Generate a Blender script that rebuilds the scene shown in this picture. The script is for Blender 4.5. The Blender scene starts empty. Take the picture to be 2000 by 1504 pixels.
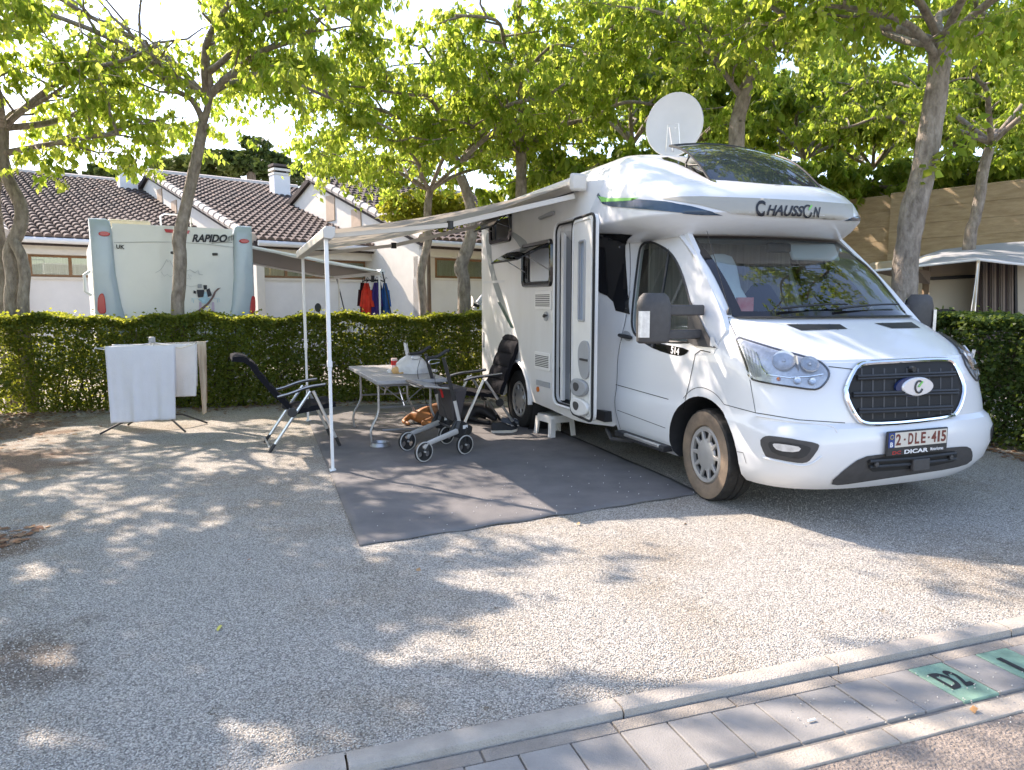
import bpy, bmesh, math, random
import numpy as np
from math import radians, sin, cos, pi, sqrt, atan2
from mathutils import Vector, Matrix
from mathutils.bvhtree import BVHTree
from mathutils.geometry import delaunay_2d_cdt
random.seed(7); RNG = np.random.default_rng(11)
SC = bpy.context.scene
COL = SC.collection
# ------------------------------------------------------------------ camera
FPX, CAMH, PITCH = 1400.0, 1.5, radians(-6.6)
cd = bpy.data.cameras.new('camera'); cam = bpy.data.objects.new('camera', cd); COL.objects.link(cam)
cam.location = (0, 0, CAMH); cam.rotation_euler = (pi/2 + PITCH, 0, 0)
cd.sensor_width = 36; cd.lens = FPX/2000*36; cd.clip_end = 2000; cd.clip_start = .05
SC.camera = cam
# ------------------------------------------------------------------ sky, sun, exposure
SUN_TRAVEL = Vector((.82, -.57, 0)).normalized(); SUN_EL = radians(40)
w = bpy.data.worlds.new('World'); SC.world = w; w.use_nodes = True
nt = w.node_tree; bgn = nt.nodes['Background']
sky = nt.nodes.new('ShaderNodeTexSky'); sky.sky_type = 'NISHITA'; sky.sun_disc = False
sky.sun_elevation = SUN_EL; sky.sun_rotation = atan2(-SUN_TRAVEL.x, -SUN_TRAVEL.y)
sky.air_density = 1.0; sky.dust_density = .8; sky.ozone_density = 1.0
nt.links.new(sky.outputs[0], bgn.inputs[0]); bgn.inputs[1].default_value = .15
sd = bpy.data.lights.new('sun', 'SUN'); sun = bpy.data.objects.new('sun', sd); COL.objects.link(sun)
sd.energy = 2.9; sd.angle = radians(.55); sd.color = (1, .93, .82)
dirv = Vector((SUN_TRAVEL.x*cos(SUN_EL), SUN_TRAVEL.y*cos(SUN_EL), -sin(SUN_EL)))
sun.rotation_euler = dirv.to_track_quat('-Z', 'Y').to_euler(); sun.location = (-20, 12, 20)
vs = SC.view_settings; vs.view_transform = 'Standard'; vs.look = 'None'; vs.gamma = 1; vs.use_curve_mapping = False
vs.exposure = 1.82
vs.use_white_balance = True; vs.white_balance_temperature = 7050; vs.white_balance_tint = 18   # camera balanced for open shade
SC.cycles.max_bounces = 8; SC.cycles.transparent_max_bounces = 12; SC.cycles.diffuse_bounces = 4
SC.cycles.transmission_bounces = 6; SC.cycles.caustics_reflective = False; SC.cycles.caustics_refractive = False
# ------------------------------------------------------------------ pixel -> place
_c, _s = cos(PITCH), sin(PITCH)
CF, CU, CR, CC = Vector((0, _c, _s)), Vector((0, -_s, _c)), Vector((1, 0, 0)), Vector((0, 0, CAMH))
def ray(x, y): return CF + CR*((x-1000)/FPX) - CU*((y-752)/FPX)
def G(x, y, z=0.0):                      # point on a horizontal plane
    d = ray(x, y); return CC + d*((z-CAMH)/d.z)
def at(x, y, Y):                         # point at a depth
    d = ray(x, y); return CC + d*(Y/d.y)
def PL(x, y, p0, dr):                    # point on a vertical plane through p0 along dr
    d = ray(x, y); n = Vector((-dr[1], dr[0], 0)); q = Vector((p0[0], p0[1], 0))-CC; q.z = 0
    return CC + d*(q.dot(n)/d.dot(n))
def pix(P):
    d = Vector(P)-CC; k = d.dot(CF); return (1000+FPX*d.dot(CR)/k, 752-FPX*d.dot(CU)/k)
# ------------------------------------------------------------------ objects
ROOTM = {}
def tag(o, label, cat, group=None, kind=None):
    o['label'] = label
    if cat: o['category'] = cat
    if group: o['group'] = group
    if kind: o['kind'] = kind
    return o
def thing(name, label, cat, loc=(0, 0, 0), rz=0.0, group=None, kind=None):
    o = bpy.data.objects.new(name, None); COL.objects.link(o)
    o.location = loc; o.rotation_euler = (0, 0, rz); o.empty_display_size = .2
    ROOTM[o.name] = Matrix.Translation(Vector(loc)) @ Matrix.Rotation(rz, 4, 'Z')
    return tag(o, label, cat, group, kind)
def link(name, me, parent=None, world=False):
    o = bpy.data.objects.new(name, me); COL.objects.link(o)
    if parent is not None:
        o.parent = parent
        if world:
            m = ROOTM.get(parent.name)
            if m is not None: o.matrix_parent_inverse = m.inverted()
    return o
def np_mesh(name, V, T, mat=None, smooth=False):
    V = np.asarray(V, np.float32); T = np.asarray(T, np.int32)
    me = bpy.data.meshes.new(name); k = T.shape[1]
    me.vertices.add(len(V)); me.vertices.foreach_set('co', V.ravel())
    me.loops.add(T.size); me.loops.foreach_set('vertex_index', T.ravel())
    me.polygons.add(len(T)); me.polygons.foreach_set('loop_start', np.arange(0, T.size, k, dtype=np.int32))
    if smooth: me.polygons.foreach_set('use_smooth', np.ones(len(T), bool))
    me.update(calc_edges=True)
    if mat: me.materials.append(mat)
    return me
class MB:
    def __init__(s): s.v = []; s.f = []; s.mi = []
    def add(s, V, F, mi=0):
        b = len(s.v); s.v += [tuple(p) for p in V]
        for f in F: s.f.append(tuple(i+b for i in f)); s.mi.append(mi)
        return s
    def box(s, c, d, M=None, mi=0):
        x, y, z = d[0]/2, d[1]/2, d[2]/2
        V = [Vector(p) for p in ((-x,-y,-z),(x,-y,-z),(x,y,-z),(-x,y,-z),(-x,-y,z),(x,-y,z),(x,y,z),(-x,y,z))]
        if M is not None: V = [M @ p for p in V]
        c = Vector(c); V = [p+c for p in V]
        return s.add(V, [(3,2,1,0),(4,5,6,7),(0,1,5,4),(1,2,6,5),(2,3,7,6),(3,0,4,7)], mi)
    def tube(s, pts, r, n=8, cap=True, mi=0, closed=False, sq=1.0):
        pts = [Vector(p) for p in pts]; m = len(pts); rr = r if hasattr(r, '__len__') else [r]*m
        tan = []
        for i in range(m):
            a = pts[(i-1) % m] if (closed or i > 0) else pts[i]; b = pts[(i+1) % m] if (closed or i < m-1) else pts[i]
            tan.append((b-a).normalized())
        up = Vector((0,0,1)) if abs(tan[0].z) < .9 else Vector((1,0,0))
        V = []; x = tan[0].cross(up).normalized()
        for i in range(m):
            x = (x - tan[i]*x.dot(tan[i]))
            x = x.normalized() if x.length > 1e-6 else tan[i].orthogonal().normalized()
            y = tan[i].cross(x)
            for k in range(n):
                a = 2*pi*k/n + (pi/4 if n == 4 else 0); V.append(pts[i] + (x*cos(a) + y*sin(a)*sq)*rr[i])
        F = []
        for i in range(m if closed else m-1):
            j = (i+1) % m
            for k in range(n): F.append((i*n+k, i*n+(k+1) % n, j*n+(k+1) % n, j*n+k))
        if cap and not closed: F += [tuple(range(n-1, -1, -1)), tuple((m-1)*n+k for k in range(n))]
        return s.add(V, F, mi)
    def loft(s, rings, closed=True, cap0=False, cap1=False, mi=0):
        n = len(rings[0]); V = [p for r in rings for p in r]; F = []
        for i in range(len(rings)-1):
            for k in range(n if closed else n-1):
                F.append((i*n+k, i*n+(k+1) % n, (i+1)*n+(k+1) % n, (i+1)*n+k))
        if cap0: F.append(tuple(range(n-1, -1, -1)))
        if cap1: F.append(tuple((len(rings)-1)*n+k for k in range(n)))
        return s.add(V, F, mi)
    def lathe(s, prof, c=(0,0,0), axis='Z', n=24, mi=0, M=None):
        V = []; c = Vector(c)
        for r, h in prof:
            for k in range(n):
                a = 2*pi*k/n
                p = Vector((r*cos(a), r*sin(a), h)) if axis == 'Z' else (Vector((r*cos(a), h, r*sin(a))) if axis == 'Y' else Vector((h, r*cos(a), r*sin(a))))
                if M is not None: p = M @ p
                V.append(c+p)
        F = []
        for i in range(len(prof)-1):
            for k in range(n): F.append((i*n+k, i*n+(k+1) % n, (i+1)*n+(k+1) % n, (i+1)*n+k))
        F += [tuple(range(n)), tuple((len(prof)-1)*n+k for k in range(n-1, -1, -1))]
        return s.add(V, F, mi)
    def prism(s, poly, d, mi=0):           # poly of 3d points pushed along d
        n = len(poly); d = Vector(d); A = [Vector(p) for p in poly]
        V = A + [p+d for p in A]
        return s.add(V, [tuple(range(n-1, -1, -1)), tuple(range(n, 2*n))] + [(i, (i+1) % n, n+(i+1) % n, n+i) for i in range(n)], mi)
    def mesh(s, name, mats, smooth=True, ang=35):
        me = bpy.data.meshes.new(name); me.from_pydata(s.v, [], s.f)
        bm = bmesh.new(); bm.from_mesh(me); bmesh.ops.recalc_face_normals(bm, faces=bm.faces); bm.to_mesh(me); bm.free()
        for m in (mats if isinstance(mats, (list, tuple)) else [mats]): me.materials.append(m)
        if isinstance(mats, (list, tuple)) and len(mats) > 1: me.polygons.foreach_set('material_index', s.mi)
        if smooth:
            me.polygons.foreach_set('use_smooth', [True]*len(me.polygons)); me.set_sharp_from_angle(angle=radians(ang))
        return me
    def build(s, name, mats, parent=None, world=False, smooth=True, bevel=0, ang=35, seg=2):
        o = link(name, s.mesh(name, mats, smooth, ang), parent, world)
        if bevel:
            b = o.modifiers.new('bevel', 'BEVEL'); b.width = bevel; b.segments = seg; b.limit_method = 'ANGLE'; b.angle_limit = radians(40)
        return o
def inpoly(p, poly):
    x, y = p; c = False; n = len(poly); j = n-1
    for i in range(n):
        xi, yi = poly[i]; xj, yj = poly[j]
        if (yi > y) != (yj > y) and x < (xj-xi)*(y-yi)/(yj-yi+1e-12)+xi: c = not c
        j = i
    return c
def dens(poly, step):
    out = []; n = len(poly)
    for i in range(n):
        a = Vector(poly[i]); b = Vector(poly[(i+1) % n]); k = max(1, int((b-a).length/step))
        for q in range(k): out.append(a.lerp(b, q/k))
    return out
def smooth_poly(pts, it=2, closed=True):
    P = [Vector(p) for p in pts]
    for _ in range(it):
        Q = []; n = len(P)
        for i in range(n if closed else n-1):
            a, b = P[i], P[(i+1) % n]; Q += [a.lerp(b, .25), a.lerp(b, .75)]
        if not closed: Q = [P[0]] + Q + [P[-1]]
        P = Q
    return P
def cdt_panel(outline, holes, step):
    """2d polygon with holes -> (verts2d, tris)"""
    V = []; E = []
    loops = [dens(outline, step)] + [dens(h, step) for h in holes]
    for L in loops:
        b = len(V); V += [Vector((p[0], p[1])) for p in L]; E += [(b+i, b+(i+1) % len(L)) for i in range(len(L))]
    ol = [tuple(p) for p in outline]; hl = [[tuple(p) for p in h] for h in holes]
    xs = [p[0] for p in ol]; ys = [p[1] for p in ol]
    x = min(xs)+step*.5
    while x < max(xs):
        y = min(ys)+step*.5
        while y < max(ys):
            if inpoly((x, y), ol) and not any(inpoly((x, y), h) for h in hl): V.append(Vector((x, y)))
            y += step
        x += step
    vo, eo, fo, _, _, _ = delaunay_2d_cdt(V, E, [], 0, 1e-5)
    F = []
    for f in fo:
        c = sum((vo[i] for i in f), Vector((0, 0)))/len(f)
        if inpoly(c, ol) and not any(inpoly(c, h) for h in hl): F.append(tuple(f))
    return vo, F
def surf_panel(outline, holes, fn, step=.15, thick=0, inward=None):
    v, F = cdt_panel(outline, holes, step); m = MB(); P = [Vector(fn(p[0], p[1])) for p in v]
    m.add(P, F)
    if thick:
        d = Vector(inward)*thick; b = len(P); m.add([p+d for p in P], [tuple(reversed(f)) for f in F])
        for L in [outline]+list(holes):
            D = dens(L, step); q = [Vector(fn(p[0], p[1])) for p in D]; n = len(q)
            m.add(q+[p+d for p in q], [(i, (i+1) % n, n+(i+1) % n, n+i) for i in range(n)])
    return m
def text2d(s, size=1.0, align='LEFT', shear=0, bold=0, space=1.0):
    cu = bpy.data.curves.new('t', 'FONT'); cu.body = s; cu.size = size; cu.align_x = align; cu.shear = shear; cu.offset = bold; cu.space_character = space
    cu.resolution_u = 4
    o = bpy.data.objects.new('t', cu); COL.objects.link(o)
    dg = bpy.context.evaluated_depsgraph_get(); me = bpy.data.meshes.new_from_object(o.evaluated_get(dg))
    V = [(v.co.x, v.co.y) for v in me.vertices]; F = [tuple(p.vertices) for p in me.polygons]
    bpy.data.objects.remove(o); bpy.data.curves.remove(cu); bpy.data.meshes.remove(me)
    return V, F
# ------------------------------------------------------------------ materials
def mat(name, col, rough=.5, metal=0, var=.0, vscale=6, bump=0, bscale=40, spec=.5, coat=0, trans=0, ior=1.45, sheen=0, col2=None, stretch=None, alpha=1, emis=None):
    m = bpy.data.materials.new(name); m.use_nodes = True; t = m.node_tree; b = t.nodes['Principled BSDF']
    b.inputs['Base Color'].default_value = (*col, 1); b.inputs['Roughness'].default_value = rough; b.inputs['Metallic'].default_value = metal
    b.inputs['Specular IOR Level'].default_value = spec; b.inputs['Coat Weight'].default_value = coat; b.inputs['Coat Roughness'].default_value = .05
    b.inputs['Transmission Weight'].default_value = trans; b.inputs['IOR'].default_value = ior; b.inputs['Alpha'].default_value = alpha
    if sheen: b.inputs['Sheen Weight'].default_value = sheen
    L = t.links; tc = t.nodes.new('ShaderNodeTexCoord'); src = tc.outputs['Object']
    if stretch:
        mp = t.nodes.new('ShaderNodeMapping'); mp.inputs['Scale'].default_value = stretch; L.new(src, mp.inputs[0]); src = mp.outputs[0]
    if var or col2:
        n = t.nodes.new('ShaderNodeTexNoise'); n.inputs['Scale'].default_value = vscale; n.inputs['Detail'].default_value = 6; n.inputs['Roughness'].default_value = .6
        L.new(src, n.inputs['Vector'])
        r = t.nodes.new('ShaderNodeValToRGB'); r.color_ramp.elements[0].position = .3; r.color_ramp.elements[1].position = .7
        c2 = col2 or tuple(min(1, c*(1+var)) for c in col); c1 = col if col2 else tuple(c*(1-var) for c in col)
        r.color_ramp.elements[0].color = (*c1, 1); r.color_ramp.elements[1].color = (*c2, 1)
        L.new(n.outputs['Fac'], r.inputs[0]); L.new(r.outputs[0], b.inputs['Base Color'])
        if rough > .1:
            mr = t.nodes.new('ShaderNodeMapRange'); mr.inputs[3].default_value = rough*.85; mr.inputs[4].default_value = min(1, rough*1.15); L.new(n.outputs['Fac'], mr.inputs[0]); L.new(mr.outputs[0], b.inputs['Roughness'])
    if bump:
        n2 = t.nodes.new('ShaderNodeTexNoise'); n2.inputs['Scale'].default_value = bscale; n2.inputs['Detail'].default_value = 4; L.new(src, n2.inputs['Vector'])
        bp = t.nodes.new('ShaderNodeBump'); bp.inputs['Strength'].default_value = bump; bp.inputs['Distance'].default_value = .02
        L.new(n2.outputs['Fac'], bp.inputs['Height']); L.new(bp.outputs[0], b.inputs['Normal'])
    if emis: b.inputs['Emission Color'].default_value = (*emis[:3], 1); b.inputs['Emission Strength'].default_value = emis[3]
    return m
def leafmat(name, c1, c2, tr1, tr2, tw=.5, gloss=.25):
    m = bpy.data.materials.new(name); m.use_nodes = True; t = m.node_tree; L = t.links; t.nodes.remove(t.nodes['Principled BSDF']); out = t.nodes['Material Output']
    g = t.nodes.new('ShaderNodeNewGeometry'); ra = t.nodes.new('ShaderNodeValToRGB'); rb = t.nodes.new('ShaderNodeValToRGB')
    for r, a, b in ((ra, c1, c2), (rb, tr1, tr2)):
        r.color_ramp.elements[0].color = (*a, 1); r.color_ramp.elements[1].color = (*b, 1); L.new(g.outputs['Random Per Island'], r.inputs[0])
    d = t.nodes.new('ShaderNodeBsdfPrincipled'); d.inputs['Roughness'].default_value = .5; d.inputs['Specular IOR Level'].default_value = gloss
    L.new(ra.outputs[0], d.inputs['Base Color']); tl = t.nodes.new('ShaderNodeBsdfTranslucent'); L.new(rb.outputs[0], tl.inputs['Color'])
    mx = t.nodes.new('ShaderNodeMixShader'); mx.inputs[0].default_value = tw; L.new(d.outputs[0], mx.inputs[1]); L.new(tl.outputs[0], mx.inputs[2]); L.new(mx.outputs[0], out.inputs[0])
    return m
def glassmat(name, tint=(.9, .95, .93), refl=.12, dark=.0, rough=.0):
    m = bpy.data.materials.new(name); m.use_nodes = True; t = m.node_tree; L = t.links; t.nodes.remove(t.nodes['Principled BSDF']); out = t.nodes['Material Output']
    tr = t.nodes.new('ShaderNodeBsdfTransparent'); tr.inputs[0].default_value = (*[c*(1-dark) for c in tint], 1)
    gl = t.nodes.new('ShaderNodeBsdfGlossy'); gl.inputs['Roughness'].default_value = rough
    fr = t.nodes.new('ShaderNodeLayerWeight'); fr.inputs['Blend'].default_value = .35
    ml = t.nodes.new('ShaderNodeMath'); ml.operation = 'MULTIPLY_ADD'; ml.inputs[1].default_value = .75; ml.inputs[2].default_value = refl; ml.use_clamp = True
    L.new(fr.outputs['Fresnel'], ml.inputs[0]); mx = t.nodes.new('ShaderNodeMixShader'); L.new(ml.outputs[0], mx.inputs[0]); L.new(tr.outputs[0], mx.inputs[1]); L.new(gl.outputs[0], mx.inputs[2]); L.new(mx.outputs[0], out.inputs[0])
    return m
M_white = mat('white_paint', (.70, .71, .72), .28, coat=.5)
M_coach = mat('coach_paint', (.68, .67, .645), .38, coat=.2, col2=(.75, .745, .735), vscale=2, stretch=(2, 2, .35))
M_black = mat('black_plastic', (.025, .026, .028), .5, var=.2, vscale=20)
M_dgrey = mat('dark_grey_plastic', (.06, .058, .058), .6, var=.15, vscale=25, bump=.05, bscale=300)
M_gap = mat('seam', (.02, .02, .02), .8)
M_rubber = mat('rubber', (.02, .02, .02), .75, var=.2, vscale=30)
M_alu = mat('brushed_aluminium', (.72, .72, .72), .32, .9, var=.05, vscale=30)
M_chrome = mat('chrome', (.85, .86, .87), .08, 1)
M_alupaint = mat('white_aluminium', (.78, .78, .77), .35, var=.03)
M_gloss = mat('gloss_black', (.012, .011, .012), .06, coat=.5)
M_wsg = glassmat('windscreen_glass', (.86, .94, .90), .12, .0)
M_glass = glassmat('clear_glass', (.88, .95, .91), .05, .0)
M_dglass = glassmat('smoked_glass', (.16, .18, .2), .10, .3)
M_fabric = mat('black_fabric', (.011, .011, .014), .95, var=.25, vscale=60, bump=.1, bscale=400, spec=.15)
M_beige = mat('beige_film', (.36, .345, .30), .4, var=.03)
M_navy = mat('navy_film', (.03, .06, .10), .25, coat=.3, var=.2, vscale=4)
M_green = mat('green_film', (.20, .55, .12), .35)
M_grey = mat('grey_plastic', (.35, .36, .37), .5, var=.05)
M_int = mat('dark_interior', (.10, .09, .08), .7, var=.2)
M_wplast = mat('white_plastic', (.78, .77, .74), .45, var=.03)
M_red = mat('red_plastic', (.5, .02, .02), .3, coat=.4)
M_amber = mat('amber_plastic', (.7, .18, .02), .3, coat=.4)
M_conc = mat('concrete', (.38, .335, .28), .85, var=.14, vscale=9, bump=.35, bscale=120)
M_ink = mat('black_ink', (.02, .02, .025), .5)
# ================================================================== THE SETTING
def gravel_mat():
    m = bpy.data.materials.new('gravel'); m.use_nodes = True; t = m.node_tree; L = t.links; b = t.nodes['Principled BSDF']; N = t.nodes.new
    tc = N('ShaderNodeTexCoord'); src = tc.outputs['Object']
    v = N('ShaderNodeTexVoronoi'); v.inputs['Scale'].default_value = 140; v.inputs['Randomness'].default_value = 1; L.new(src, v.inputs['Vector'])
    sep = N('ShaderNodeSeparateColor'); L.new(v.outputs['Color'], sep.inputs[0])
    r = N('ShaderNodeValToRGB'); e = r.color_ramp.elements; e[0].position = 0; e[0].color = (.30, .278, .25, 1); e[1].position = 1; e[1].color = (.78, .735, .66, 1)
    for p, c in ((.25, (.44, .41, .365)), (.55, (.53, .495, .44)), (.8, (.61, .575, .51))): x = e.new(p); x.color = (*c, 1)
    L.new(sep.outputs[0], r.inputs[0])
    ds = N('ShaderNodeMapRange'); ds.inputs[1].default_value = .35; ds.inputs[2].default_value = .75; ds.inputs[3].default_value = 1; ds.inputs[4].default_value = .45; L.new(v.outputs['Distance'], ds.inputs[0])
    def mul(a, bb, f=1):
        x = N('ShaderNodeMix'); x.data_type = 'RGBA'; x.blend_type = 'MULTIPLY'; x.inputs[0].default_value = f; L.new(a, x.inputs[6]); L.new(bb, x.inputs[7]); return x.outputs[2]
    c = mul(r.outputs[0], ds.outputs[0])
    n = N('ShaderNodeTexNoise'); n.inputs['Scale'].default_value = .9; n.inputs['Detail'].default_value = 9; n.inputs['Roughness'].default_value = .68; L.new(src, n.inputs['Vector'])
    r2 = N('ShaderNodeValToRGB'); e = r2.color_ramp.elements; e[0].position = .28; e[0].color = (.74, .66, .56, 1); e[1].position = .52; e[1].color = (1, 1, 1, 1); L.new(n.outputs['Fac'], r2.inputs[0])
    c = mul(c, r2.outputs[0])
    n3 = N('ShaderNodeTexNoise'); n3.inputs['Scale'].default_value = 7; n3.inputs['Detail'].default_value = 6; n3.inputs['Roughness'].default_value = .75; L.new(src, n3.inputs['Vector'])
    r3 = N('ShaderNodeValToRGB'); e = r3.color_ramp.elements; e[0].position = .31; e[0].color = (.50, .44, .36, 1); e[1].position = .38; e[1].color = (1, 1, 1, 1); L.new(n3.outputs['Fac'], r3.inputs[0])
    c = mul(c, r3.outputs[0])
    n4 = N('ShaderNodeTexNoise'); n4.inputs['Scale'].default_value = 2.4; n4.inputs['Detail'].default_value = 8; n4.inputs['Roughness'].default_value = .7; L.new(src, n4.inputs['Vector'])
    # damp earthy patch beside the left border, ragged edge
    for (px, py, rad, colr) in ((0, 1300, .46, (.36, .30, .26)), (-20, 1070, .45, (.42, .28, .18)), (10, 900, 1.0, (.55, .36, .25)), (-20, 840, 1.2, (.5, .33, .24))):
        p = G(px, py); sb = N('ShaderNodeVectorMath'); sb.operation = 'DISTANCE'; L.new(src, sb.inputs[0]); sb.inputs[1].default_value = (p.x, p.y, 0)
        ad = N('ShaderNodeMath'); ad.operation = 'MULTIPLY_ADD'; L.new(n4.outputs['Fac'], ad.inputs[0]); ad.inputs[1].default_value = -2.8*rad; L.new(sb.outputs['Value'], ad.inputs[2])
        mr = N('ShaderNodeMapRange'); mr.inputs[1].default_value = -rad*.95; mr.inputs[2].default_value = -rad*.45; mr.inputs[3].default_value = .75; mr.inputs[4].default_value = 0; L.new(ad.outputs[0], mr.inputs[0])
        x = N('ShaderNodeMix'); x.data_type = 'RGBA'; x.blend_type = 'MULTIPLY'; L.new(mr.outputs[0], x.inputs[0]); L.new(c, x.inputs[6]); x.inputs[7].default_value = (*colr, 1); c = x.outputs[2]
    L.new(c, b.inputs['Base Color']); b.inputs['Roughness'].default_value = .85; b.inputs['Specular IOR Level'].default_value = .25
    h = N('ShaderNodeMath'); h.operation = 'MULTIPLY_ADD'; L.new(v.outputs['Distance'], h.inputs[0]); h.inputs[1].default_value = -1; L.new(n3.outputs['Fac'], h.inputs[2])
    bp = N('ShaderNodeBump'); bp.inputs['Strength'].default_value = .9; bp.inputs['Distance'].default_value = .007; L.new(h.outputs[0], bp.inputs['Height']); L.new(bp.outputs[0], b.inputs['Normal'])
    return m
M_gravel = gravel_mat()
M_asph = mat('asphalt', (.16, .135, .115), .9, col2=(.40, .33, .275), vscale=55, bump=1.0, bscale=90)
M_tile = mat('paving', (.25, .238, .222), .8, var=.16, vscale=5, bump=.25, bscale=160)
M_tile2 = mat('paving_pale', (.295, .28, .26), .8, var=.15, vscale=6, bump=.25, bscale=160)
M_gpaint = mat('green_paint', (.19, .315, .235), .7, var=.28, vscale=11, bump=.2, bscale=140)
M_kerb = mat('kerb_concrete', (.40, .36, .31), .9, var=.16, vscale=8, bump=.5, bscale=130)
M_gutter = mat('gutter_stone', (.30, .265, .225), .9, var=.2, vscale=10, bump=.5, bscale=150)
# the kerb line and its neighbours
ZL = -.024
kA, kB = G(1200, 1368), G(2000, 1206); kd = (kB-kA).normalized(); kn = Vector((kd.y, -kd.x, 0))      # kn points to the road
def K(s, o, z): p = kA + kd*s + kn*o; return Vector((p.x, p.y, z))
edge1 = [(G(1200, 1396)-kA).dot(kn), (G(2000, 1222)-kA).dot(kn)]; KW = sum(edge1)/2
def offs(pts, z): return sum((G(x, y, z)-kA).dot(kn) for x, y in pts)/len(pts)
o_g = max(offs([(1200, 1434), (2000, 1258)], ZL), KW+.05); o_t = offs([(1400, 1496), (2000, 1342)], ZL); o_c = offs([(1560, 1500), (2000, 1384)], ZL)
S0, S1 = -14, 26
far = 400
g = MB(); g.add([K(-far, 0, 0), K(far, 0, 0), K(far, -far, 0), K(-far, -far, 0)], [(0, 1, 2, 3)])
o = g.build('ground', M_gravel, smooth=False); tag(o, 'pale grey gravel surface of the camping pitch', 'gravel ground', kind='structure')
g = MB(); g.add([K(-far, o_c, ZL-.012), K(far, o_c, ZL-.012), K(far, far, ZL-.012), K(-far, far, ZL-.012)], [(0, 1, 2, 3)])
o = g.build('road', M_asph, smooth=False); tag(o, 'coarse worn asphalt road beyond the concrete strip', 'road', kind='structure')
kr = thing('kerb', 'low rounded concrete kerb along the edge of the gravel pitch', 'kerb', kind='structure')
s = S0; i = 0
while s < S1:
    l = 1.0; a, b_ = s+.004, s+l-.004; m = MB()
    prof = [(-.015, -.2), (-.015, .001), (.0, .004), (KW-.02, .005), (KW-.004, .0), (KW, -.008), (KW+.012, -.2)]
    m.loft([[K(q, o_+random.uniform(-.0015, .0015), z) for o_, z in prof] for q in (a, b_)], closed=True, cap0=True, cap1=True)
    m.build('kerb_stone', M_kerb, kr); s += l
gu = thing('gutter', 'brown stone gutter strip at the foot of the kerb', 'gutter', kind='structure')
s = S0
while s < S1:
    l = random.choice((.42, .5, .55)); m = MB(); z = ZL+random.uniform(-.002, .003)
    m.prism([K(s+.004, KW+.014, z-.06), K(s+l-.004, KW+.014, z-.06), K(s+l-.004, o_g-.004, z-.06), K(s+.004, o_g-.004, z-.06)], (0, 0, .06)); m.build('gutter_stone', M_gutter, gu, bevel=.003); s += l
pv = thing('pavement', 'row of square grey paving tiles between gutter and concrete strip', 'pavement', kind='structure')
# tile joints seen along the lower edge give the module
js = [(G(x, y, ZL)-kA).dot(kd) for x, y in ((1568, 1452), (1654, 1434), (1734, 1409), (1812, 1392))]
TW = (js[-1]-js[0])/3; j0 = js[0]
MKT = {}
for i in range(-30, 50):
    s = j0+i*TW
    if s < S0 or s > S1: continue
    z = ZL+.004+random.uniform(-.0015, .002)
    m = MB(); m.prism([K(s+.003, o_g+.003, z-.06), K(s+TW-.003, o_g+.003, z-.06), K(s+TW-.003, o_t-.003, z-.06), K(s+.003, o_t-.003, z-.06)], (0, 0, .06))
    cc = pix(K(s+TW/2, (o_g+o_t)/2, z)); green = abs(cc[0]-1880) < 40 or (MKT and abs(s-list(MKT.values())[0][0]-2*TW) < .05)
    if green: MKT[len(MKT)] = (s, z)
    m.build('paving_tile', M_gpaint if green else random.choice((M_tile, M_tile, M_tile2)), pv, bevel=.004)
def tile_text(txt, s, z, wfrac, hfrac, ou):
    V, F = text2d(txt, 1, 'LEFT', bold=.03); xs = [v[0] for v in V]; ys = [v[1] for v in V]; x0, x1, y0, y1 = min(xs), max(xs), min(ys), max(ys)
    m = MB(); dv = o_t-o_g
    m.add([K(s+TW*(ou+wfrac*(x-x0)/(x1-x0)), o_t-dv*(.30+hfrac*(y-y0)/(y1-y0)), z+.0025) for x, y in V], F); return m
for k, (s, z) in MKT.items():
    (tile_text('D2', s, z, .62, .46, .2) if k == 0 else tile_text('1', s, z, .15, .46, .24)).build('pitch_number', M_ink, pv, smooth=False)
m = MB(); m.add([K(S0, KW+.01, ZL-.007), K(S1, KW+.01, ZL-.007), K(S1, o_t+.02, ZL-.007), K(S0, o_t+.02, ZL-.007)], [(0, 1, 2, 3)]); m.build('paving_bed', mat('sandy_joint', (.20, .18, .155), .95, var=.3, vscale=30), pv, smooth=False)
cs = thing('concrete_strip', 'pale concrete strip between paving tiles and asphalt road', 'concrete strip', kind='structure')
s = S0
while s < S1:
    l = 1.35; m = MB(); z = ZL-.004
    m.prism([K(s+.003, o_t+.014, z-.08), K(s+l-.003, o_t+.014, z-.08), K(s+l-.003, o_c, z-.08), K(s+.003, o_c, z-.08)], (0, 0, .08)); m.build('concrete_slab', M_conc, cs, bevel=.004); s += l
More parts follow.
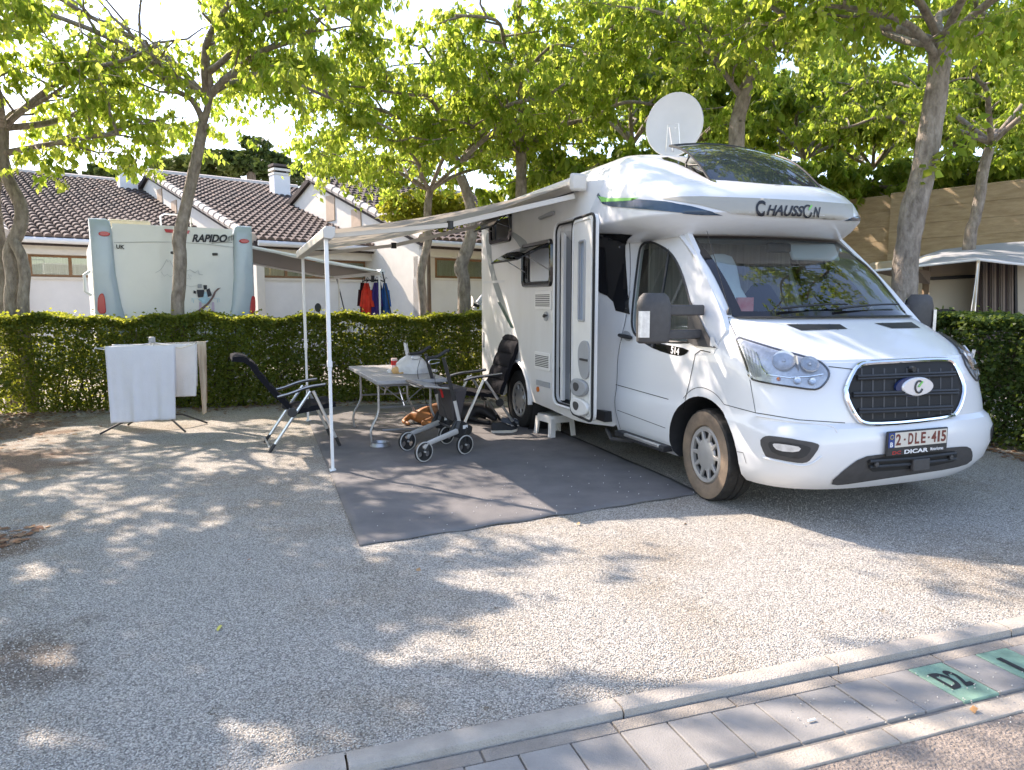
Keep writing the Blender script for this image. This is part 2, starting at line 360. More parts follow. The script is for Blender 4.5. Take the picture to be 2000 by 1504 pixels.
# loose pebbles on the near part of the gravel
def pebbles(n):
    base = np.array([(1,0,0),(-1,0,0),(0,1,0),(0,-1,0),(0,0,1),(0,0,-1)], float)
    tri = np.array([(0,2,4),(2,1,4),(1,3,4),(3,0,4),(2,0,5),(1,2,5),(3,1,5),(0,3,5)])
    Y = 2.0+RNG.random(n*2)**1.5*4.2; X = (RNG.random(n*2)-.5)*2*(Y*.76)
    ok = ((X-kA.x)*kn.x+(Y-kA.y)*kn.y) < -.02; X, Y = X[ok][:n], Y[ok][:n]; n = len(X)
    sc = RNG.uniform(.0024, .0048, (n, 1, 1))*np.stack([RNG.uniform(.8, 1.3, n), RNG.uniform(.7, 1.1, n), RNG.uniform(.5, .8, n)], 1)[:, None, :]
    a = RNG.uniform(0, 6.28, n); V = base[None]*sc*RNG.uniform(.8, 1.2, (n, 6, 1))
    x = V[..., 0]*np.cos(a)[:, None]-V[..., 1]*np.sin(a)[:, None]; y = V[..., 0]*np.sin(a)[:, None]+V[..., 1]*np.cos(a)[:, None]
    V = np.stack([x+X[:, None], y+Y[:, None], V[..., 2]+.002], -1).reshape(-1, 3)
    T = (tri[None]+(np.arange(n)*6)[:, None, None]).reshape(-1, 3); return V, T
def islandmat(name, cols, rough=.85):
    m = bpy.data.materials.new(name); m.use_nodes = True; t = m.node_tree; b = t.nodes['Principled BSDF']; b.inputs['Roughness'].default_value = rough; b.inputs['Specular IOR Level'].default_value = .25
    g = t.nodes.new('ShaderNodeNewGeometry'); r = t.nodes.new('ShaderNodeValToRGB'); e = r.color_ramp.elements
    e[0].color = (*cols[0], 1); e[1].color = (*cols[-1], 1)
    for i, c in enumerate(cols[1:-1]): x = e.new((i+1)/(len(cols)-1)); x.color = (*c, 1)
    t.links.new(g.outputs['Random Per Island'], r.inputs[0]); t.links.new(r.outputs[0], b.inputs['Base Color']); return m
M_peb = islandmat('pebbles', [(.31, .288, .255), (.47, .44, .39), (.54, .505, .45), (.62, .585, .52), (.74, .70, .63)])
V, T = pebbles(44000); o = link('loose_gravel', np_mesh('loose_gravel', V, T, M_peb, True)); tag(o, 'small loose grey pebbles lying over the gravel pitch', 'gravel', kind='stuff')
# ------------------------------------------------------------------ leaf meshes
def leaves(P, size, droop=.5, up=None, shape='ovate', fold=.25, flat=1.0, wid=(.30, .42)):
    """P (n,3) leaf bases; returns verts, tris. Leaves hang by 'droop' (0 flat .. 1 down)."""
    n = len(P); a = RNG.uniform(0, 2*pi, n); d = np.clip(droop+RNG.normal(0, .35, n), -.6, 1.3)
    axis = np.stack([np.cos(a)*np.cos(d), np.sin(a)*np.cos(d), -np.sin(d)], 1)
    rnd = RNG.normal(0, 1, (n, 3)); side = np.cross(axis, rnd*.45+np.array([0, 0, 1.])*flat); side /= np.linalg.norm(side, axis=1)[:, None]+1e-9
    nor = np.cross(side, axis); L = (size*RNG.uniform(.65, 1.25, n))[:, None]; W = L*RNG.uniform(*wid, n)[:, None]
    if shape == 'ovate':
        pts = [P, P+axis*L*.42+side*W-nor*L*fold*.3, P+axis*L-nor*L*fold*.7, P+axis*L*.42-side*W-nor*L*fold*.3, P+axis*L*.5]
        V = np.stack(pts, 1).reshape(-1, 3); tri = np.array([(0,1,4),(1,2,4),(2,3,4),(3,0,4)]); k = 5
    else:
        pts = [P, P+axis*L*.5+side*W, P+axis*L, P+axis*L*.5-side*W]; V = np.stack(pts, 1).reshape(-1, 3); tri = np.array([(0,1,2),(0,2,3)]); k = 4
    return V, (tri[None]+(np.arange(n)*k)[:, None, None]).reshape(-1, 3)
M_hleaf = leafmat('hedge_leaf', (.05, .088, .016), (.14, .175, .035), (.24, .31, .02), (.62, .62, .08), .5, .35)
M_hleaf2 = leafmat('hedge_leaf_dark', (.04, .08, .022), (.10, .145, .035), (.12, .2, .02), (.3, .38, .06), .4, .35)
M_bark = mat('bark', (.15, .12, .095), .9, col2=(.40, .345, .29), vscale=16, bump=1.0, bscale=55, stretch=(1, 1, .45))
M_twig = mat('twig', (.12, .085, .06), .9, var=.3)
def hedge(name, label, path, width, h, density, m, size=.05):
    L0 = Vector(path[0]); root = thing(name, label, 'hedge', (L0.x, L0.y, 0)); PT = []; st = MB()
    for a, b in zip(path[:-1], path[1:]):
        a = Vector((*a, 0)); b = Vector((*b, 0)); d = b-a; ln = d.length; d.normalize(); nrm = np.array([-d.y, d.x, 0]); dd = np.array(d)
        n = int(ln*density); u = RNG.random(n)*ln
        # crown of leaves near the faces and the top, thinner low down
        w_ = RNG.random(n); q = RNG.random(n)
        zz = np.where(q < .30, h-np.abs(RNG.normal(0, .045, n)), h*(.02+.98*RNG.random(n)**1.02))
        vv = np.where(q < .30, RNG.uniform(-.5, .5, n), np.where(w_ < .46, -.5+np.abs(RNG.normal(0, .10, n)), np.where(w_ < .7, .5-np.abs(RNG.normal(0, .12, n)), RNG.uniform(-.5, .5, n))))*width
        wob = .05*np.sin(u*2.3+1)+.04*np.sin(u*5.1+zz*4)+.03*np.sin(u*11.7+zz*9); vv = vv+wob*np.sign(vv); zz = zz+np.where(zz > h*.8, .03*np.sin(u*3.1)+.025*np.sin(u*9.3+2), 0)
        bot = zz < h*.2; vv = np.where(bot, vv*.9, vv)
        shoot = RNG.random(n) < .012; zz = np.where(shoot & (zz > h*.9), zz+RNG.random(n)*.10, zz)
        hole = (np.sin(u*3.7+np.sin(zz*5))*np.sin(zz*7.3+u*1.9) > .78) & (q >= .30) & (RNG.random(n) < .55)
        keep = ~hole
        P = np.array(a)[None]+dd[None]*u[:, None]+nrm[None]*vv[:, None]; P[:, 2] = zz; PT.append(P[keep])
        s = .1
        while s < ln:
            for kk in range(2):
                p0 = a+d*(s+random.uniform(-.05, .05))+Vector(nrm)*random.uniform(-.15, .15)*width; pts = [p0]
                for j in range(3): p0 = p0+Vector((random.uniform(-.12, .12), random.uniform(-.12, .12), h*.3)); pts.append(p0)
                st.tube(pts, [.014, .011, .007, .004], 4, False)
                for j in range(3): e = pts[1+j % 2]; st.tube([e, e+Vector((random.uniform(-.3, .3), random.uniform(-.3, .3), random.uniform(.1, .35)))], .004, 3, False)
            s += .16
    P = np.concatenate(PT); V, T = leaves(P, size, .3, shape='diamond', flat=.15)
    link('foliage', np_mesh('foliage', V, T, m), root, True); st.build('stems', M_twig, root, True); return root
def hl(px, py): p = G(px, py); return (p.x, p.y)
HU = Vector((.968, .25, 0))
H0 = Vector((-7.0, 9.75, 0)); H1 = H0+HU*8.7
hedge('boxwood_hedge', 'long clipped green hedge behind the table and drying rack', [(H0.x, H0.y), (H1.x, H1.y)], .6, 1.31, 15000, M_hleaf)
hedge('boxwood_hedge', 'end of clipped hedge turning forward at the left border', [(-6.5, 3.9), (-6.85, 6.9), (-7.05, 9.4)], .6, 1.36, 11000, M_hleaf)
RH = [Vector((6.15, 4.3, 0)), Vector((5.62, 6.0, 0)), Vector((5.32, 7.4, 0)), Vector((4.35, 10.2, 0))]
hedge('boxwood_hedge', 'dark green clipped hedge to the right of the white motorhome', [(p.x, p.y) for p in RH], .75, 1.34, 15000, M_hleaf2)
# leaf litter along the borders
def litter(n, fn, sz):
    P = np.array([fn() for _ in range(n)]); V, T = leaves(P, sz, 0.0, shape='diamond'); V[:, 2] = np.clip(V[:, 2]*.25+.006, .004, .03); return V, T
M_lit = islandmat('dry_leaf', [(.10, .05, .03), (.22, .10, .05), (.30, .17, .09), (.38, .26, .15), (.16, .08, .05)])
def lit_fn():
    q = random.random()
    if q < .45: p = H0+HU*random.uniform(0, 8.5)+Vector((HU.y, -HU.x, 0))*(.15+abs(random.gauss(0, .3)))
    elif q < .85: p = Vector((-6.9+abs(random.gauss(0, .7)), random.uniform(6.3, 9.6), 0))
    elif q < .93: p = Vector((random.uniform(4.9, 5.2), random.uniform(5.8, 7.6), 0))+Vector((-.1, 0, 0))
    else: p = Vector((-3.3+random.uniform(-.35, .2), 4.3+random.uniform(-.35, .35), 0))
    return (p.x, p.y, .004)
V, T = litter(2600, lit_fn, .06); o = link('leaf_litter', np_mesh('leaf_litter', V, T, M_lit)); tag(o, 'dry brown leaves scattered along the foot of the hedges', 'leaf litter', kind='stuff')
# ------------------------------------------------------------------ terraced houses beyond the hedge
M_stucco = mat('cream_render', (.70, .655, .57), .9, var=.05, vscale=4, bump=.15, bscale=90)
M_wallw = mat('white_render', (.76, .745, .72), .9, var=.04, vscale=3, bump=.15, bscale=90)
M_rt = islandmat('roof_tile', [(.05, .042, .04), (.085, .068, .062), (.13, .10, .088), (.075, .066, .062), (.18, .13, .105)])
M_rtb = mat('roof_channel', (.045, .034, .03), .9, var=.3, vscale=12)
M_wood = mat('brown_window_frame', (.26, .14, .065), .5, var=.2, vscale=12)
M_curt = mat('curtain', (.50, .44, .36), .9, var=.25, vscale=4, stretch=(14, 14, .6))
M_verge = mat('verge_mortar', (.52, .46, .40), .9, var=.15, vscale=14)
HUu = Vector((.766, .643, 0)); HUn = Vector((.643, -.766, 0)); UP = Vector((0, 0, 1))
def tile_mesh():
    m = MB(); L, w0, w1 = .42, .078, .10; n = 6; R = []
    for q, (yy, w_, zz) in enumerate(((0, w1, .035), (L, w0, .0))):
        R.append([Vector((w_*cos(pi*k/n), yy, zz+w_*.85*sin(pi*k/n))) for k in range(n+1)])
    m.loft(R, closed=False); m.add([R[0][k] for k in range(n+1)]+[Vector((0, 0, .035))], [(k, k+1, n+1) for k in range(n)])
    return m.mesh('roof_tile', M_rt, smooth=True, ang=60)
TILE = tile_mesh()
def house(label, E0, width, run, pitch, ze, wins, gable=True, chim=None, glab=None):
    E0 = Vector((E0[0], E0[1], 0)); root = thing('terraced_house', label, 'house', (E0.x, E0.y, 0), group='terraced houses beyond the hedge')
    tp = math.tan(pitch); W = lambda a, b, z: E0+HUu*a-HUn*b+UP*z      # a along eave, b back from eave
    # roof slab
    m = MB(); P = [W(-.12, -.15, ze-.02-.15*tp), W(width+.1, -.15, ze-.02-.15*tp), W(width+.1, run, ze+run*tp), W(-.12, run, ze+run*tp)]
    m.prism(P, (0, 0, -.16)); roof = m.build('roof', M_rtb, root, True, smooth=False)
    ridge = MB(); ridge.tube([W(-.15, run, ze+run*tp+.02), W(width+.1, run, ze+run*tp+.02)], .13, 8); ridge.build('ridge_cap', M_verge, roof, True)
    # verge tiles along the gable edge
    for k in range(int(run/.42)):
        b0 = k*.42; v = MB(); v.tube([W(-.16, b0-.1, ze+(b0-.1)*tp+.05), W(-.16, b0+.36, ze+(b0+.36)*tp+.035)], [.125, .10], 8); v.build('verge_tile', M_verge, roof, True)
    # back slope
    m = MB(); m.prism([W(-.12, run, ze+run*tp), W(width+.1, run, ze+run*tp), W(width+.1, run+3, ze+(run-3)*tp), W(-.12, run+3, ze+(run-3)*tp)], (0, 0, -.16)); m.build('back_slope', M_rtb, roof, True, smooth=False)
    # barrel tiles: one object each for the nearest 300, the rest joined
    ex = HUu; ey = (-HUn+UP*tp).normalized(); ez = ex.cross(ey)
    rot = Matrix((ex, ey, ez)).transposed().to_4x4(); cols = int(width/.21); rows = int((run+.1)/.36*sqrt(1+tp*tp)); cnt = 0; rest = MB()
    base = np.array([v.co for v in TILE.vertices]); tf = [tuple(p.vertices) for p in TILE.polygons]
    for r in range(rows):
        for c in range(cols):
            sl = -.16+r*.36; p = W(.08+c*.21+random.uniform(-.008, .008), sl/sqrt(1+tp*tp), ze+sl/sqrt(1+tp*tp)*tp+.005)
            mm = Matrix.Translation(p) @ rot @ Matrix.Rotation(random.uniform(-.035, .035), 4, 'Z')
            if cnt < 295:
                o = bpy.data.objects.new('roof_tile', TILE); COL.objects.link(o); o.parent = roof; o.matrix_basis = mm; cnt += 1
            else: rest.add([mm @ Vector(b) for b in base], tf)
    o = rest.build('upper_tiles', M_rt, roof, True, ang=60); o['kind'] = 'stuff'
    # walls
    m = MB(); m.prism([W(0, .35, 0), W(width, .35, 0), W(width, .35, 2.08), W(0, .35, 2.08)], -HUn*.25); m.build('front_wall', M_wallw, root, True, smooth=False)
    m = MB(); m.prism([W(0, .30, 2.06), W(width, .30, 2.06), W(width, .30, 2.12), W(0, .30, 2.12)], -HUn*.28); m.build('sill_course', M_stucco, root, True, smooth=False)
    m = MB(); m.prism([W(0, .0, ze-.42), W(width, 0, ze-.42), W(width, 0, ze-.06), W(0, .0, ze-.06)], -HUn*.3); m.build('fascia', M_stucco, root, True, smooth=False, bevel=.01)
    m = MB(); m.tube([W(-.05, -.2, ze-.1), W(width, -.2, ze-.1)], .07, 8); m.build('gutter', M_wplast, root, True)
    zt = ze-.40
    prev = 0
    for (a0, a1, npan) in wins:
        wn = MB(); fr = []
        wn.prism([W(a0, .42, 2.12), W(a1, .42, 2.12), W(a1, .42, zt), W(a0, .42, zt)], -HUn*.02)
        wobj = wn.build('window', M_curt, root, True, smooth=False)
        for k in range(npan+1):
            q = a0+(a1-a0)*k/npan; f = MB(); f.prism([W(q-.035, .37, 2.12), W(q+.035, .37, 2.12), W(q+.035, .37, zt), W(q-.035, .37, zt)], -HUn*.05); f.build('frame', M_wood, wobj, True, smooth=False)
        for z0, z1 in ((2.122, 2.18), (zt-.07, zt-.002)):
            f = MB(); f.prism([W(a0-.034, .375, z0), W(a1+.034, .375, z0), W(a1+.034, .375, z1), W(a0-.034, .375, z1)], -HUn*.04); f.build('frame', M_wood, wobj, True, smooth=False)
        for k in range(npan):
            q0 = a0+(a1-a0)*k/npan+.036; q1 = a0+(a1-a0)*(k+1)/npan-.036; f = MB(); f.prism([W(q0, .395, 2.185), W(q1, .395, 2.185), W(q1, .395, zt-.075), W(q0, .395, zt-.075)], -HUn*.006); f.build('pane', M_glass, wobj, True, smooth=False)
    spans = sorted([(a0, a1) for a0, a1, _ in wins]); q = 0
    for a0, a1 in spans+[(width, width)]:
        if a0-q > .05: m = MB(); m.prism([W(q, .36, 2.12), W(a0-.035, .36, 2.12), W(a0-.035, .36, zt), W(q, .36, zt)], -HUn*.2); m.build('pier', M_stucco, root, True, smooth=False)
        q = a1+.035
    # gable end
    gw = MB(); gw.prism([W(0, .12, 0), W(0, run+3, 0), W(0, run+3, ze+(run-3)*tp-.14), W(0, run, ze+run*tp-.14), W(0, .12, ze+.12*tp-.14)], HUu*.2); gw.build('gable_wall', M_stucco, root, True, smooth=False)
    for b_, z_ in ((run-1.0, ze+run*tp-1.45), (run-2.6, ze+run*tp-2.0)):
        m = MB(); m.prism([W(-.03, b_, z_), W(-.03, b_-.55, z_), W(-.03, b_-.55, z_+.75), W(-.03, b_, z_+.75)], HUu*.05); m.build('vent', mat('shutter', (.50, .38, .27), .7, var=.1), root, True, smooth=False)
    if chim:
        a, b_ = chim; cz = ze+b_*tp; c = MB(); M3 = Matrix((HUu, HUn, UP)).transposed()
        c.box(W(a, b_, cz+.2), (.58, .46, 1.0), M3); co = c.build('chimney', M_wallw, roof, True, smooth=False, bevel=.01)
        for k in range(3):
            c = MB(); c.box(W(a, b_, cz+.74+k*.15), (.62, .50, .08), M3); c.build('chimney_cap', M_rt if k == 2 else M_stucco, roof, True, smooth=False)
        c = MB(); c.box(W(a, b_, cz+.85), (.4, .3, .42), M3); c.build('flue', M_gap, roof, True, smooth=False)
    return root, W
house('cream terraced house with brown strip window behind the rear of the grey and white motorhome', (-11.85, 17.3), 5.2, 9.6, radians(16.6), 3.08, [(.35, 4.6, 5)], chim=(4.3, 8.0))
house('terraced house with slatted chimney and tiled roof directly above the extended awning', (-6.35, 18.15), 5.3, 9.8, radians(16.6), 3.05, [(.1, 3.2, 4)], chim=(3.7, 7.4))
hC, WC = house('terraced house with downpipe on its corner and tall bare gable wall', (-2.15, 18.1), 6.5, 6.4, radians(20), 3.05, [(.55, 2.1, 2), (2.6, 4.2, 2)])
m = MB(); m.tube([WC(.05, .22, 2.95), WC(.05, .22, 2.75), WC(.08, .30, 2.55), WC(.08, .30, .1)], .05, 8); m.build('downpipe', M_wplast, hC, True)
m = MB(); m.prism([WC(-.03, 3.0, 1.75), WC(-.03, 2.8, 1.75), WC(-.03, 2.8, 2.05), WC(-.03, 3.0, 2.05)], HUu*.04); m.build('meter_box', M_wplast, hC, True, bevel=.004)
# ------------------------------------------------------------------ board marked boundary wall on the right
M_wall = mat('board_marked_concrete', (.36, .26, .155), .9, col2=(.52, .40, .26), vscale=3.2, bump=.5, bscale=26, stretch=(1, 1, 5))
wA = at(1600, 408, 16.8); wB = at(2080, 358, 13.0); WTOP = 3.75
wd = (wB-wA); wd.z = 0; wl = wd.length; wd.normalize(); wnn = Vector((-wd.y, wd.x, 0))
if wnn.y > 0: wnn = -wnn
wr = thing('boundary_wall', 'tall tan board-marked concrete wall behind the caravan', 'wall', (wA.x, wA.y, 0))
def WL(s, o_, z): p = wA+wd*s+wnn*o_; return Vector((p.x, p.y, z))
pil = (PL(1752, 500, wA, wd)-wA); pil.z = 0; ps = pil.length; sp = ps
bounds = [-9.0, -4.6, ps-.02-.4, ps, ps+3.4, ps+6.8]
bounds = [ps-8.8, ps-4.4, ps, ps+4.4, ps+8.8, ps+13.2]
for a, b_ in zip(bounds[:-1], bounds[1:]):
    z = 0; k = 0
    while z < WTOP-.01:
        z1 = min(WTOP, z+.31); m = MB(); m.prism([WL(a+.16, random.uniform(0, .012), z+.004), WL(b_-.16, random.uniform(0, .012), z+.004), WL(b_-.16, random.uniform(0, .012), z1), WL(a+.16, random.uniform(0, .012), z1)], -wnn*.2); m.build('wall_board', M_wall, wr, True, smooth=False); z = z1
for a in bounds:
    m = MB(); m.prism([WL(a-.155, .10, 0), WL(a+.155, .10, 0), WL(a+.155, .10, WTOP+.02), WL(a-.155, .10, WTOP+.02)], -wnn*.4); m.build('pilaster', M_wall, wr, True, smooth=False, bevel=.01)
# ================================================================== THE WHITE MOTORHOME
VA = radians(-69.2); VO = Vector((2.368, 5.708, 0)); WBASE = 3.41; HW = 1.18
MH = thing('motorhome', 'white motorhome with open entrance door and extended awning on the gravel pitch', 'motorhome', VO, VA)
VM = ROOTM[MH.name]; VI = VM.inverted(); VC = VI @ CC
def vray(x, y): return (VI.to_3x3() @ ray(x, y)).normalized()
def VY(x, y, Y): d = vray(x, y); return VC + d*((Y-VC.y)/d.y)
def VX(x, y, X): d = vray(x, y); return VC + d*((X-VC.x)/d.x)
def VZ(x, y, z): d = vray(x, y); return VC + d*((z-VC.z)/d.z)
def sellipse(xb, xs, xn, W, n, z, k=14, ks=5):
    """plan outline: back right -> along the right side -> nose -> left side -> back left"""
    R = [(xb+(xs-xb)*i/ks, -W) for i in range(ks)]
    for i in range(k+1):
        a = pi/2*i/k; R.append((xs+(xn-xs)*sin(a)**(2/n), -W*cos(a)**(2/n) if i < k else 0))
    return [Vector((x, y, z)) for x, y in R] + [Vector((x, -y, z)) for x, y in reversed(R[:-1])]
def interp(tab, z):
    for a, b in zip(tab[:-1], tab[1:]):
        if a[0] <= z <= b[0]:
            f = (z-a[0])/(b[0]-a[0]); return [x+(y-x)*f for x, y in zip(a[1:], b[1:])]
    return list(tab[-1][1:])
# ---- lower cab body, wheel arches cut out
low = [(.25, .35, .90, .93, 3.0), (.30, .35, .955, .985, 3.2), (.38, .35, 1.0, 1.015, 3.6), (.50, .35, 1.035, 1.03, 3.8), (.62, .35, 1.035, 1.035, 3.8), (.685, .33, 1.015, 1.03, 3.6), (.715, .32, .985, 1.02, 3.4), (.80, .3, .98, 1.02, 3.3), (.92, .28, .955, 1.015, 3.2), (1.02, .25, .92, 1.01, 3.1), (1.08, .22, .885, 1.005, 3.1), (1.12, .2, .85, 1.0, 3.1)]
m = MB(); m.loft([sellipse(-1.28, *interp(low, z)[:2], interp(low, z)[2], interp(low, z)[3], z, 18, 8) for z in [r[0] for r in low]], closed=True, cap0=True, cap1=True)
cab = m.build('cab_body', [M_white, M_black], MH, ang=28)
cut = MB()
for sy in (-1, 1): cut.lathe([(.432, sy*.55), (.432, sy*1.3)], (0.03, 0, .365), 'Y', 48)
co = cut.build('cutter', [M_black, M_black], MH)
bo = cab.modifiers.new('b', 'BOOLEAN'); bo.operation = 'DIFFERENCE'; bo.object = co; bo.solver = 'EXACT'
def bake(o):
    dg = bpy.context.evaluated_depsgraph_get(); dg.update(); me = bpy.data.meshes.new_from_object(o.evaluated_get(dg)); o.modifiers.clear(); o.data = me
bpy.context.view_layer.update(); bake(cab); bpy.data.objects.remove(co)
for p in cab.data.polygons:
    c = p.center
    if .34 < sqrt((c.x-.03)**2+(c.z-.365)**2) < .45 and abs(c.y) > .54 and abs(p.normal.y) < .3 and (c.x-.03)**2+(c.z-.365)**2 < .4325**2: p.material_index = 1
    elif abs(abs(c.y)-.55) < .01 and abs(c.x) < .45 and abs(p.normal.y) > .9: p.material_index = 1
cab.data.set_sharp_from_angle(angle=radians(28))
# ---- bonnet and wings up to the windscreen
up = [(1.10, .2, .87, 1.002, 3.1), (1.14, .18, .80, .997, 3.2), (1.19, .14, .70, .99, 3.3), (1.25, .10, .585, .975, 3.4), (1.31, .05, .465, .955, 3.4), (1.36, .0, .36, .93, 3.3), (1.395, -.02, .29, .905, 3.1), (1.41, -.04, .22, .88, 3)]
m = MB(); m.loft([sellipse(-.16, r[1], r[2], r[3], r[4], r[0], 18, 4) for r in up], closed=True, cap0=False, cap1=True)
bonnet = m.build('bonnet', M_white, MH, ang=28)
# ---- cab side walls with window openings
def cabY(X, z):
    w_ = 1.004 if z < 1.12 else 1.004-(z-1.12)*.10-max(0, z-1.3)*.13
    if X > -.1: w_ -= (X+.1)*.10*max(0, min(1, (z-1.2)/.3))
    return w_
def ws_edge(t): return Vector((.125-.70*t-.05*sin(pi*t)*-1, 0, 1.395+.66*t))
def cabwin_px(P): return [VY(x, y, -.90) for x, y in P]
wp = smooth_poly([(p.x, p.z) for p in cabwin_px([(1236, 492), (1238, 478), (1248, 471), (1264, 474), (1300, 492), (1328, 530), (1352, 580), (1372, 626), (1386, 668), (1330, 668), (1266, 660), (1252, 645), (1245, 600)])], 2)
wsl = [(.15, 1.385), (-.05, 1.60), (-.27, 1.82), (-.52, 2.05)]
sideo = [(-1.27, 1.09), (-.10, 1.09), (.12, 1.12), (.22, 1.30)]+wsl+[(-.62, 2.12), (-1.27, 2.12)]
for sgn, nm in ((-1, 'cab_side'), (1, 'cab_side')):
    m = surf_panel(sideo, [wp], lambda X, z: (X, sgn*cabY(X, z), z), .10, .045, (0, -sgn, 0)); m.build(nm, M_white, MH, ang=40)
    # rubber seal, glass and divider
    sp = [Vector((p[0], sgn*(cabY(p[0], p[1])+.001), p[1])) for p in dens(wp, .05)]
    m = MB(); m.tube(sp, .011, 6, closed=True); m.build('window_seal', M_black, MH)
    m = surf_panel(wp, [], lambda X, z: (X, sgn*(cabY(X, z)-.018), z), .15); m.build('side_window', M_glass, MH)
    m = MB(); q = [VY(1293, 486, -.9), VY(1297, 660, -.9)]; m.tube([Vector((p.x, sgn*(cabY(p.x, p.z)-.012), p.z)) for p in q], .014, 6); m.build('window_divider', M_black, MH)
# ---- windscreen
def ws(u, t):      # u -1..1 across, t 0..1 up
    y0 = .865*u; a = max(0, 1-abs(y0/.905)**3.1)**(1/3.1); b0 = Vector((-.02+.31*a+.005, y0, 1.392))
    y1 = .80*u; b1 = Vector((-.47-.13*abs(u)**2.2, y1, 2.055)); p = b0.lerp(b1, t); k = sin(pi*t)*.035; return p+Vector((k, 0, k))
rings = [[ws(-1+2*i/20, t/10) for i in range(21)] for t in range(11)]
m = MB(); m.loft(rings, closed=False); wsg = m.build('windscreen', M_wsg, MH)
m = MB(); bp = [ws(-1, t/10) for t in range(11)]+[ws(-1+2*i/20, 1) for i in range(1, 21)]+[ws(1, 1-t/10) for t in range(1, 11)]+[ws(1-2*i/20, 0) for i in range(1, 20)]
inn = [ws(-.93+1.86*0, max(.05, min(.92, t/10))) for t in range(11)]+[ws(-.93+1.86*i/20, .92) for i in range(1, 21)]+[ws(.93, max(.05, min(.92, 1-t/10))) for t in range(1, 11)]+[ws(.93-1.86*i/20, .05) for i in range(1, 20)]
off = Vector((.003, 0, .003)); m.loft([[p+off for p in bp], [p+off for p in inn]], closed=True); m.build('windscreen_border', M_gloss, MH)
for sgn in (-1, 1):     # A pillars
    R = []
    for t in range(11):
        a = ws(sgn, t/10); z = a.z; X = a.x; b_ = Vector((X-.075, sgn*cabY(X-.075, z), z)); mid = (a+b_)/2+Vector((.012, sgn*.03, 0)); R.append([a+Vector((-.02, -sgn*.02, 0)), a+Vector((.004, sgn*.004, .0)), a.lerp(mid, .6)+Vector((.008, sgn*.008, 0)), mid, b_, b_+Vector((0, -sgn*.04, 0))])
    m = MB(); m.loft(R, closed=True, cap0=True, cap1=True); m.build('windscreen_pillar', M_white, MH, ang=50)
m = MB(); m.add([ws(-1+2*i/20, 1)+d for i in range(21) for d in (Vector((.0, 0, 0)), Vector((-.75, 0, .06)))], [(2*i, 2*i+2, 2*i+3, 2*i+1) for i in range(20)]); m.build('cab_roof', M_white, MH)
# scuttle below the windscreen and wipers
m = MB(); m.loft([[ws(-1+2*i/20, 0)+Vector((.055, 0, -.005)) for i in range(21)], [ws(-1+2*i/20, .0)+Vector((-.03, 0, .012)) for i in range(21)]], closed=False); m.build('scuttle_panel', M_black, MH)
for u0, u1, t1 in ((-.62, .12, .055), (-.02, .80, .05)):
    pts = [ws(u0+(u1-u0)*i/6, .03+(.10 if i == 0 else .10)*sin(pi*i/6*.5+.2)*.5+t1*.3)+Vector((.03, 0, .018)) for i in range(7)]
    m = MB(); m.tube(pts, [.011]*3+[.008]*4, 6); m.build('wiper', M_black, MH)
# ---- overcab moulding
oc = [(2.035, -.75, -.46, .86, 2.6), (2.05, -.8, -.36, .92, 2.5), (2.12, -.95, -.25, 1.06, 2.4), (2.185, -1.05, -.17, 1.14, 2.35), (2.20, -1.05, -.16, 1.15, 2.35), (2.215, -1.05, -.165, 1.15, 2.35), (2.28, -1.05, -.19, 1.145, 2.35), (2.36, -1.08, -.25, 1.13, 2.35), (2.43, -1.1, -.36, 1.105, 2.4), (2.50, -1.15, -.52, 1.07, 2.5), (2.59, -1.2, -.74, 1.035, 2.6), (2.69, -1.25, -.97, .985, 2.8), (2.79, -1.45, -1.18, .90, 2.8), (2.86, -1.7, -1.40, .78, 2.8), (2.90, -1.85, -1.6, .62, 2.7), (2.92, -2.0, -1.85, .42, 2.5)]
BX = -2.35
rings = []
for z, xs, xn, W_, n in oc:
    rings.append(sellipse(min(BX if z < 2.7 else BX-(z-2.7)*3, xs-.1), xs, xn, W_, n, z, 18, 6))
m = MB(); m.loft(rings, closed=True, cap0=True, cap1=True); ocab = m.build('overcab', M_white, MH, ang=40)
# ---- coach body
XR = -4.70
bot = [(XR, .46), (-4.2, .42), (-3.95, .40)]+[(-WBASE+.44*cos(a), .37+.44*sin(a)) for a in [pi*(1.0-.1*i) for i in range(11)]]+[(-2.93, .38), (-2.4, .36), (-1.9, .335), (-1.35, .345), (-1.24, .40), (-1.24, 2.2), (-1.5, 2.55), (-1.5, 2.62), (XR+.10, 2.62), (XR+.03, 2.58), (XR, 2.48)]
dhole = smooth_poly([(-2.275, .47), (-1.76, .47), (-1.76, 2.27), (-2.275, 2.27)], 0)
def rrect(x0, z0, x1, z1, r, n=4):
    P = []
    for cx, cz, a0 in ((x1-r, z0+r, -pi/2), (x1-r, z1-r, 0), (x0+r, z1-r, pi/2), (x0+r, z0+r, pi)):
        for i in range(n+1): a = a0+pi/2*i/n; P.append((cx+r*cos(a), cz+r*sin(a)))
    return P
dhole = rrect(-2.275, .47, -1.76, 2.27, .09); w1 = rrect(-3.15, 1.715, -2.42, 2.10, .05); w2 = rrect(-4.28, 2.27, -3.62, 2.545, .05)
def coachY(X, z):
    y = HW
    if X > -1.72: f = min(1, (X+1.72)/.46); f = f*f*(3-2*f); y = HW*(1-f)+(cabY(-1.24, z)+.005)*f
    return y-max(0, .5-z)*.12
m = surf_panel(bot, [dhole, w1, w2], lambda X, z: (X, -coachY(X, z), z), .12, .035, (0, 1, 0)); cside = m.build('side_wall', M_coach, MH, ang=40)
m = surf_panel(bot, [], lambda X, z: (X, coachY(X, z), z), .2, .035, (0, -1, 0)); m.build('side_wall', M_coach, MH, ang=40)
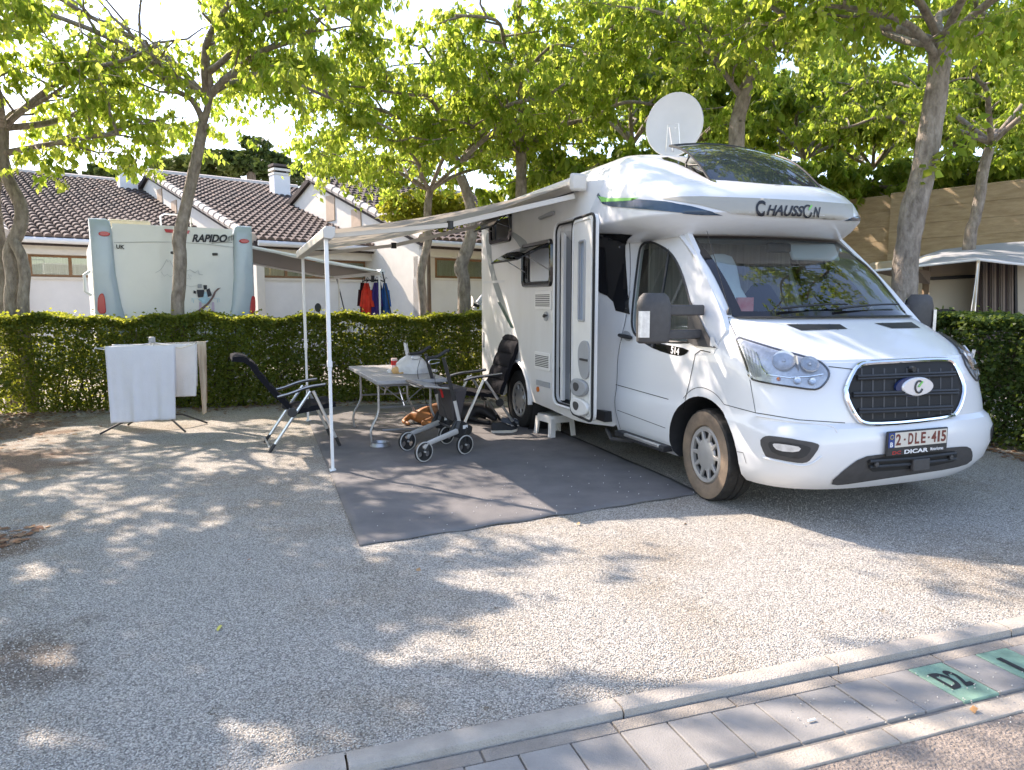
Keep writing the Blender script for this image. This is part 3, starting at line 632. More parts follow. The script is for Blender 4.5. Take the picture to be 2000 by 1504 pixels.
m = MB(); m.loft([[Vector((x, y, 2.60+.05*(1-(y/1.18)**2)+(0 if abs(y) < 1.17 else .0))) for y in [-1.175+2.35*i/12 for i in range(13)]] for x in (XR+.05, -3.5, -1.9)], closed=False); m.build('roof', M_white, MH)
m = MB(); 
for sgn in (-1, 1): m.tube([Vector((XR+.05, sgn*1.155, 2.612)), Vector((-1.75, sgn*1.155, 2.612))], .028, 8)
m.build('roof_rail', M_white, MH)
m = MB(); m.prism([Vector((XR, -1.17, .46)), Vector((XR, 1.17, .46)), Vector((XR, 1.17, 2.48)), Vector((XR+.1, 1.17, 2.64)), Vector((XR+.1, -1.17, 2.64)), Vector((XR, -1.17, 2.48))][:3]+[Vector((XR, 1.17, 2.6)), Vector((XR, -1.17, 2.6))], (-.04, 0, 0)); m.build('rear_panel', M_white, MH, bevel=.02)
m = MB(); m.box((-3.0, 0, .44), (3.3, 2.2, .1)); m.box((-1.3, 0, .38), (.5, 1.7, .12)); m.build('chassis', M_black, MH, smooth=False)
# rear wheel housing
m = MB(); m.loft([[Vector((-WBASE+.43*cos(2*pi*k/32), y, .37+.43*sin(2*pi*k/32))) for k in range(32)] for y in (-1.14, -.72)], cap1=True); m.build('wheel_housing', M_black, MH)
m = MB(); m.tube([(-WBASE+.445*cos(a), -1.185, .37+.445*sin(a)) for a in [pi*(1.02-.104*i) for i in range(11)]], .03, 6, sq=.6); m.build('wheel_arch', M_white, MH)
# interior seen through door and windows
m = MB(); m.add([Vector(p) for p in ((XR+.06, 1.12, .5), (-.9, 1.12, .5), (-.9, 1.12, 2.2), (XR+.06, 1.12, 2.55))], [(0, 1, 2, 3)]); m.box((-2.05, -.3, 1.3), (.9, .04, 1.7)); m.build('furniture', M_int, MH, smooth=False)
m = MB(); m.box((-2.22, -1.05, 1.4), (.06, .16, 1.8)); m.box((-2.05, -1.02, .62), (.4, .1, .3)); m.build('door_step_trim', M_grey, MH, smooth=False)
m = MB(); m.box((-2.205, -1.135, 1.37), (.06, .03, 1.76)); m.build('fly_screen', M_alupaint, MH, smooth=False)
m = MB(); m.box((-1.15, .0, 1.3), (.03, 1.56, 1.5)); m.build('cab_curtain', mat('curtain_brown', (.30, .26, .22), .9, var=.3, vscale=3, stretch=(1, 14, .5)), MH, smooth=False)
# ---- surfaces the drawn details are laid onto
def bvh_of(objs):
    V = []; F = []
    for o in objs:
        b = len(V); V += [v.co.copy() for v in o.data.vertices]; F += [tuple(i+b for i in p.vertices) for p in o.data.polygons]
    return BVHTree.FromPolygons(V, F)
fillp = MB(); fillp.add(*(lambda q: (q, [tuple(range(len(q)))]))([Vector((p[0], -cabY(p[0], p[1]), p[1])) for p in wp])); fo = fillp.build('tmp', M_white, MH)
fd = MB(); fd.add([Vector((x, -HW, z)) for x, z in ((-2.3, .4), (-1.7, .4), (-1.7, 2.3), (-2.3, 2.3))], [(0, 1, 2, 3)]); fdo = fd.build('tmp', M_white, MH)
pil_o = [o for o in MH.children if o.name.startswith('windscreen_pillar')]; sid_o = [o for o in MH.children if o.name.startswith('cab_side')]
bpy.context.view_layer.update()
BV = bvh_of([cab, bonnet, ocab, cside, fo, fdo, wsg]+pil_o+sid_o)
bpy.data.objects.remove(fo); bpy.data.objects.remove(fdo)
BVo = bvh_of([ocab]); BVf = bvh_of([cab, bonnet]); BVs = bvh_of([cab, cside]+sid_o)
def hit(x, y, off=.002, bv=None):
    d = vray(x, y); r = (bv or BV).ray_cast(VC, d)
    if r[0] is None: return None
    n = r[1]
    if n.dot(d) > 0: n = -n
    return r[0]+n*off, n
def decal(name, poly, mt, off=.0022, step=14, parent=None, bv=None, holes=(), sm=0):
    if sm: poly = smooth_poly(poly, sm)
    v, F = cdt_panel(poly, holes, step); P = []; ok = []
    for p in v:
        h = hit(p[0], p[1], off, bv); P.append(h[0] if h else Vector((0, 0, 0))); ok.append(h is not None)
    F = [f for f in F if all(ok[i] for i in f) and max((P[f[0]]-P[f[1]]).length, (P[f[1]]-P[f[2]]).length, (P[f[0]]-P[f[2]]).length) < .6]
    up_ = list(range(len(P)))
    def fnd(i):
        while up_[i] != i: up_[i] = up_[up_[i]]; i = up_[i]
        return i
    for f in F:
        for i in f[1:]: up_[fnd(i)] = fnd(f[0])
    cnt = {}
    for f in F: cnt[fnd(f[0])] = cnt.get(fnd(f[0]), 0)+1
    big = max(cnt, key=cnt.get) if cnt else 0
    m = MB(); m.add(P, [f for f in F if fnd(f[0]) == big])
    return m.build(name, mt, parent or MH, ang=60)
def ribbon(name, pts, w_, mt, off=.0025, parent=None, bv=None, step=6, closed=False, obj=True, raised=0):
    D = []
    P2 = [Vector(p) for p in pts]
    if closed: P2.append(P2[0])
    for a, b in zip(P2[:-1], P2[1:]):
        k = max(1, int((b-a).length/step)); D += [a.lerp(b, q/k) for q in range(k)]
    D.append(P2[-1]); H = [hit(p[0], p[1], off, bv) for p in D]; H = [h for h in H if h]
    m = MB(); L = []; n = len(H)
    if raised: m.tube([h[0] for h in H], w_, 6); 
    else:
        for i, (p, nn) in enumerate(H):
            t = (H[min(i+1, n-1)][0]-H[max(i-1, 0)][0]).normalized(); s_ = t.cross(nn).normalized()*w_/2; L.append([p-s_, p+s_])
        F = [i for i in range(n-1) if (H[i+1][0]-H[i][0]).length < .15]
        V = [q for l in L for q in l]; m.add(V, [(2*i, 2*i+1, 2*i+3, 2*i+2) for i in F])
    return m.build(name, mt, parent or MH) if obj else m
# panel gaps
ribbon('door_seam', smooth_poly([(1229, 455), (1232, 520), (1229, 600), (1206, 690), (1206, 750), (1199, 790), (1212, 838)], 2, False), .007, M_gap, bv=BVs)
ribbon('door_seam', smooth_poly([(1395, 690), (1360, 682), (1352, 725), (1334, 800)], 1, False), .007, M_gap, bv=BVs)
ribbon('door_seam', [(1203, 751), (1306, 780)], .006, M_gap, bv=BVs); ribbon('door_seam', [(1206, 801), (1300, 836)], .005, M_gap, bv=BVs)
ribbon('wing_seam', smooth_poly([(1335, 778), (1350, 760), (1372, 755), (1398, 768), (1415, 790)], 2, False), .005, M_gap, bv=BVs)
ribbon('wing_seam', [(1415, 790), (1475, 806), (1560, 820), (1650, 826)], .005, M_gap, bv=BVf)
ribbon('bonnet_seam', [(1424, 628), (1437, 656)], .005, M_gap, bv=BVf); ribbon('bonnet_seam', [(1618, 716), (1670, 722)], .006, M_gap, bv=BVf)
ribbon('wing_seam', [(1465, 742), (1476, 806)], .004, M_gap, bv=BVf)
# glossy black panel between coach and cab door
decal('black_panel', [(1160, 455), (1212, 456), (1236, 458), (1227, 466), (1222, 480), (1222, 500), (1229, 600), (1231, 614), (1203, 607), (1198, 590), (1186, 578), (1172, 572), (1160, 556)], M_gloss, step=6, bv=BV, off=.006)
h1, h2 = hit(1213, 655, .02, BVs), hit(1237, 660, .02, BVs); m = MB(); m.tube([h1[0], h1[0].lerp(h2[0], .3)+h1[1]*.012, h1[0].lerp(h2[0], .8)+h1[1]*.012, h2[0]], [.016, .019, .019, .014], 8); hd = m.build('door_handle', M_black, MH)
decal('handle_cup', smooth_poly([(1216, 645), (1232, 648), (1234, 668), (1218, 664)], 2), M_grey, .002, 4, hd, BVs)
# 514 flash on the door
decal('door_flash', smooth_poly([(1241, 656), (1262, 663), (1290, 671), (1348, 682), (1340, 692), (1328, 696), (1300, 690), (1265, 676)], 1), M_gloss, step=7, bv=BVs, off=.003)
def fine(V, F, mx=.12):
    bm = bmesh.new(); vs_ = [bm.verts.new((x, y, 0)) for x, y in V]
    for f in F:
        try: bm.faces.new([vs_[i] for i in f])
        except ValueError: pass
    bmesh.ops.triangulate(bm, faces=bm.faces)
    for _ in range(4):
        e = [e for e in bm.edges if e.calc_length() > mx]
        if not e: break
        bmesh.ops.subdivide_edges(bm, edges=e, cuts=1); bmesh.ops.triangulate(bm, faces=bm.faces)
    bm.verts.index_update(); V = [(v.co.x, v.co.y) for v in bm.verts]; F = [tuple(v.index for v in f.verts) for f in bm.faces]; bm.free(); return V, F
def text_px(name, txt, q0, q1, q2, mt, bv, off=.005, bold=.0, shear=0, parent=None, cut=1):
    """text with lower left q0, lower right q1, upper left q2 in the picture, laid onto the surface"""
    V, F = fine(*text2d(txt, 1, 'LEFT', shear, bold)); xs = [v[0] for v in V]; ys = [v[1] for v in V]; x0, x1, y0, y1 = min(xs), max(xs), min(ys), max(ys); P = []
    for x, y in V:
        u, v_ = (x-x0)/(x1-x0), (y-y0)/(y1-y0); h = hit(q0[0]+(q1[0]-q0[0])*u+(q2[0]-q0[0])*v_, q0[1]+(q1[1]-q0[1])*u+(q2[1]-q0[1])*v_, off, bv); P.append(h[0] if h else Vector((0, 0, 0)))
    m = MB(); m.add(P, F); return m.build(name, mt, parent or MH, smooth=False)
M_letw = mat('white_lettering', (.8, .8, .8), .5)
text_px('number_514', '514', (1311, 690), (1327, 694), (1312, 676), M_letw, BVs, bold=.03)
# overcab graphics
decal('beige_band', smooth_poly([(1290, 388), (1330, 384.5), (1370, 384), (1470, 387.5), (1580, 393), (1664, 399.5), (1666, 424), (1640, 429), (1500, 422), (1430, 416.5), (1365, 400)], 0), M_beige, step=6, bv=BVo, off=.006)
decal('navy_stripe', [(1153, 364), (1166, 372), (1182, 396), (1205, 391), (1250, 390), (1300, 394), (1350, 403), (1412, 420), (1360, 419), (1260, 409), (1196, 404), (1178, 399)], M_navy, step=5, bv=BVo, off=.008)
decal('green_flash', [(1170, 384), (1190, 388), (1250, 387), (1236, 392), (1205, 394), (1176, 395)], M_green, step=5, bv=BVo, off=.010)
decal('navy_stripe', [(1648, 430), (1677, 421), (1679, 431)], M_navy, step=5, bv=BVo, off=.008)
# maker's lettering: large C, small capitals, O drawn as an open ring with a green tick
text_px('lettering', 'C', (1475, 420), (1494, 422), (1475, 392), M_ink, BVo, .011, .03, .12)
text_px('lettering', 'HAUSS', (1496, 419.5), (1565, 422), (1500, 401), M_ink, BVo, .011, .03, .12)
text_px('lettering', 'N', (1587, 423), (1599, 424), (1589, 405), M_ink, BVo, .011, .03, .12)
def ring_px(cx, cy, rx, ry, a0, a1, w_, mt, bv, off, name, parent=None, tilt=0):
    return ribbon(name, [(cx+rx*cos(a0+(a1-a0)*i/20)+tilt*ry*sin(a0+(a1-a0)*i/20), cy+ry*sin(a0+(a1-a0)*i/20)) for i in range(21)], w_, mt, off, parent, bv, 2)
ring_px(1576, 413, 8, 10.5, -1.0, -6.0, .016, M_ink, BVo, .011, 'lettering')
ribbon('lettering_tick', [(1578, 411), (1584, 402)], .014, M_green, .013, None, BVo, 2)
# ---- side wall details
m = MB(); m.tube([Vector((x, -HW-.004, z)) for x, z in rrect(-2.30, .445, -1.735, 2.295, .10)], .024, 6, closed=True, sq=.6); m.build('door_frame', M_alupaint, MH)
m = MB(); m.tube([Vector((x, -HW-.008, z)) for x, z in dhole], .010, 6, closed=True); m.build('door_seal', M_rubber, MH)
def leafM(p0, p1): d = Vector((p1[0]-p0[0], p1[1]-p0[1], 0)); l = d.length; d.normalize(); return lambda u, z, o=0: Vector((p0[0]+d.x*u-d.y*-o*1, p0[1]+d.y*u-d.x*o, z)), l
LF, ll = leafM((-1.745, -1.235), (-1.175, -1.30))
do = rrect(0, .43, ll, 2.27, .07); dw = rrect(.2, 1.33, .36, 2.05, .02)
dm = surf_panel(do, [dw], lambda u, z: LF(u, z, .022), .15, .044, (LF(0, 0, -.02)-LF(0, 0, .022)).normalized()); door = dm.build('entrance_door', M_wplast, MH, ang=40)
m = MB(); m.tube([LF(u, z, .020) for u, z in do], .013, 6, closed=True); m.build('seal', M_rubber, door)
m = MB(); m.tube([LF(u, z, .028) for u, z in rrect(.03, .47, ll-.035, 2.235, .06)], .006, 6, closed=True); m.build('inner_moulding', M_wplast, door)
m = MB(); m.tube([LF(u, z, .026) for u, z in dw], .012, 6, closed=True); m.build('pane_frame', M_grey, door)
m = MB(); m.prism([LF(u, z, -.0) for u, z in dw], LF(0, 0, .006)-LF(0, 0, 0)); m.build('pane', mat('blue_grey_blind', (.30, .36, .45), .4), door)
m = MB(); m.prism([LF(u, z, .024) for u, z in smooth_poly([(.24, 1.10), (.36, 1.16), (.52, 1.14), (.53, .86), (.44, .80), (.36, .80), (.28, .84), (.22, .98)], 2)], LF(0, 0, .04)-LF(0, 0, .024)); m.build('lock_plate', M_grey, door, bevel=.004)
m = MB(); m.box(LF(.42, .98, .045), (.16, .02, .02)); m.build('handle', M_black, door)
for zc, w_ in ((.70, .40), (.52, .44)):
    m = MB(); m.prism([LF(u, z, .022) for u, z in smooth_poly([(.07, zc+.07), (.30, zc+.10), (.10+w_, zc+.07), (.08+w_, zc-.03), (.3, zc-.08), (.08, zc-.07)], 2)], LF(0, 0, .06)-LF(0, 0, .022)); m.build('door_pocket', M_wplast if zc < .6 else M_grey, door, bevel=.012)
    m = MB(); m.prism([LF(u, z, .061) for u, z in smooth_poly([(.16, zc+.045), (.28, zc+.06), (.34, zc+.03), (.28, zc-.03), (.18, zc-.02)], 2)], LF(0, 0, .063)-LF(0, 0, .061)); m.build('pocket_opening', M_dgrey, door)
# coach windows: black frames, glass and opened acrylic flaps
for (x0, z0, x1, z1, out, dz) in ((-3.15, 1.715, -2.42, 2.10, .36, -.17), (-4.28, 2.27, -3.62, 2.545, .20, -.16)):
    fr = MB(); R0 = rrect(x0-.055, z0-.055, x1+.055, z1+.055, .07); R1 = rrect(x0, z0, x1, z1, .05)
    fr.loft([[Vector((x, -HW-.003, z)) for x, z in R0], [Vector((x, -HW-.028, z)) for x, z in rrect(x0-.045, z0-.045, x1+.045, z1+.045, .065)], [Vector((x, -HW-.024, z)) for x, z in R1], [Vector((x, -HW+.03, z)) for x, z in R1]], closed=True)
    wf = fr.build('coach_window', M_gloss, MH)
    m = MB(); m.prism([Vector((x, -HW+.02, z)) for x, z in rrect(x0+.1, z0+.01, x1-.02, z1-.03, .02)], (0, .004, 0)); m.build('blind', mat('roller_blind', (.62, .65, .70), .6) if x0 > -3.5 else M_int, wf)
    y0 = -HW-.03; R = []
    for i in range(7):
        t = i/6; y = y0-out*t; z = z1+dz*t+.02*sin(pi*t)
        R.append([Vector((x0-.03+(x1-x0+.06)*k/6, y, z)) for k in range(7)])
    m = MB(); m.loft(R, closed=False); m.loft([[p+Vector((0, 0, .012)) for p in r] for r in R], closed=False); fl = m.build('window_flap', M_dglass, wf)
    m = MB(); m.tube([R[0][0], R[-1][0], R[-1][-1], R[0][-1]], .008, 6); m.build('flap_edge', M_black, wf)
    for xx in (x0+.03, x1-.03): m = MB(); m.tube([Vector((xx, -HW-.01, z0+.12)), Vector((xx, y0-out*.7, z1+dz*.7))], .006, 6); m.build('flap_stay', M_alu, wf)
def louvre(x0, x1, z0, z1, n):
    m = MB(); m.prism([Vector((x, -HW-.002, z)) for x, z in rrect(x0-.03, z0-.03, x1+.03, z1+.03, .02)], (0, -.012, 0)); fr = m.build('fridge_vent', M_wplast, MH, bevel=.003)
    for k in range(n): m = MB(); z = z0+(z1-z0)*(k+.5)/n; m.box(((x0+x1)/2, -HW-.0155, z), (x1-x0, .004, (z1-z0)/n*.45)); m.build('slot', M_dgrey, fr)
louvre(-2.80, -2.42, 1.45, 1.585, 7); louvre(-2.80, -2.44, .80, .93, 7)
m = MB(); m.prism([Vector((x, -HW-.002, z)) for x, z in [(-2.70, 2.385), (-2.68, 2.40), (-2.34, 2.425), (-2.31, 2.41), (-2.33, 2.385), (-2.66, 2.37)]], (0, -.035, 0)); m.build('porch_lamp', M_grey, MH, bevel=.006)
m = MB(); m.lathe([(.0, 0), (.05, 0), (.05, -.012), (.0, -.014)], (-2.53, -HW-.002, 1.35), 'Y', 20); cap = m.build('water_filler', M_grey, MH)
m = MB(); m.tube([(-2.53, -HW-.03, 1.35), (-2.48, -HW-.05, 1.365), (-2.43, -HW-.035, 1.36)], [.016, .012, .006], 8); m.build('key', M_black, cap)
m = MB(); m.box((-2.35, -HW-.004, 1.35), (.10, .008, .13)); m.build('sticker', M_wplast, MH, bevel=.003)
m = MB(); m.box((-2.60, -HW-.006, .62), (.36, .014, .06)); m.build('side_trim', M_grey, MH, bevel=.004)
m = MB(); m.lathe([(.0, 0), (.03, 0), (.028, -.014), (0, -.016)], (-2.74, -HW-.002, .545), 'Y', 16); m.build('side_reflector', M_amber, MH)
# swoosh graphics
M_sw = mat('grey_green_film', (.25, .28, .28), .35, var=.2, vscale=3); M_sw2 = mat('dark_green_film', (.04, .08, .07), .3)
decal('side_swoosh', smooth_poly([(949, 455), (958, 455), (962, 520), (985, 585), (998, 630), (1004, 640), (996, 638), (975, 592), (957, 535), (950, 490)], 1), M_sw, step=8, bv=BVs)
decal('side_swoosh', smooth_poly([(972, 590), (978, 590), (1002, 636), (1004, 641), (998, 640)], 0), M_sw2, step=6, bv=BVs, off=.0035)
decal('side_swoosh', smooth_poly([(1000, 452), (1012, 458), (1032, 474), (1026, 481), (1018, 487), (1008, 470), (1000, 462)], 1), M_sw, step=6, bv=BVs)
ribbon('side_trim_line', [(944, 552), (986, 549)], .03, M_white, .004, None, BVs)
# door step board and underside step
m = MB(); a, b_ = Vector((-1.16, -1.02, .335)), Vector((-.42, -1.02, .325)); m.box((-.80, -1.0, .315), (.80, .16, .05)); m.build('running_board', M_black, MH, bevel=.01)
m = MB(); m.box((-.74, -1.07, .33), (.56, .03, .025)); m.build('board_trim', M_alu, MH, bevel=.004)
m = MB(); m.tube([(-1.45, -1.02, .30), (-1.25, -1.08, .25), (-1.0, -1.0, .27)], .02, 6); m.build('exhaust', M_dgrey, MH)
# rear of coach side: small parts
m = MB(); m.box((-4.62, -HW-.004, 1.0), (.03, .02, .2)); m.build('hatch_lock', M_grey, MH)
# ---- front: grille
def gp(P): return [VX(x, y, .93) for x, y in P]
grl = smooth_poly([(1648, 770), (1657, 742), (1672, 717), (1686, 711), (1760, 707), (1846, 703), (1860, 709), (1874, 738), (1880, 760), (1874, 788), (1862, 810), (1850, 816), (1770, 826), (1700, 830), (1680, 826), (1664, 806)], 1)
decal('grille_backing', grl, M_gap, .004, 12, bv=BVf); gr = [o for o in MH.children if o.name.startswith('grille_backing')][0]; gr.name = 'grille'
hp = [hit(p[0], p[1], .010, BVf)[0] for p in dens(grl, 8)]; m = MB(); m.tube(hp, .017, 8, closed=True); m.build('chrome_surround', M_chrome, gr)
gc = Vector((1763, 767))
for yy0, yy1, x0, x1 in ((739, 731, 1672, 1862), (772, 765, 1663, 1868), (803, 796, 1674, 1856)):
    L = [(x0+(x1-x0)*i/16, yy0+(yy1-yy0)*i/16) for i in range(17)]
    for dyy, rr in ((-2.6, .011), (2.6, .009)):
        m = MB(); m.tube([hit(x, y+dyy, .014, BVf)[0] for x, y in L], rr, 6); m.build('grille_bar', M_black, gr)
for k in range(9):
    x = 1680+k*22; L = [(x, 720+4), (x+1.5, 816-(k*1.2))]
    ribbon('grille_rib', [(x+2, 720), (x+1, 820-k*1.3)], .012, M_dgrey, .006, gr, BVf)
h = hit(1776, 722, .01, BVf)[0]; m = MB(); m.lathe([(.0, .0), (.022, .0), (.018, .03), (0, .03)], h, 'X', 14); m.build('front_camera', M_black, gr)
hb = hit(1786, 757, .026, BVf); bc, bn = hb
M_badge = mat('badge_silver', (.72, .73, .74), .2, .3, coat=.5)
ex = Vector((0, 1, 0)); ez = Vector((0, 0, 1))
def ell(rx, rz, off, n=28): return [bc+Vector((off, 0, 0))+ex*rx*cos(2*pi*k/n)+ez*rz*sin(2*pi*k/n) for k in range(n)]
m = MB(); m.loft([[p+Vector((0, -.035, 0)) for p in ell(.155, .066, -.024)], [p+Vector((0, -.035, 0)) for p in ell(.155, .066, -.006)]], cap1=True); m.build('badge_backing', mat('badge_blue', (.015, .03, .10), .3), gr)
m = MB(); m.loft([ell(.142, .064, -.02), ell(.142, .064, .0), ell(.135, .058, .008)], cap1=True); bd = m.build('badge', M_badge, gr)
m = MB(); m.tube([bc+Vector((.010, 0, 0))+Vector((0, .034*cos(a), .040*sin(a))) for a in [1.2+4.7*i/16 for i in range(17)]], .007, 6); m.build('badge_ring', M_dgrey, gr)
m = MB(); m.tube([bc+Vector((.011, -.005, .0)), bc+Vector((.011, .03, .035))], .006, 6); m.build('badge_tick', M_green, gr)
# plate
pc = VX(1791, 861, 1.055); m = MB(); m.box(pc+Vector((0, 0, -.004)), (.018, .545, .165)); pt = m.build('number_plate', M_black, MH, bevel=.006)
M_plate = mat('plate_white', (.62, .58, .50), .45, var=.03); M_pred = mat('plate_maroon', (.16, .035, .025), .5); M_pblue = mat('plate_blue', (.02, .05, .2), .5)
m = MB(); m.box(pc+Vector((.010, .024, .020)), (.004, .47, .098)); m.build('plate_face', M_plate, pt, smooth=False)
m = MB(); m.box(pc+Vector((.010, -.239, .020)), (.004, .052, .098)); m.build('plate_band', M_pblue, pt, smooth=False)
def vtext(txt, y0, y1, z0, z1, X, mt, parent, name, bold=.02):
    V, F = text2d(txt, 1, 'LEFT', 0, bold); xs = [v[0] for v in V]; ys = [v[1] for v in V]; a, b, c, d = min(xs), max(xs), min(ys), max(ys)
    m = MB(); m.add([Vector((X, y0+(y1-y0)*(x-a)/(b-a), z0+(z1-z0)*(y-c)/(d-c))) for x, y in V], F); return m.build(name, mt, parent, smooth=False)
X_ = pc.x+.0135
for ch, (a, b_) in zip('2DLE415', ((-.205, -.16), (-.095, -.05), (-.035, .005), (.02, .062), (.115, .16), (.172, .192), (.205, .25))): vtext(ch, pc.y+a, pc.y+b_, pc.z-.016, pc.z+.060, X_, M_pred, pt, 'plate_character', .03)
for yy in (-.127, .09): m = MB(); m.box((X_, pc.y+yy, pc.z+.02), (.003, .012, .012)); m.build('plate_dot', M_pred, pt)
vtext('B', pc.y-.253, pc.y-.228, pc.z-.024, pc.z+.008, X_, M_letw, pt, 'plate_letter', .03)
m = MB()
for k in range(12): m.box((X_, pc.y-.24+.014*cos(pi*k/6), pc.z+.043+.014*sin(pi*k/6)), (.002, .004, .004))
m.build('plate_stars', mat('star_yellow', (.7, .55, .1), .5), pt)
vtext('DICAR', pc.y-.12, pc.y+.095, pc.z-.078, pc.z-.050, X_-.003, M_letw, pt, 'dealer_lettering', .03); vtext('Motorhomes', pc.y+.115, pc.y+.235, pc.z-.072, pc.z-.050, X_-.003, M_letw, pt, 'dealer_lettering')
vtext('DC', pc.y-.225, pc.y-.15, pc.z-.076, pc.z-.054, X_-.003, M_red, pt, 'dealer_logo')
# pressed lip under the fog lamp and along the bumper shoulder
ribbon('bumper_lip', smooth_poly([(1490, 893), (1530, 903), (1568, 910), (1586, 905), (1604, 892)], 2, False), .008, M_white, .004, None, BVf, raised=1)
ribbon('bumper_lip', smooth_poly([(1478, 812), (1540, 822), (1590, 827), (1628, 832), (1636, 845)], 2, False), .007, M_white, .002, None, BVf, raised=1)
ribbon('bumper_seam', [(1428, 880), (1452, 884), (1458, 905)], .004, M_gap, .003, None, BVf)
# lower intake
lo = smooth_poly([(1618, 944), (1650, 915), (1682, 892), (1720, 887), (1800, 880), (1870, 872), (1893, 872), (1899, 885), (1896, 903), (1860, 914), (1780, 926), (1700, 938), (1640, 947)], 1)
decal('lower_bumper', lo, M_dgrey, .006, 9, bv=BVf); lb = [o for o in MH.children if o.name.startswith('lower_bumper')][0]
decal('intake_mesh', smooth_poly([(1690, 893), (1860, 878), (1870, 886), (1858, 905), (1705, 922), (1695, 915)], 1), M_gap, .009, 9, lb, BVf)
for yy in (897, 908): ribbon('intake_bar', [(1695, yy+2), (1780, yy-4), (1862, yy-14)], .012, M_black, .016, lb, BVf, raised=1)
m = MB(); h = hit(1790, 903, .03, BVf)[0]; m.box(h, (.03, .15, .085)); m.build('radar_cover', M_dgrey, lb, bevel=.008)
for x, y in ((1706, 904), (1851, 890)): m = MB(); h = hit(x, y, .02, BVf)[0]; m.lathe([(0, 0), (.016, 0), (.016, .012), (0, .014)], h, 'X', 14); m.build('parking_sensor', M_dgrey, lb)
# head lamps: bucket, bowls, bulbs and clear lens
M_refl = mat('lamp_reflector', (.66, .66, .66), .3, .45, var=.2, vscale=22); M_lens = glassmat('lamp_lens', (.93, .95, .97), .10)
hlp = [(1436, 657), (1470, 668), (1520, 684), (1570, 697), (1598, 705), (1611, 715), (1619, 727), (1618, 738), (1610, 750), (1600, 759), (1588, 762), (1540, 755), (1490, 747), (1465, 740), (1458, 712), (1446, 682)]
def lamp(poly, mirror):
    def hh(x, y, off):
        p, n = hit(x, y, off, BVf); return (Vector((p.x, -p.y, p.z)), Vector((n.x, -n.y, n.z))) if mirror else (p, n)
    def dec(nm, poly, mt, off, par, step=8):
        v, F = cdt_panel(poly, (), step); m = MB(); m.add([hh(p[0], p[1], off)[0] for p in v], F); return m.build(nm, mt, par, ang=60)
    sp = smooth_poly(poly, 1); root = dec('headlamp', sp, M_refl, .003, MH)
    m = MB(); m.tube([hh(p[0], p[1], .006)[0] for p in dens(sp, 7)], .0065, 6, closed=True); m.build('lamp_rim', M_dgrey, root)
    for cx, cy, r_ in ((1531, 706, .075), (1580, 714, .062)):
        p, n = hh(cx, cy, .012); q = n.to_track_quat('Z', 'Y').to_matrix(); m = MB(); m.lathe([(r_, .002), (r_*.96, .012), (r_*.7, -.004+.006), (r_*.35, .004), (.012, .003), (.012, .016), (.0, .018)], p, 'Z', 24, M=q); m.build('lamp_bowl', M_refl, root)
    p, n = hh(1556, 715, .016); m = MB(); m.box(p, (.02, .012, .13), Matrix.Rotation(.25 if not mirror else -.25, 3, 'X')); m.build('lamp_divider', M_alu, root)
    p, n = hh(1521, 741, .014); m = MB(); m.lathe([(0, 0), (.014, 0), (.010, .014), (0, .018)], p, 'Z', 12, M=n.to_track_quat('Z', 'Y').to_matrix()); m.build('indicator_bulb', M_amber, root)
    for x, y in ((1557, 744), (1585, 746)):
        p, n = hh(x, y, .012); m = MB(); m.lathe([(.026, 0), (.022, .012), (.012, .008), (0, .01)], p, 'Z', 14, M=n.to_track_quat('Z', 'Y').to_matrix()); m.build('side_light', M_alu, root)
    for k in range(5):
        a = (1452+k*7, 676+k*4); b = (1470+k*4, 736); m = MB(); m.tube([hh(a[0]+(b[0]-a[0])*t/5, a[1]+(b[1]-a[1])*t/5, .008)[0] for t in range(6)], .0025, 4); m.build('lamp_flute', M_refl, root)
    m = MB(); m.tube([hh(x, y, .012)[0] for x, y in ((1478, 690), (1490, 720), (1500, 732), (1540, 738), (1580, 736), (1606, 732))], .005, 6); m.build('lamp_bezel', M_chrome, root)
    dec('lens', sp, M_lens, .030, root)
lamp(hlp, False); lamp(hlp, True)
# fog lamps
def fog(mirror):
    def mk(poly, mt, off, par, nm, step=9):
        v, F = cdt_panel(smooth_poly(poly, 1), (), step); P = []
        for p in v:
            h_ = hit(p[0], p[1], off, BVf)[0]; P.append(Vector((h_.x, -h_.y, h_.z)) if mirror else h_)
        m = MB(); m.add(P, F); return m.build(nm, mt, par, ang=60)
    r_ = mk([(1484, 862), (1492, 852), (1506, 851), (1560, 859), (1596, 865), (1601, 872), (1584, 897), (1572, 904), (1552, 903), (1500, 893), (1494, 888)], M_dgrey, .006, MH, 'fog_lamp')
    mk([(1500, 868), (1506, 861), (1540, 864), (1580, 871), (1584, 878), (1572, 893), (1555, 895), (1512, 887)], M_black, .010, r_, 'fog_recess'); mk([(1510, 868), (1515, 865), (1540, 868), (1566, 873), (1558, 883), (1520, 880)], M_refl, .014, r_, 'fog_glass', 6)
fog(False); fog(True)
# bonnet air grilles
for P in ([(1535, 634), (1640, 634), (1655, 643), (1565, 646)], [(1708, 632), (1780, 630), (1797, 641), (1742, 642)]):
    d_ = decal('bonnet_vent', P, M_black, .004, 8, bv=BVf)
    for k in range(1, 5): a = (P[0][0]+(P[1][0]-P[0][0])*k/5, P[0][1]); b = (P[3][0]+(P[2][0]-P[3][0])*k/5, P[3][1]); ribbon('vent_rib', [a, b], .006, M_dgrey, .007, d_, BVf, 3)
h = hit(1424, 612, 0, BV)[0]; m = MB(); m.lathe([(.022, -.01), (.018, .02), (.006, .04), (0, .042)], h, 'Z', 12); m.tube([h+Vector((0, 0, .03)), h+Vector((-.30, .0, .62))], [.004, .002], 5); m.build('radio_aerial', M_black, MH)
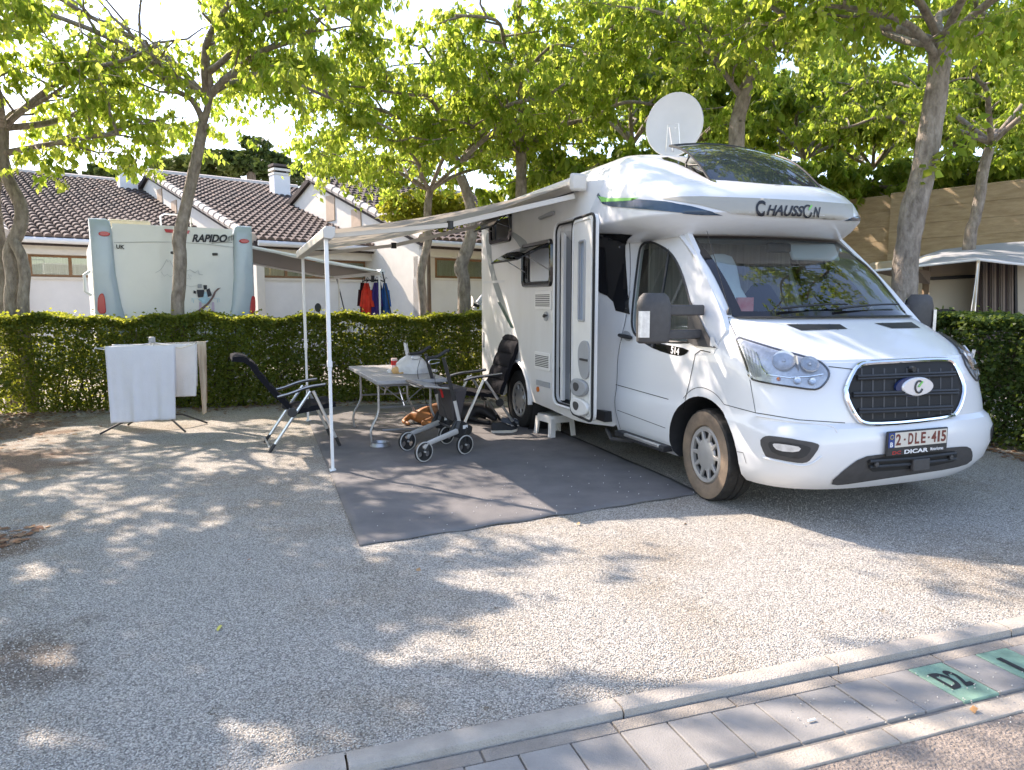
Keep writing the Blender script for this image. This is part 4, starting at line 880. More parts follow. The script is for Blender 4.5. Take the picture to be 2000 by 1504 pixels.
# mirrors
def mirror(sgn):
    X0 = -.07; r = Vector((X0, sgn*(1.40 if sgn < 0 else 1.24), 1.385))
    B = []
    for z, hw, hx in ((-.185, .115, .05), (-.17, .135, .065), (-.05, .14, .08), (.08, .138, .082), (.15, .12, .072), (.18, .085, .05)):
        B.append([r+Vector((hx*(cos(a) if cos(a) > 0 else cos(a)*.5)*(1 if abs(cos(a)) > .01 else 1), sgn*hw*math.copysign(abs(sin(a))**.6, sin(a)), z)) for a in [2*pi*k/20 for k in range(20)]])
    m = MB(); m.loft(B, cap0=True, cap1=True); mo = m.build('wing_mirror', M_dgrey, MH)
    m = MB(); m.prism([r+Vector((-.042, sgn*y, z)) for y, z in rrect(-.11, -.15, .11, .15, .04)], (-.004, 0, 0)); m.build('mirror_glass', M_chrome, mo)
    for z, w_ in ((.055, .05), (-.125, .045)): m = MB(); m.box(r+Vector((.0, -sgn*(.27 if sgn < 0 else .20), z)), (.06, .32 if sgn < 0 else .18, w_*1.6)); m.build('mirror_arm', M_dgrey, mo, bevel=.012)
    m = MB(); m.loft([[r+Vector((.05+.012*q, sgn*(.09+.055*q), z)) for z in (-.14, -.10, -.04, .02, .05)] for q in (0, .5, 1)], closed=False); m.loft([[r+Vector((.085-.05*q, sgn*(.08+.064*q), z)) for z in (-.14, -.10, -.04, .02, .05)] for q in (0, .3, .6, 1)], closed=False); m.build('mirror_indicator', M_refl, mo)
mirror(-1); mirror(1)
# dark sail panel where the mirror meets the door
decal('mirror_sail', [(1352, 588), (1358, 600), (1378, 640), (1398, 676), (1402, 680), (1360, 676), (1345, 668), (1346, 620)], M_dgrey, .014, 5, bv=BV)
decal('wing_trim', [(1391, 658), (1398, 660), (1404, 681), (1390, 676)], M_wplast, .016, 4, bv=BVs)
# ---- wheels
M_tyre = mat('tyre', (.022, .021, .02), .8, var=.3, vscale=14, bump=.3, bscale=60); M_tyred = mat('dusty_sidewall', (.11, .088, .068), .9, col2=(.30, .22, .155), vscale=4, bump=.2, bscale=80); M_trim = mat('wheel_trim_silver', (.47, .455, .43), .35, .35, var=.08, vscale=8)
def wheel(X, sgn, dusty, steer=0, Yc=.87, R=.352, rim=.215):
    ctr = Vector((X, sgn*Yc, R-.004)); w_ = .115; Rm = Matrix.Rotation(steer, 3, 'Z')
    def P(r, h, a): return ctr+Rm @ Vector((r*cos(a), sgn*h, r*sin(a)))
    n = 72; prof = [(rim, w_*.75), (rim+.012, w_*.95), (rim+.05, w_*1.04), (R-.05, w_*1.03), (R-.022, w_*.97)]
    m = MB(); m.loft([[P(r, h, 2*pi*k/n) for k in range(n)] for r, h in prof]); m.loft([[P(r, h, 2*pi*k/n) for k in range(n)] for r, h in ((R-.022, -w_), (rim, -w_*.8))])
    wh = m.build('wheel', M_tyred if dusty else M_tyre, MH)
    m = MB(); T = [(R-.022, w_*.97), (R-.006, w_*.88), (R, w_*.6), (R, w_*.30), (R-.010, w_*.27), (R-.010, w_*.2), (R, w_*.17), (R, -w_*.17), (R-.010, -w_*.2), (R-.010, -w_*.27), (R, -w_*.30), (R, -w_*.6), (R-.022, -w_)]
    rings = []
    for i, (r, h) in enumerate(T): rings.append([P(r-(.008 if (k % 3 == 0 and i < 4) else 0), h, 2*pi*k/n) for k in range(n)])
    m.loft(rings); m.build('tread', M_tyre, wh)
    m = MB(); m.loft([[P(r, h, 2*pi*k/40) for k in range(40)] for r, h in ((rim+.004, w_*.80), (rim-.012, w_*.72), (rim-.02, w_*.3), (.05, w_*.25))], cap1=True); m.build('rim', M_dgrey, wh)
    # ten spoke cover: ring plus spoke wedges
    m = MB(); m.loft([[P(r, h, 2*pi*k/40) for k in range(40)] for r, h in ((rim+.002, w_*.80), (rim-.008, w_*.95), (rim-.034, w_*.90), (rim-.036, w_*.7))]); cv = m.build('wheel_cover', M_trim, wh)
    m = MB(); m.loft([[P(r, h, 2*pi*k/30) for k in range(30)] for r, h in ((.125, w_*.75), (.12, w_*.86), (.07, w_*.98), (.03, w_*1.0))], cap1=True); m.build('hub_cap', M_trim, wh)
    for k in range(10):
        a = 2*pi*k/10; h0, h1 = w_*.9, w_*.92; m = MB()
        Q = [(.10, -.20, h0), (.10, .20, h0), (rim-.03, .055, h1), (rim-.03, -.055, h1)]
        top = [P(r, h, a+da) for r, da, h in Q]; bt = [P(r, h-.02, a+da) for r, da, h in Q]; m.add(top+bt, [(0, 1, 2, 3), (0, 3, 7, 4), (1, 0, 4, 5), (2, 1, 5, 6), (3, 2, 6, 7)]); m.build('spoke', M_trim, wh, smooth=False, bevel=.004)
wheel(.03, -1, True, -.10); wheel(.03, 1, False, -.10); wheel(-WBASE, -1, False, Yc=1.045); wheel(-WBASE, 1, False, Yc=1.045)
# ---- cab interior
m = MB(); m.loft([[Vector((x, y, z)) for x, z in ((.20, 1.36), (.0, 1.37), (-.25, 1.30), (-.38, 1.12), (-.38, .8))] for y in (-.84, -.3, .3, .84)], closed=False); m.build('dashboard', M_dgrey, MH)
for y, mt_ in ((-.45, M_wplast), (.45, M_fabric)):
    m = MB(); xx = -.30 if y < 0 else -.95
    sec = []
    for z, hw, d in ((.75, .24, .16), (.95, .26, .14), (1.25, .26, .12), (1.5, .24, .11), (1.62, .17, .10), (1.80, .155, .09), (1.88, .12, .07), (1.90, .05, .03)): sec.append([Vector((xx-.25*(z-.75)+d*.5*cos(a), y+hw*math.copysign(abs(sin(a))**.6, sin(a)), z)) for a in [2*pi*k/20 for k in range(20)]])
    m.loft(sec, cap0=True, cap1=True); m.box((xx+.2, y, .78), (.5, .5, .16)); m.build('cab_seat', mt_ if y > 0 else mat('white_towel_cover', (.72, .73, .72), .95, var=.05, bump=.2, bscale=30), MH)
m = MB(); m.tube([Vector((-.30, .45, 1.32))+Vector((.19*cos(a)*.45, .19*sin(a), .19*cos(a)*.89)) for a in [2*pi*k/24 for k in range(24)]], .016, 8, closed=True); m.tube([(-.30, .27, 1.32), (-.27, .45, 1.30), (-.30, .63, 1.32)], .02, 6); m.build('steering_wheel', M_black, MH)
m = MB(); m.box((-.45, .42, 1.93), (.03, .52, .17), Matrix.Rotation(-.5, 3, 'Y')); m.build('sun_visor', M_wplast, MH, bevel=.02)
m = MB(); m.box((-.40, 0, 1.95), (.05, .24, .08)); m.build('rear_view_mirror', M_black, MH, bevel=.02)
# ---- roof: skylight, dish, aerial
def sky_pt(u, t, lift=0):     # u across -1..1, t 0 front..1 rear
    p = Vector((-.44-.78*t, .585*u*(1-.06*t), 2.455+.46*t+.10*sin(pi*t*.9)))
    return p+Vector((-.04*u*u*(1-t), 0, -.05*u*u))
m = MB(); R = [[sky_pt(-1+2*i/12, t/8) for i in range(13)] for t in range(9)]; m.loft(R, closed=False); m.loft([[p-Vector((0, 0, .012)) for p in r] for r in R], closed=False); sk = m.build('skylight', mat('tinted_acrylic', (.03, .038, .045), .04, coat=.6), MH)
m = MB(); m.tube([r[0] for r in R]+R[-1][1:]+[r[-1] for r in reversed(R[:-1])]+list(reversed(R[0][1:-1])), .011, 6, closed=True); m.build('skylight_rim', M_black, sk)
for y in (-.5, .5): m = MB(); m.tube([Vector((-1.0, y, 2.62)), Vector((-1.05, y, 2.70)), Vector((-.95, y, 2.80))], .009, 5); m.tube([Vector((-1.05, y, 2.70)), Vector((-.82, y, 2.665))], .009, 5); m.build('skylight_stay', M_black, sk)
decal('skylight_frame', smooth_poly([(1285, 309), (1310, 307), (1390, 345), (1402, 358), (1385, 352), (1330, 322)], 1), M_gloss, .004, 8, bv=BVo); decal('skylight_frame', smooth_poly([(1600, 335), (1618, 345), (1634, 368), (1622, 366), (1606, 345)], 0), M_gloss, .004, 6, bv=BVo)
dc = VI @ at(1319, 247, 8.25); dn = (VI.to_3x3() @ Vector((-.40, -.90, .15))).normalized(); q = dn.to_track_quat('Z', 'Y').to_matrix()
prof = [(.02*i*2.05, .10*(i/10)**2*.7) for i in range(11)]
M_dish = mat('dish_grey_white', (.56, .56, .54), .55, var=.03)
m = MB(); S = Matrix.Diagonal((.88, 1, 1)); m.lathe([(r*.86+.001, h) for r, h in prof]+[(.36, .062), (.36, .055)]+[(r*.86+.001, h-.012) for r, h in reversed(prof)], dc, 'Z', 40, M=q @ S); di = m.build('satellite_dish', M_dish, MH)
m = MB(); m.tube([dc-dn*.02, dc-dn*.10+Vector((0, 0, -.25)), Vector((dc.x-.1, dc.y, 2.66))], [.03, .035, .05], 8); m.lathe([(.16, 0), (.16, .05), (.12, .08), (0, .09)], (dc.x-.1, dc.y, 2.64), 'Z', 20); m.build('dish_mount', M_wplast, di)
up_ = (q @ Vector((0, 1, 0))); m = MB(); m.tube([dc-up_*.30+dn*.05, dc-up_*.12+dn*.30], .007, 6); m.tube([dc-up_*.30+dn*.05+(q @ Vector((.08, 0, 0))), dc-up_*.02+dn*.12+(q @ Vector((.06, 0, 0))), dc-up_*.02+dn*.12-(q @ Vector((.06, 0, 0))), dc-up_*.30+dn*.05-(q @ Vector((.08, 0, 0)))], .004, 5); m.build('dish_arm', M_alu, di)
p = VI @ at(1238, 302, 7.6); m = MB(); m.box((p.x, p.y, 2.80), (.16, .10, .09)); m.build('roof_fitting', M_dgrey, MH, bevel=.02)
m = MB(); m.lathe([(.06, 0), (.055, .05), (.02, .07), (0, .072)], (p.x-.25, p.y+.05, 2.80), 'Z', 16); m.build('roof_aerial', M_wplast, MH)
# roof seam with sealant
ribbon('roof_seam', smooth_poly([(1150, 372), (1170, 350), (1188, 325), (1205, 306)], 2, False), .006, M_grey, .002, None, BVo)
# ---- awning
M_awn = leafmat('awning_canvas', (.40, .375, .33), (.40, .375, .33), (.50, .45, .38), (.50, .45, .38), .4, .1); M_awnp = mat('awning_white', (.58, .55, .50), .4, var=.03)
aw = MB(); c0 = -1.66; c1 = -4.62; zc = 2.60
nearP = VI @ G(650, 921); farP = VI @ G(602, 823); yb = (nearP.y+farP.y)/2
ytop = PL(641, 462, VM @ Vector((nearP.x, yb, 0)), VM.to_3x3() @ Vector((1, 0, 0))); zb = ytop.z
x_n = nearP.x+.05; x_f = farP.x-.05
R = []
for t in range(9):
    f_ = t/8; sag = .05*sin(pi*f_); R.append([Vector(((c0-.06)*(1-f_)+x_n*f_+((c1+.06)*(1-f_)+x_f*f_-((c0-.06)*(1-f_)+x_n*f_))*k/10, -HW-.08+(yb+HW+.08)*f_, zc+(zb+.05-zc)*f_-sag*(1+.3*sin(k*1.3)))) for k in range(11)])
aw.loft(R, closed=False); awn = aw.build('awning', M_awn, MH)
m = MB(); m.loft([[Vector((x, -HW-.07+.075*cos(a), zc+.0+.065*sin(a))) for a in [2*pi*k/14 for k in range(14)]] for x in (c0, c1)], cap0=True, cap1=True); m.build('awning_cassette', M_awnp, awn)
m = MB(); m.box((c0+.02, -HW-.075, zc), (.05, .17, .16)); m.build('cassette_end', M_awnp, awn, bevel=.03)
m = MB(); lbz = zb+.03; m.loft([[Vector((x, yb+dy, lbz+dz)) for dy, dz in ((.05, .045), (-.03, .05), (-.055, .02), (-.05, -.05), (.02, -.06), (.05, -.03))] for x in (x_n+.03, x_f-.03)], cap0=True, cap1=True); m.build('lead_bar', M_awnp, awn, bevel=.006)
for xa, xs in ((c0-.10, -1), (c1+.10, 1)):
    e = Vector((xa+xs*.55, (yb-HW)/2-.02, zc-.24)); e2 = Vector((x_n-.10 if xs < 0 else x_f+.10, yb+.04, lbz))
    st = Vector((xa, -HW-.06, zc-.11)); e2.z -= .02
    el = st.lerp(e2, .52)+Vector((xs*.10, 0, -.07))
    m = MB(); m.tube([st, el], .032, 4); m.tube([el, e2], .027, 4); m.build('awning_arm', M_awnp, awn)
    m = MB(); m.lathe([(.0, -.035), (.035, -.035), (.035, .035), (0, .035)], el, 'Z', 12); m.build('arm_joint', M_black, awn)
for P_ in (nearP, farP):
    zt = lbz-.05; m = MB(); m.box((P_.x, P_.y, zt*.5+.45), (.034, .034, zt-.9)); m.build('awning_leg', M_alupaint, awn, bevel=.004)
    m = MB(); m.box((P_.x, P_.y, .48), (.027, .027, .96)); m.build('leg_extension', M_alupaint, awn, bevel=.003)
    m = MB(); m.box((P_.x, P_.y, .96), (.044, .044, .06)); m.build('leg_clamp', M_alupaint, awn, bevel=.006)
    m = MB(); m.box((P_.x, P_.y, .012), (.09, .06, .02)); m.build('leg_foot', M_alupaint, awn, bevel=.006)
m = MB()
for y in (-.62,): m.tube([Vector((c0-.15, -HW-.05, zc-.06)), Vector((c1+.1, -HW-.05, zc-.06))], .012, 6)
m.build('fabric_roll_edge', M_dgrey, awn)
# ================================================================== THINGS ON THE PITCH
def wvec(p, z=None): return Vector((p[0], p[1], p[2] if z is None else z))
# ---- ground mat
M_mat = mat('woven_mat', (.13, .127, .13), .9, col2=(.205, .195, .19), vscale=3, bump=.35, bscale=230)
mp = [G(702, 1068), G(1372, 966), G(1180, 842), G(1010, 818), G(900, 790), G(598, 800), G(655, 925)]
cn = [G(702, 1068), G(1374, 965), G(960, 783), G(592, 798)]
def matz(p): return .012+.006*sin(p.x*5.1+p.y*2.3)*sin(p.y*4.7-p.x*1.7)+.004*sin(p.x*11+p.y*6)
N1, N2 = 60, 46; rings = []
for i in range(N1+1):
    row = []
    for j in range(N2+1):
        a = cn[0].lerp(cn[1], j/N2); b = cn[3].lerp(cn[2], j/N2); p = a.lerp(b, i/N1)
        ed = min(i/N1, 1-i/N1, j/N2, 1-j/N2); f = (min(i, N1-i)*min(j, N2-j)) > 0
        fd = .010*max(0, 1-abs(((i/N1*6.0) % 1)-.5)*14)+.010*max(0, 1-abs(((j/N2*7.0) % 1)-.5)*14)
        p = Vector((p.x, p.y, (matz(p)+fd*.6)*(1 if f else .5)+.004)); row.append(p)
    rings.append(row)
rings[0] = [p+Vector((0, .012*sin(k*.9), 0)) for k, p in enumerate(rings[0])]
m = MB(); m.loft(rings, closed=False); o = m.build('ground_mat', M_mat); tag(o, 'large dark grey woven ground mat spread under the awning', 'ground mat'); 
sd_ = o.modifiers.new('s', 'SOLIDIFY'); sd_.thickness = .004; sd_.offset = -1
# crumbs of white gravel on the mat
V = []; T = []
base = np.array([(1,0,0),(-1,0,0),(0,1,0),(0,-1,0),(0,0,1),(0,0,-1)], float)*.0042; tri = [(0,2,4),(2,1,4),(1,3,4),(3,0,4),(2,0,5),(1,2,5),(3,1,5),(0,3,5)]
for k in range(70):
    p = cn[0].lerp(cn[1], random.random()); q = cn[3].lerp(cn[2], random.random()); p = p.lerp(q, abs(random.gauss(0, .10)))
    b = len(V); V += [tuple(np.array((p.x, p.y, matz(p)+.009))+base[i]*random.uniform(.6, 1.2)) for i in range(6)]; T += [tuple(i+b for i in t) for t in tri]
o = link('gravel_crumb', np_mesh('gravel_crumb', V, T, mat('white_chip', (.7, .68, .64), .8))); tag(o, 'small white gravel crumbs scattered on the ground mat', 'gravel crumbs', kind='stuff')
ZM = .014
# ---- folding table
tn, tf, tr = G(735, 745, .72), G(672, 711, .72), G(867, 733, .72)
ax = (tf-tn); TL = ax.length; ax.normalize(); bx = Vector((ax.y, -ax.x, 0)); TWd = .74; TLn = min(TL, 1.82)
tb = thing('folding_table', 'grey topped folding table with bent steel tube legs on the mat', 'table', (tn.x, tn.y, 0))
M_ttop = mat('speckled_grey_top', (.33, .325, .325), .5, var=.2, vscale=18, bump=.1, bscale=200); M_steel = mat('grey_steel_tube', (.42, .42, .43), .35, .7, var=.1)
def TT(u, v, z): return tn+ax*u+bx*v+Vector((0, 0, z-.72))
m = MB(); R = [];
rr = rrect(0, 0, TLn, TWd, .04); m.prism([TT(u, v, .682) for u, v in rr], (0, 0, .04)); m.build('table_top', M_ttop, tb, True, bevel=.008)
m = MB(); m.tube([TT(u, v, .672) for u, v in rrect(.05, .05, TLn-.05, TWd-.05, .03)], .014, 6, closed=True); m.build('apron', M_steel, tb, True)
for u0, sg in ((.38, -1), (TLn-.34, 1)):
    for v in (.09, TWd-.09):
        w_ = -1 if v < .3 else 1
        m = MB(); m.tube(smooth_poly([TT(u0, v, .68), TT(u0, v, .45), TT(u0, v, .34), TT(u0+sg*.02, v-w_*-.10, .17), TT(u0+sg*.02, v+w_*.08, .03), TT(u0+sg*.02, v+w_*.08, ZM-.004)], 2, False), .0135, 8); m.build('leg', M_steel, tb, True)
    m = MB(); m.tube([TT(u0, .09, .40), TT(u0, TWd-.09, .40)], .011, 6); m.tube([TT(u0+sg*.02, .12, .16), TT(u0+sg*.02, TWd-.12, .16)], .011, 6); m.build('cross_bar', M_steel, tb, True)
    m = MB(); m.tube([TT(u0, TWd/2, .40), TT(u0-sg*.40, TWd/2, .67)], .010, 6); m.build('brace', M_alu, tb, True)
    m = MB(); m.tube([TT(u0, .10, .66), TT(u0, TWd/2, .44), TT(u0, TWd-.10, .66)], .008, 6); m.build('stay', M_alu, tb, True)
# ---- carrier bag, loaf, tin on the table
M_bag = mat('thin_white_plastic', (.78, .78, .77), .3, trans=.25, bump=.9, bscale=22, var=.05)
def lump(c, rx, ry, h, seed, n=22, k=14, top=.25, neck=0):
    rs = random.Random(seed); ph = [rs.uniform(0, 6.28) for _ in range(6)]; R = []
    for i in range(k+1):
        t = i/k; w_ = (1-t**2.2)**.5*(1-neck*t)+top*t*(1-t)
        R.append([Vector((c.x+rx*w_*cos(a)*(1+.12*sin(3*a+ph[0]+t*4)+.08*sin(7*a+ph[1]+t*9)), c.y+ry*w_*sin(a)*(1+.12*sin(2*a+ph[2])+.09*sin(6*a+ph[3]-t*7)), c.z+h*t*(1+.06*sin(4*a+ph[4])))) for a in [2*pi*q/n for q in range(n)]])
    return R
def tpos(x, y): return G(x, y, .724)
c = tpos(806, 728); bg = thing('carrier_bag', 'crumpled white plastic carrier bag standing on the grey table', 'plastic bag', c)
m = MB(); m.loft(lump(c, .17, .15, .20, 3), cap1=True); m.build('bag_body', M_bag, bg, True, ang=70)
m = MB(); m.loft([[c+Vector((-.05+.02*cos(a)-t*.03, .03+.05*sin(a)*(1-.5*t), .15+t*.17+.015*sin(3*a))) for a in [2*pi*k/12 for k in range(12)]] for t in (0, .4, .8, 1)], closed=True); m.build('bag_handle', M_bag, bg, True, ang=70)
c = tpos(785, 729); m = MB(); m.loft(lump(c, .10, .06, .085, 8, top=.4), cap1=True); o = m.build('bread_roll', mat('bread_crust', (.48, .26, .09), .7, col2=(.66, .44, .2), vscale=14, bump=.4, bscale=40)); tag(o, 'golden brown bread roll beside the plastic bag on the table', 'bread')
c = tpos(767, 728); m = MB(); m.loft(lump(c, .06, .05, .05, 12, top=.3), cap1=True); o = m.build('paper_bag', M_bag, ang=70); tag(o, 'small white paper wrapper beside the bread roll', 'wrapper')
c = tpos(770, 718); can = thing('drink_tin', 'red and white tin standing on the far part of the table', 'tin', c)
m = MB(); m.lathe([(.034, 0), (.036, .006), (.036, .105), (.033, .112), (0, .112)], c, 'Z', 20); m.build('tin_body', mat('tin_pink_white', (.70, .55, .52), .35, var=.1), can, True)
m = MB(); m.lathe([(.0365, .03), (.0365, .085)], c, 'Z', 20); m.build('tin_label', M_red, can, True)
c = tpos(846, 726); m = MB(); m.loft(lump(c, .05, .04, .03, 5, top=.4), cap1=True); o = m.build('crumpled_tissue', M_bag, ang=70); tag(o, 'crumpled clear wrapper near the far corner of the table', 'wrapper')
# ---- reclining chairs
M_cf = mat('chair_aluminium', (.70, .70, .69), .3, .75, var=.06)
def recliner(label, p0, face, S):
    """S: side profile dict of (u along facing, z) points; p0 = near side ground point under the hub"""
    f_ = Vector((face[0], face[1], 0)).normalized(); n_ = Vector((-f_.y, f_.x, 0)); n_ = n_ if n_.y > 0 else -n_
    W_ = .56; root = thing('reclining_chair', label, 'camping chair', (p0.x, p0.y, 0), group='padded reclining camping chairs')
    P = lambda q, w_=0: Vector((p0.x, p0.y, 0))+f_*q[0]+n_*w_+Vector((0, 0, q[1]))
    for w_ in (0, W_):
        for nm in ('legA', 'legB'):
            a, b = S[nm]; m = MB(); m.tube([P(a, w_), P(b, w_)], .0125, 8, sq=1.3); lg = m.build('leg', M_cf, root, True)
            d = (Vector((b[0]-a[0], 0, b[1]-a[1]))); e = 1-.10/d.length; m = MB(); q = (a[0]+(b[0]-a[0])*e, a[1]+(b[1]-a[1])*e); m.tube([P(q, w_), P(b, w_)], .017, 8); m.build('foot_cap', M_black, lg, True)
        arm = smooth_poly([Vector((a[0], a[1], 0)) for a in S['arm']], 2, False); m = MB(); rn = len(arm)
        m.loft([[P((p.x, p.y+dz), w_+dw) for dw, dz in ((-.026, .0), (-.022, .018), (.0, .023), (.022, .018), (.026, 0), (0, -.012))] for p in arm], cap0=True, cap1=True); ar = m.build('armrest', M_black, root, True)
        m = MB(); m.tube([P((p.x, p.y+.014), w_-.028) for p in arm], .006, 6); m.build('armrest_trim', M_cf, ar, True)
        m = MB(); h = P(S['hub'], w_); m.lathe([(.0, -.02), (.045, -.02), (.05, .0), (.045, .02), (0, .02)], h, 'Y', 16, M=Matrix.Rotation(atan2(f_.y, f_.x), 3, 'Z')); m.build('hub', M_black, root, True)
        for key in ('back', 'seat'):
            q = S[key]; m = MB(); m.tube([P(a, w_+(.03 if w_ == 0 else -.03)) for a in q], .011, 8); m.build(key+'_rail', M_black, root, True)
    for key, nseg, th in (('back', 5, .036), ('seat', 3, .032)):
        q = [Vector((a[0], a[1], 0)) for a in S[key]]; ln = [0]
        for a, b in zip(q[:-1], q[1:]): ln.append(ln[-1]+(b-a).length)
        def pt(s):
            for i in range(len(q)-1):
                if s <= ln[i+1] or i == len(q)-2: return q[i].lerp(q[i+1], (s-ln[i])/(ln[i+1]-ln[i])), (q[i+1]-q[i]).normalized()
        for k in range(nseg):
            rings = []
            for i in range(9):
                t = i/8; s = ln[-1]*(k+t)/nseg; c, tg = pt(s); nn = Vector((-tg.y, tg.x, 0)); nn = nn if nn.y > 0 else -nn; th_ = th*(.35+.65*sin(pi*t)**.6)
                up = [(.005+(W_-.01)*j/6, .012+th_*(1-.45*abs(j/3-1)**3)) for j in range(7)]
                rings.append([P((c.x+nn.x*h_, c.y+nn.y*h_), w_) for w_, h_ in up]+[P((c.x-nn.x*.022, c.y-nn.y*.022), w_) for w_, _ in reversed(up)])
            m = MB(); m.loft(rings, cap0=True, cap1=True); m.build(key+'_pad', M_fabric, root, True, ang=60)
    if 'head' in S:
        c0, c1 = S['head']; m = MB(); rings = []
        for i in range(7):
            t = i/6; c = (c0[0]+(c1[0]-c0[0])*t, c0[1]+(c1[1]-c0[1])*t); r_ = .045*sin(pi*(t*.9+.05))**.5; rings.append([P((c[0], c[1]+r_*.9*sin(a)), W_*.5+(W_*.46)*cos(a)) for a in [2*pi*k/16 for k in range(16)]])
        m.loft(rings, cap0=True, cap1=True); m.build('head_pad', M_fabric, root, True, ang=60)
    m = MB(); a = S['legA'][1]; m.tube([P((a[0]*.92, a[1]+.06), 0), P((a[0]*.92, a[1]+.06), W_)], .010, 6); m.tube([P(S['hub'], 0), P(S['hub'], W_)], .012, 6); m.build('cross_tube', M_cf, root, True)
    return root
# left chair, reclined, seen from its side
pA, pB = G(526, 884), G(664, 873); fd_ = (pB-pA).normalized(); p0 = pA.copy()
def pf(x, y): q = PL(x, y, pA, fd_); return ((Vector((q.x, q.y, 0))-Vector((pA.x, pA.y, 0))).dot(fd_), q.z)
S = dict(legA=(pf(606, 764), (pf(526, 884)[0], .0)), legB=(pf(612, 764), (pf(664, 872)[0], ZM)), arm=[pf(541, 777), pf(568, 770), pf(600, 757), pf(635, 752)], hub=pf(571, 806), back=[pf(566, 797), pf(542, 776), pf(512, 742), pf(490, 712), pf(478, 704), pf(454, 702)], seat=[pf(576, 806), pf(610, 799), pf(656, 790)], head=None)
S.pop('head'); recliner('black padded reclining chair tilted far back beside the awning pole', p0, fd_, S)
# right chair, upright, by the rear wheel
q0 = G(1010, 838); fR = Vector((-.93, -.36, 0)).normalized(); p0 = Vector((q0.x, q0.y, 0))
S = dict(legA=((.40, .60), (.0, ZM)), legB=((.42, .60), (.70, ZM)), arm=[(.20, .66), (.35, .645), (.55, .63), (.66, .60)], hub=(.22, .33), back=[(.20, .42), (.10, .70), (-.03, 1.02), (-.08, 1.13), (-.13, 1.15)], seat=[(.22, .40), (.45, .43), (.68, .46)])
recliner('black padded reclining chair set upright beside the motorhome rear wheel', p0, fR, S)
# ---- rollator
w2, w3, w1 = G(828, 905), G(908, 890), G(796, 883); sdv = (w3-w2); SLn = sdv.length; sdv.normalize(); bxv = (w1-w2); bxv.normalize(); AXW = .56
rl = thing('rollator', 'grey and black folding rollator with three hole wheels parked beside the table', 'rollator', (w2.x, w2.y, 0))
def ps(x, y): return PL(x, y, w2, sdv)
M_rf = mat('rollator_silver', (.62, .61, .58), .35, .4, var=.05); M_rb = mat('rollator_black', (.03, .03, .03), .45)
sh = Vector((bxv.x, bxv.y, 0))*AXW
wr_ = .098
axis = Vector((-sdv.y, sdv.x, 0))
def rwheel(c):
    Mx = Matrix((sdv, Vector((0, 0, 1)), axis)).transposed(); m = MB(); n = 30
    L = lambda r, h, a: c+Mx @ Vector((r*cos(a), r*sin(a), h))
    m.loft([[L(r, h, 2*pi*k/n) for k in range(n)] for r, h in ((wr_-.012, -.016), (wr_, -.012), (wr_, .012), (wr_-.012, .016), (wr_-.014, -.016))]); wh = m.build('wheel', M_rubber, rl, True)
    m = MB(); m.loft([[L(r, h, 2*pi*k/n) for k in range(n)] for r, h in ((wr_-.013, -.0165), (wr_-.002, -.014), (wr_-.002, .014), (wr_-.013, .0165))]); m.build('tyre_edge', mat('grey_tyre', (.50, .49, .46), .7), wh, True)
    # disc with three round holes
    v, F = cdt_panel([( (wr_-.012)*cos(2*pi*k/n), (wr_-.012)*sin(2*pi*k/n)) for k in range(n)], [[(.050*cos(pi/2+2*pi*j/3)+.030*cos(2*pi*k/14), .050*sin(pi/2+2*pi*j/3)+.030*sin(2*pi*k/14)) for k in range(14)] for j in range(3)], .02)
    for h in (-.012, .012): m = MB(); m.add([c+Mx @ Vector((p[0], p[1], h)) for p in v], F); m.build('wheel_disc', M_rb, wh, True, smooth=False)
    m = MB(); m.tube([c-axis*.028, c+axis*.028], .010, 8); m.build('axle', M_rf, wh, True)
zc_ = Vector((0, 0, wr_+ZM))
w4 = w3+sh; w1b = w2+sh
for p in (w2, w3, w1b, w4): rwheel(Vector((p.x, p.y, 0))+zc_)
hubp = ps(893, 842)
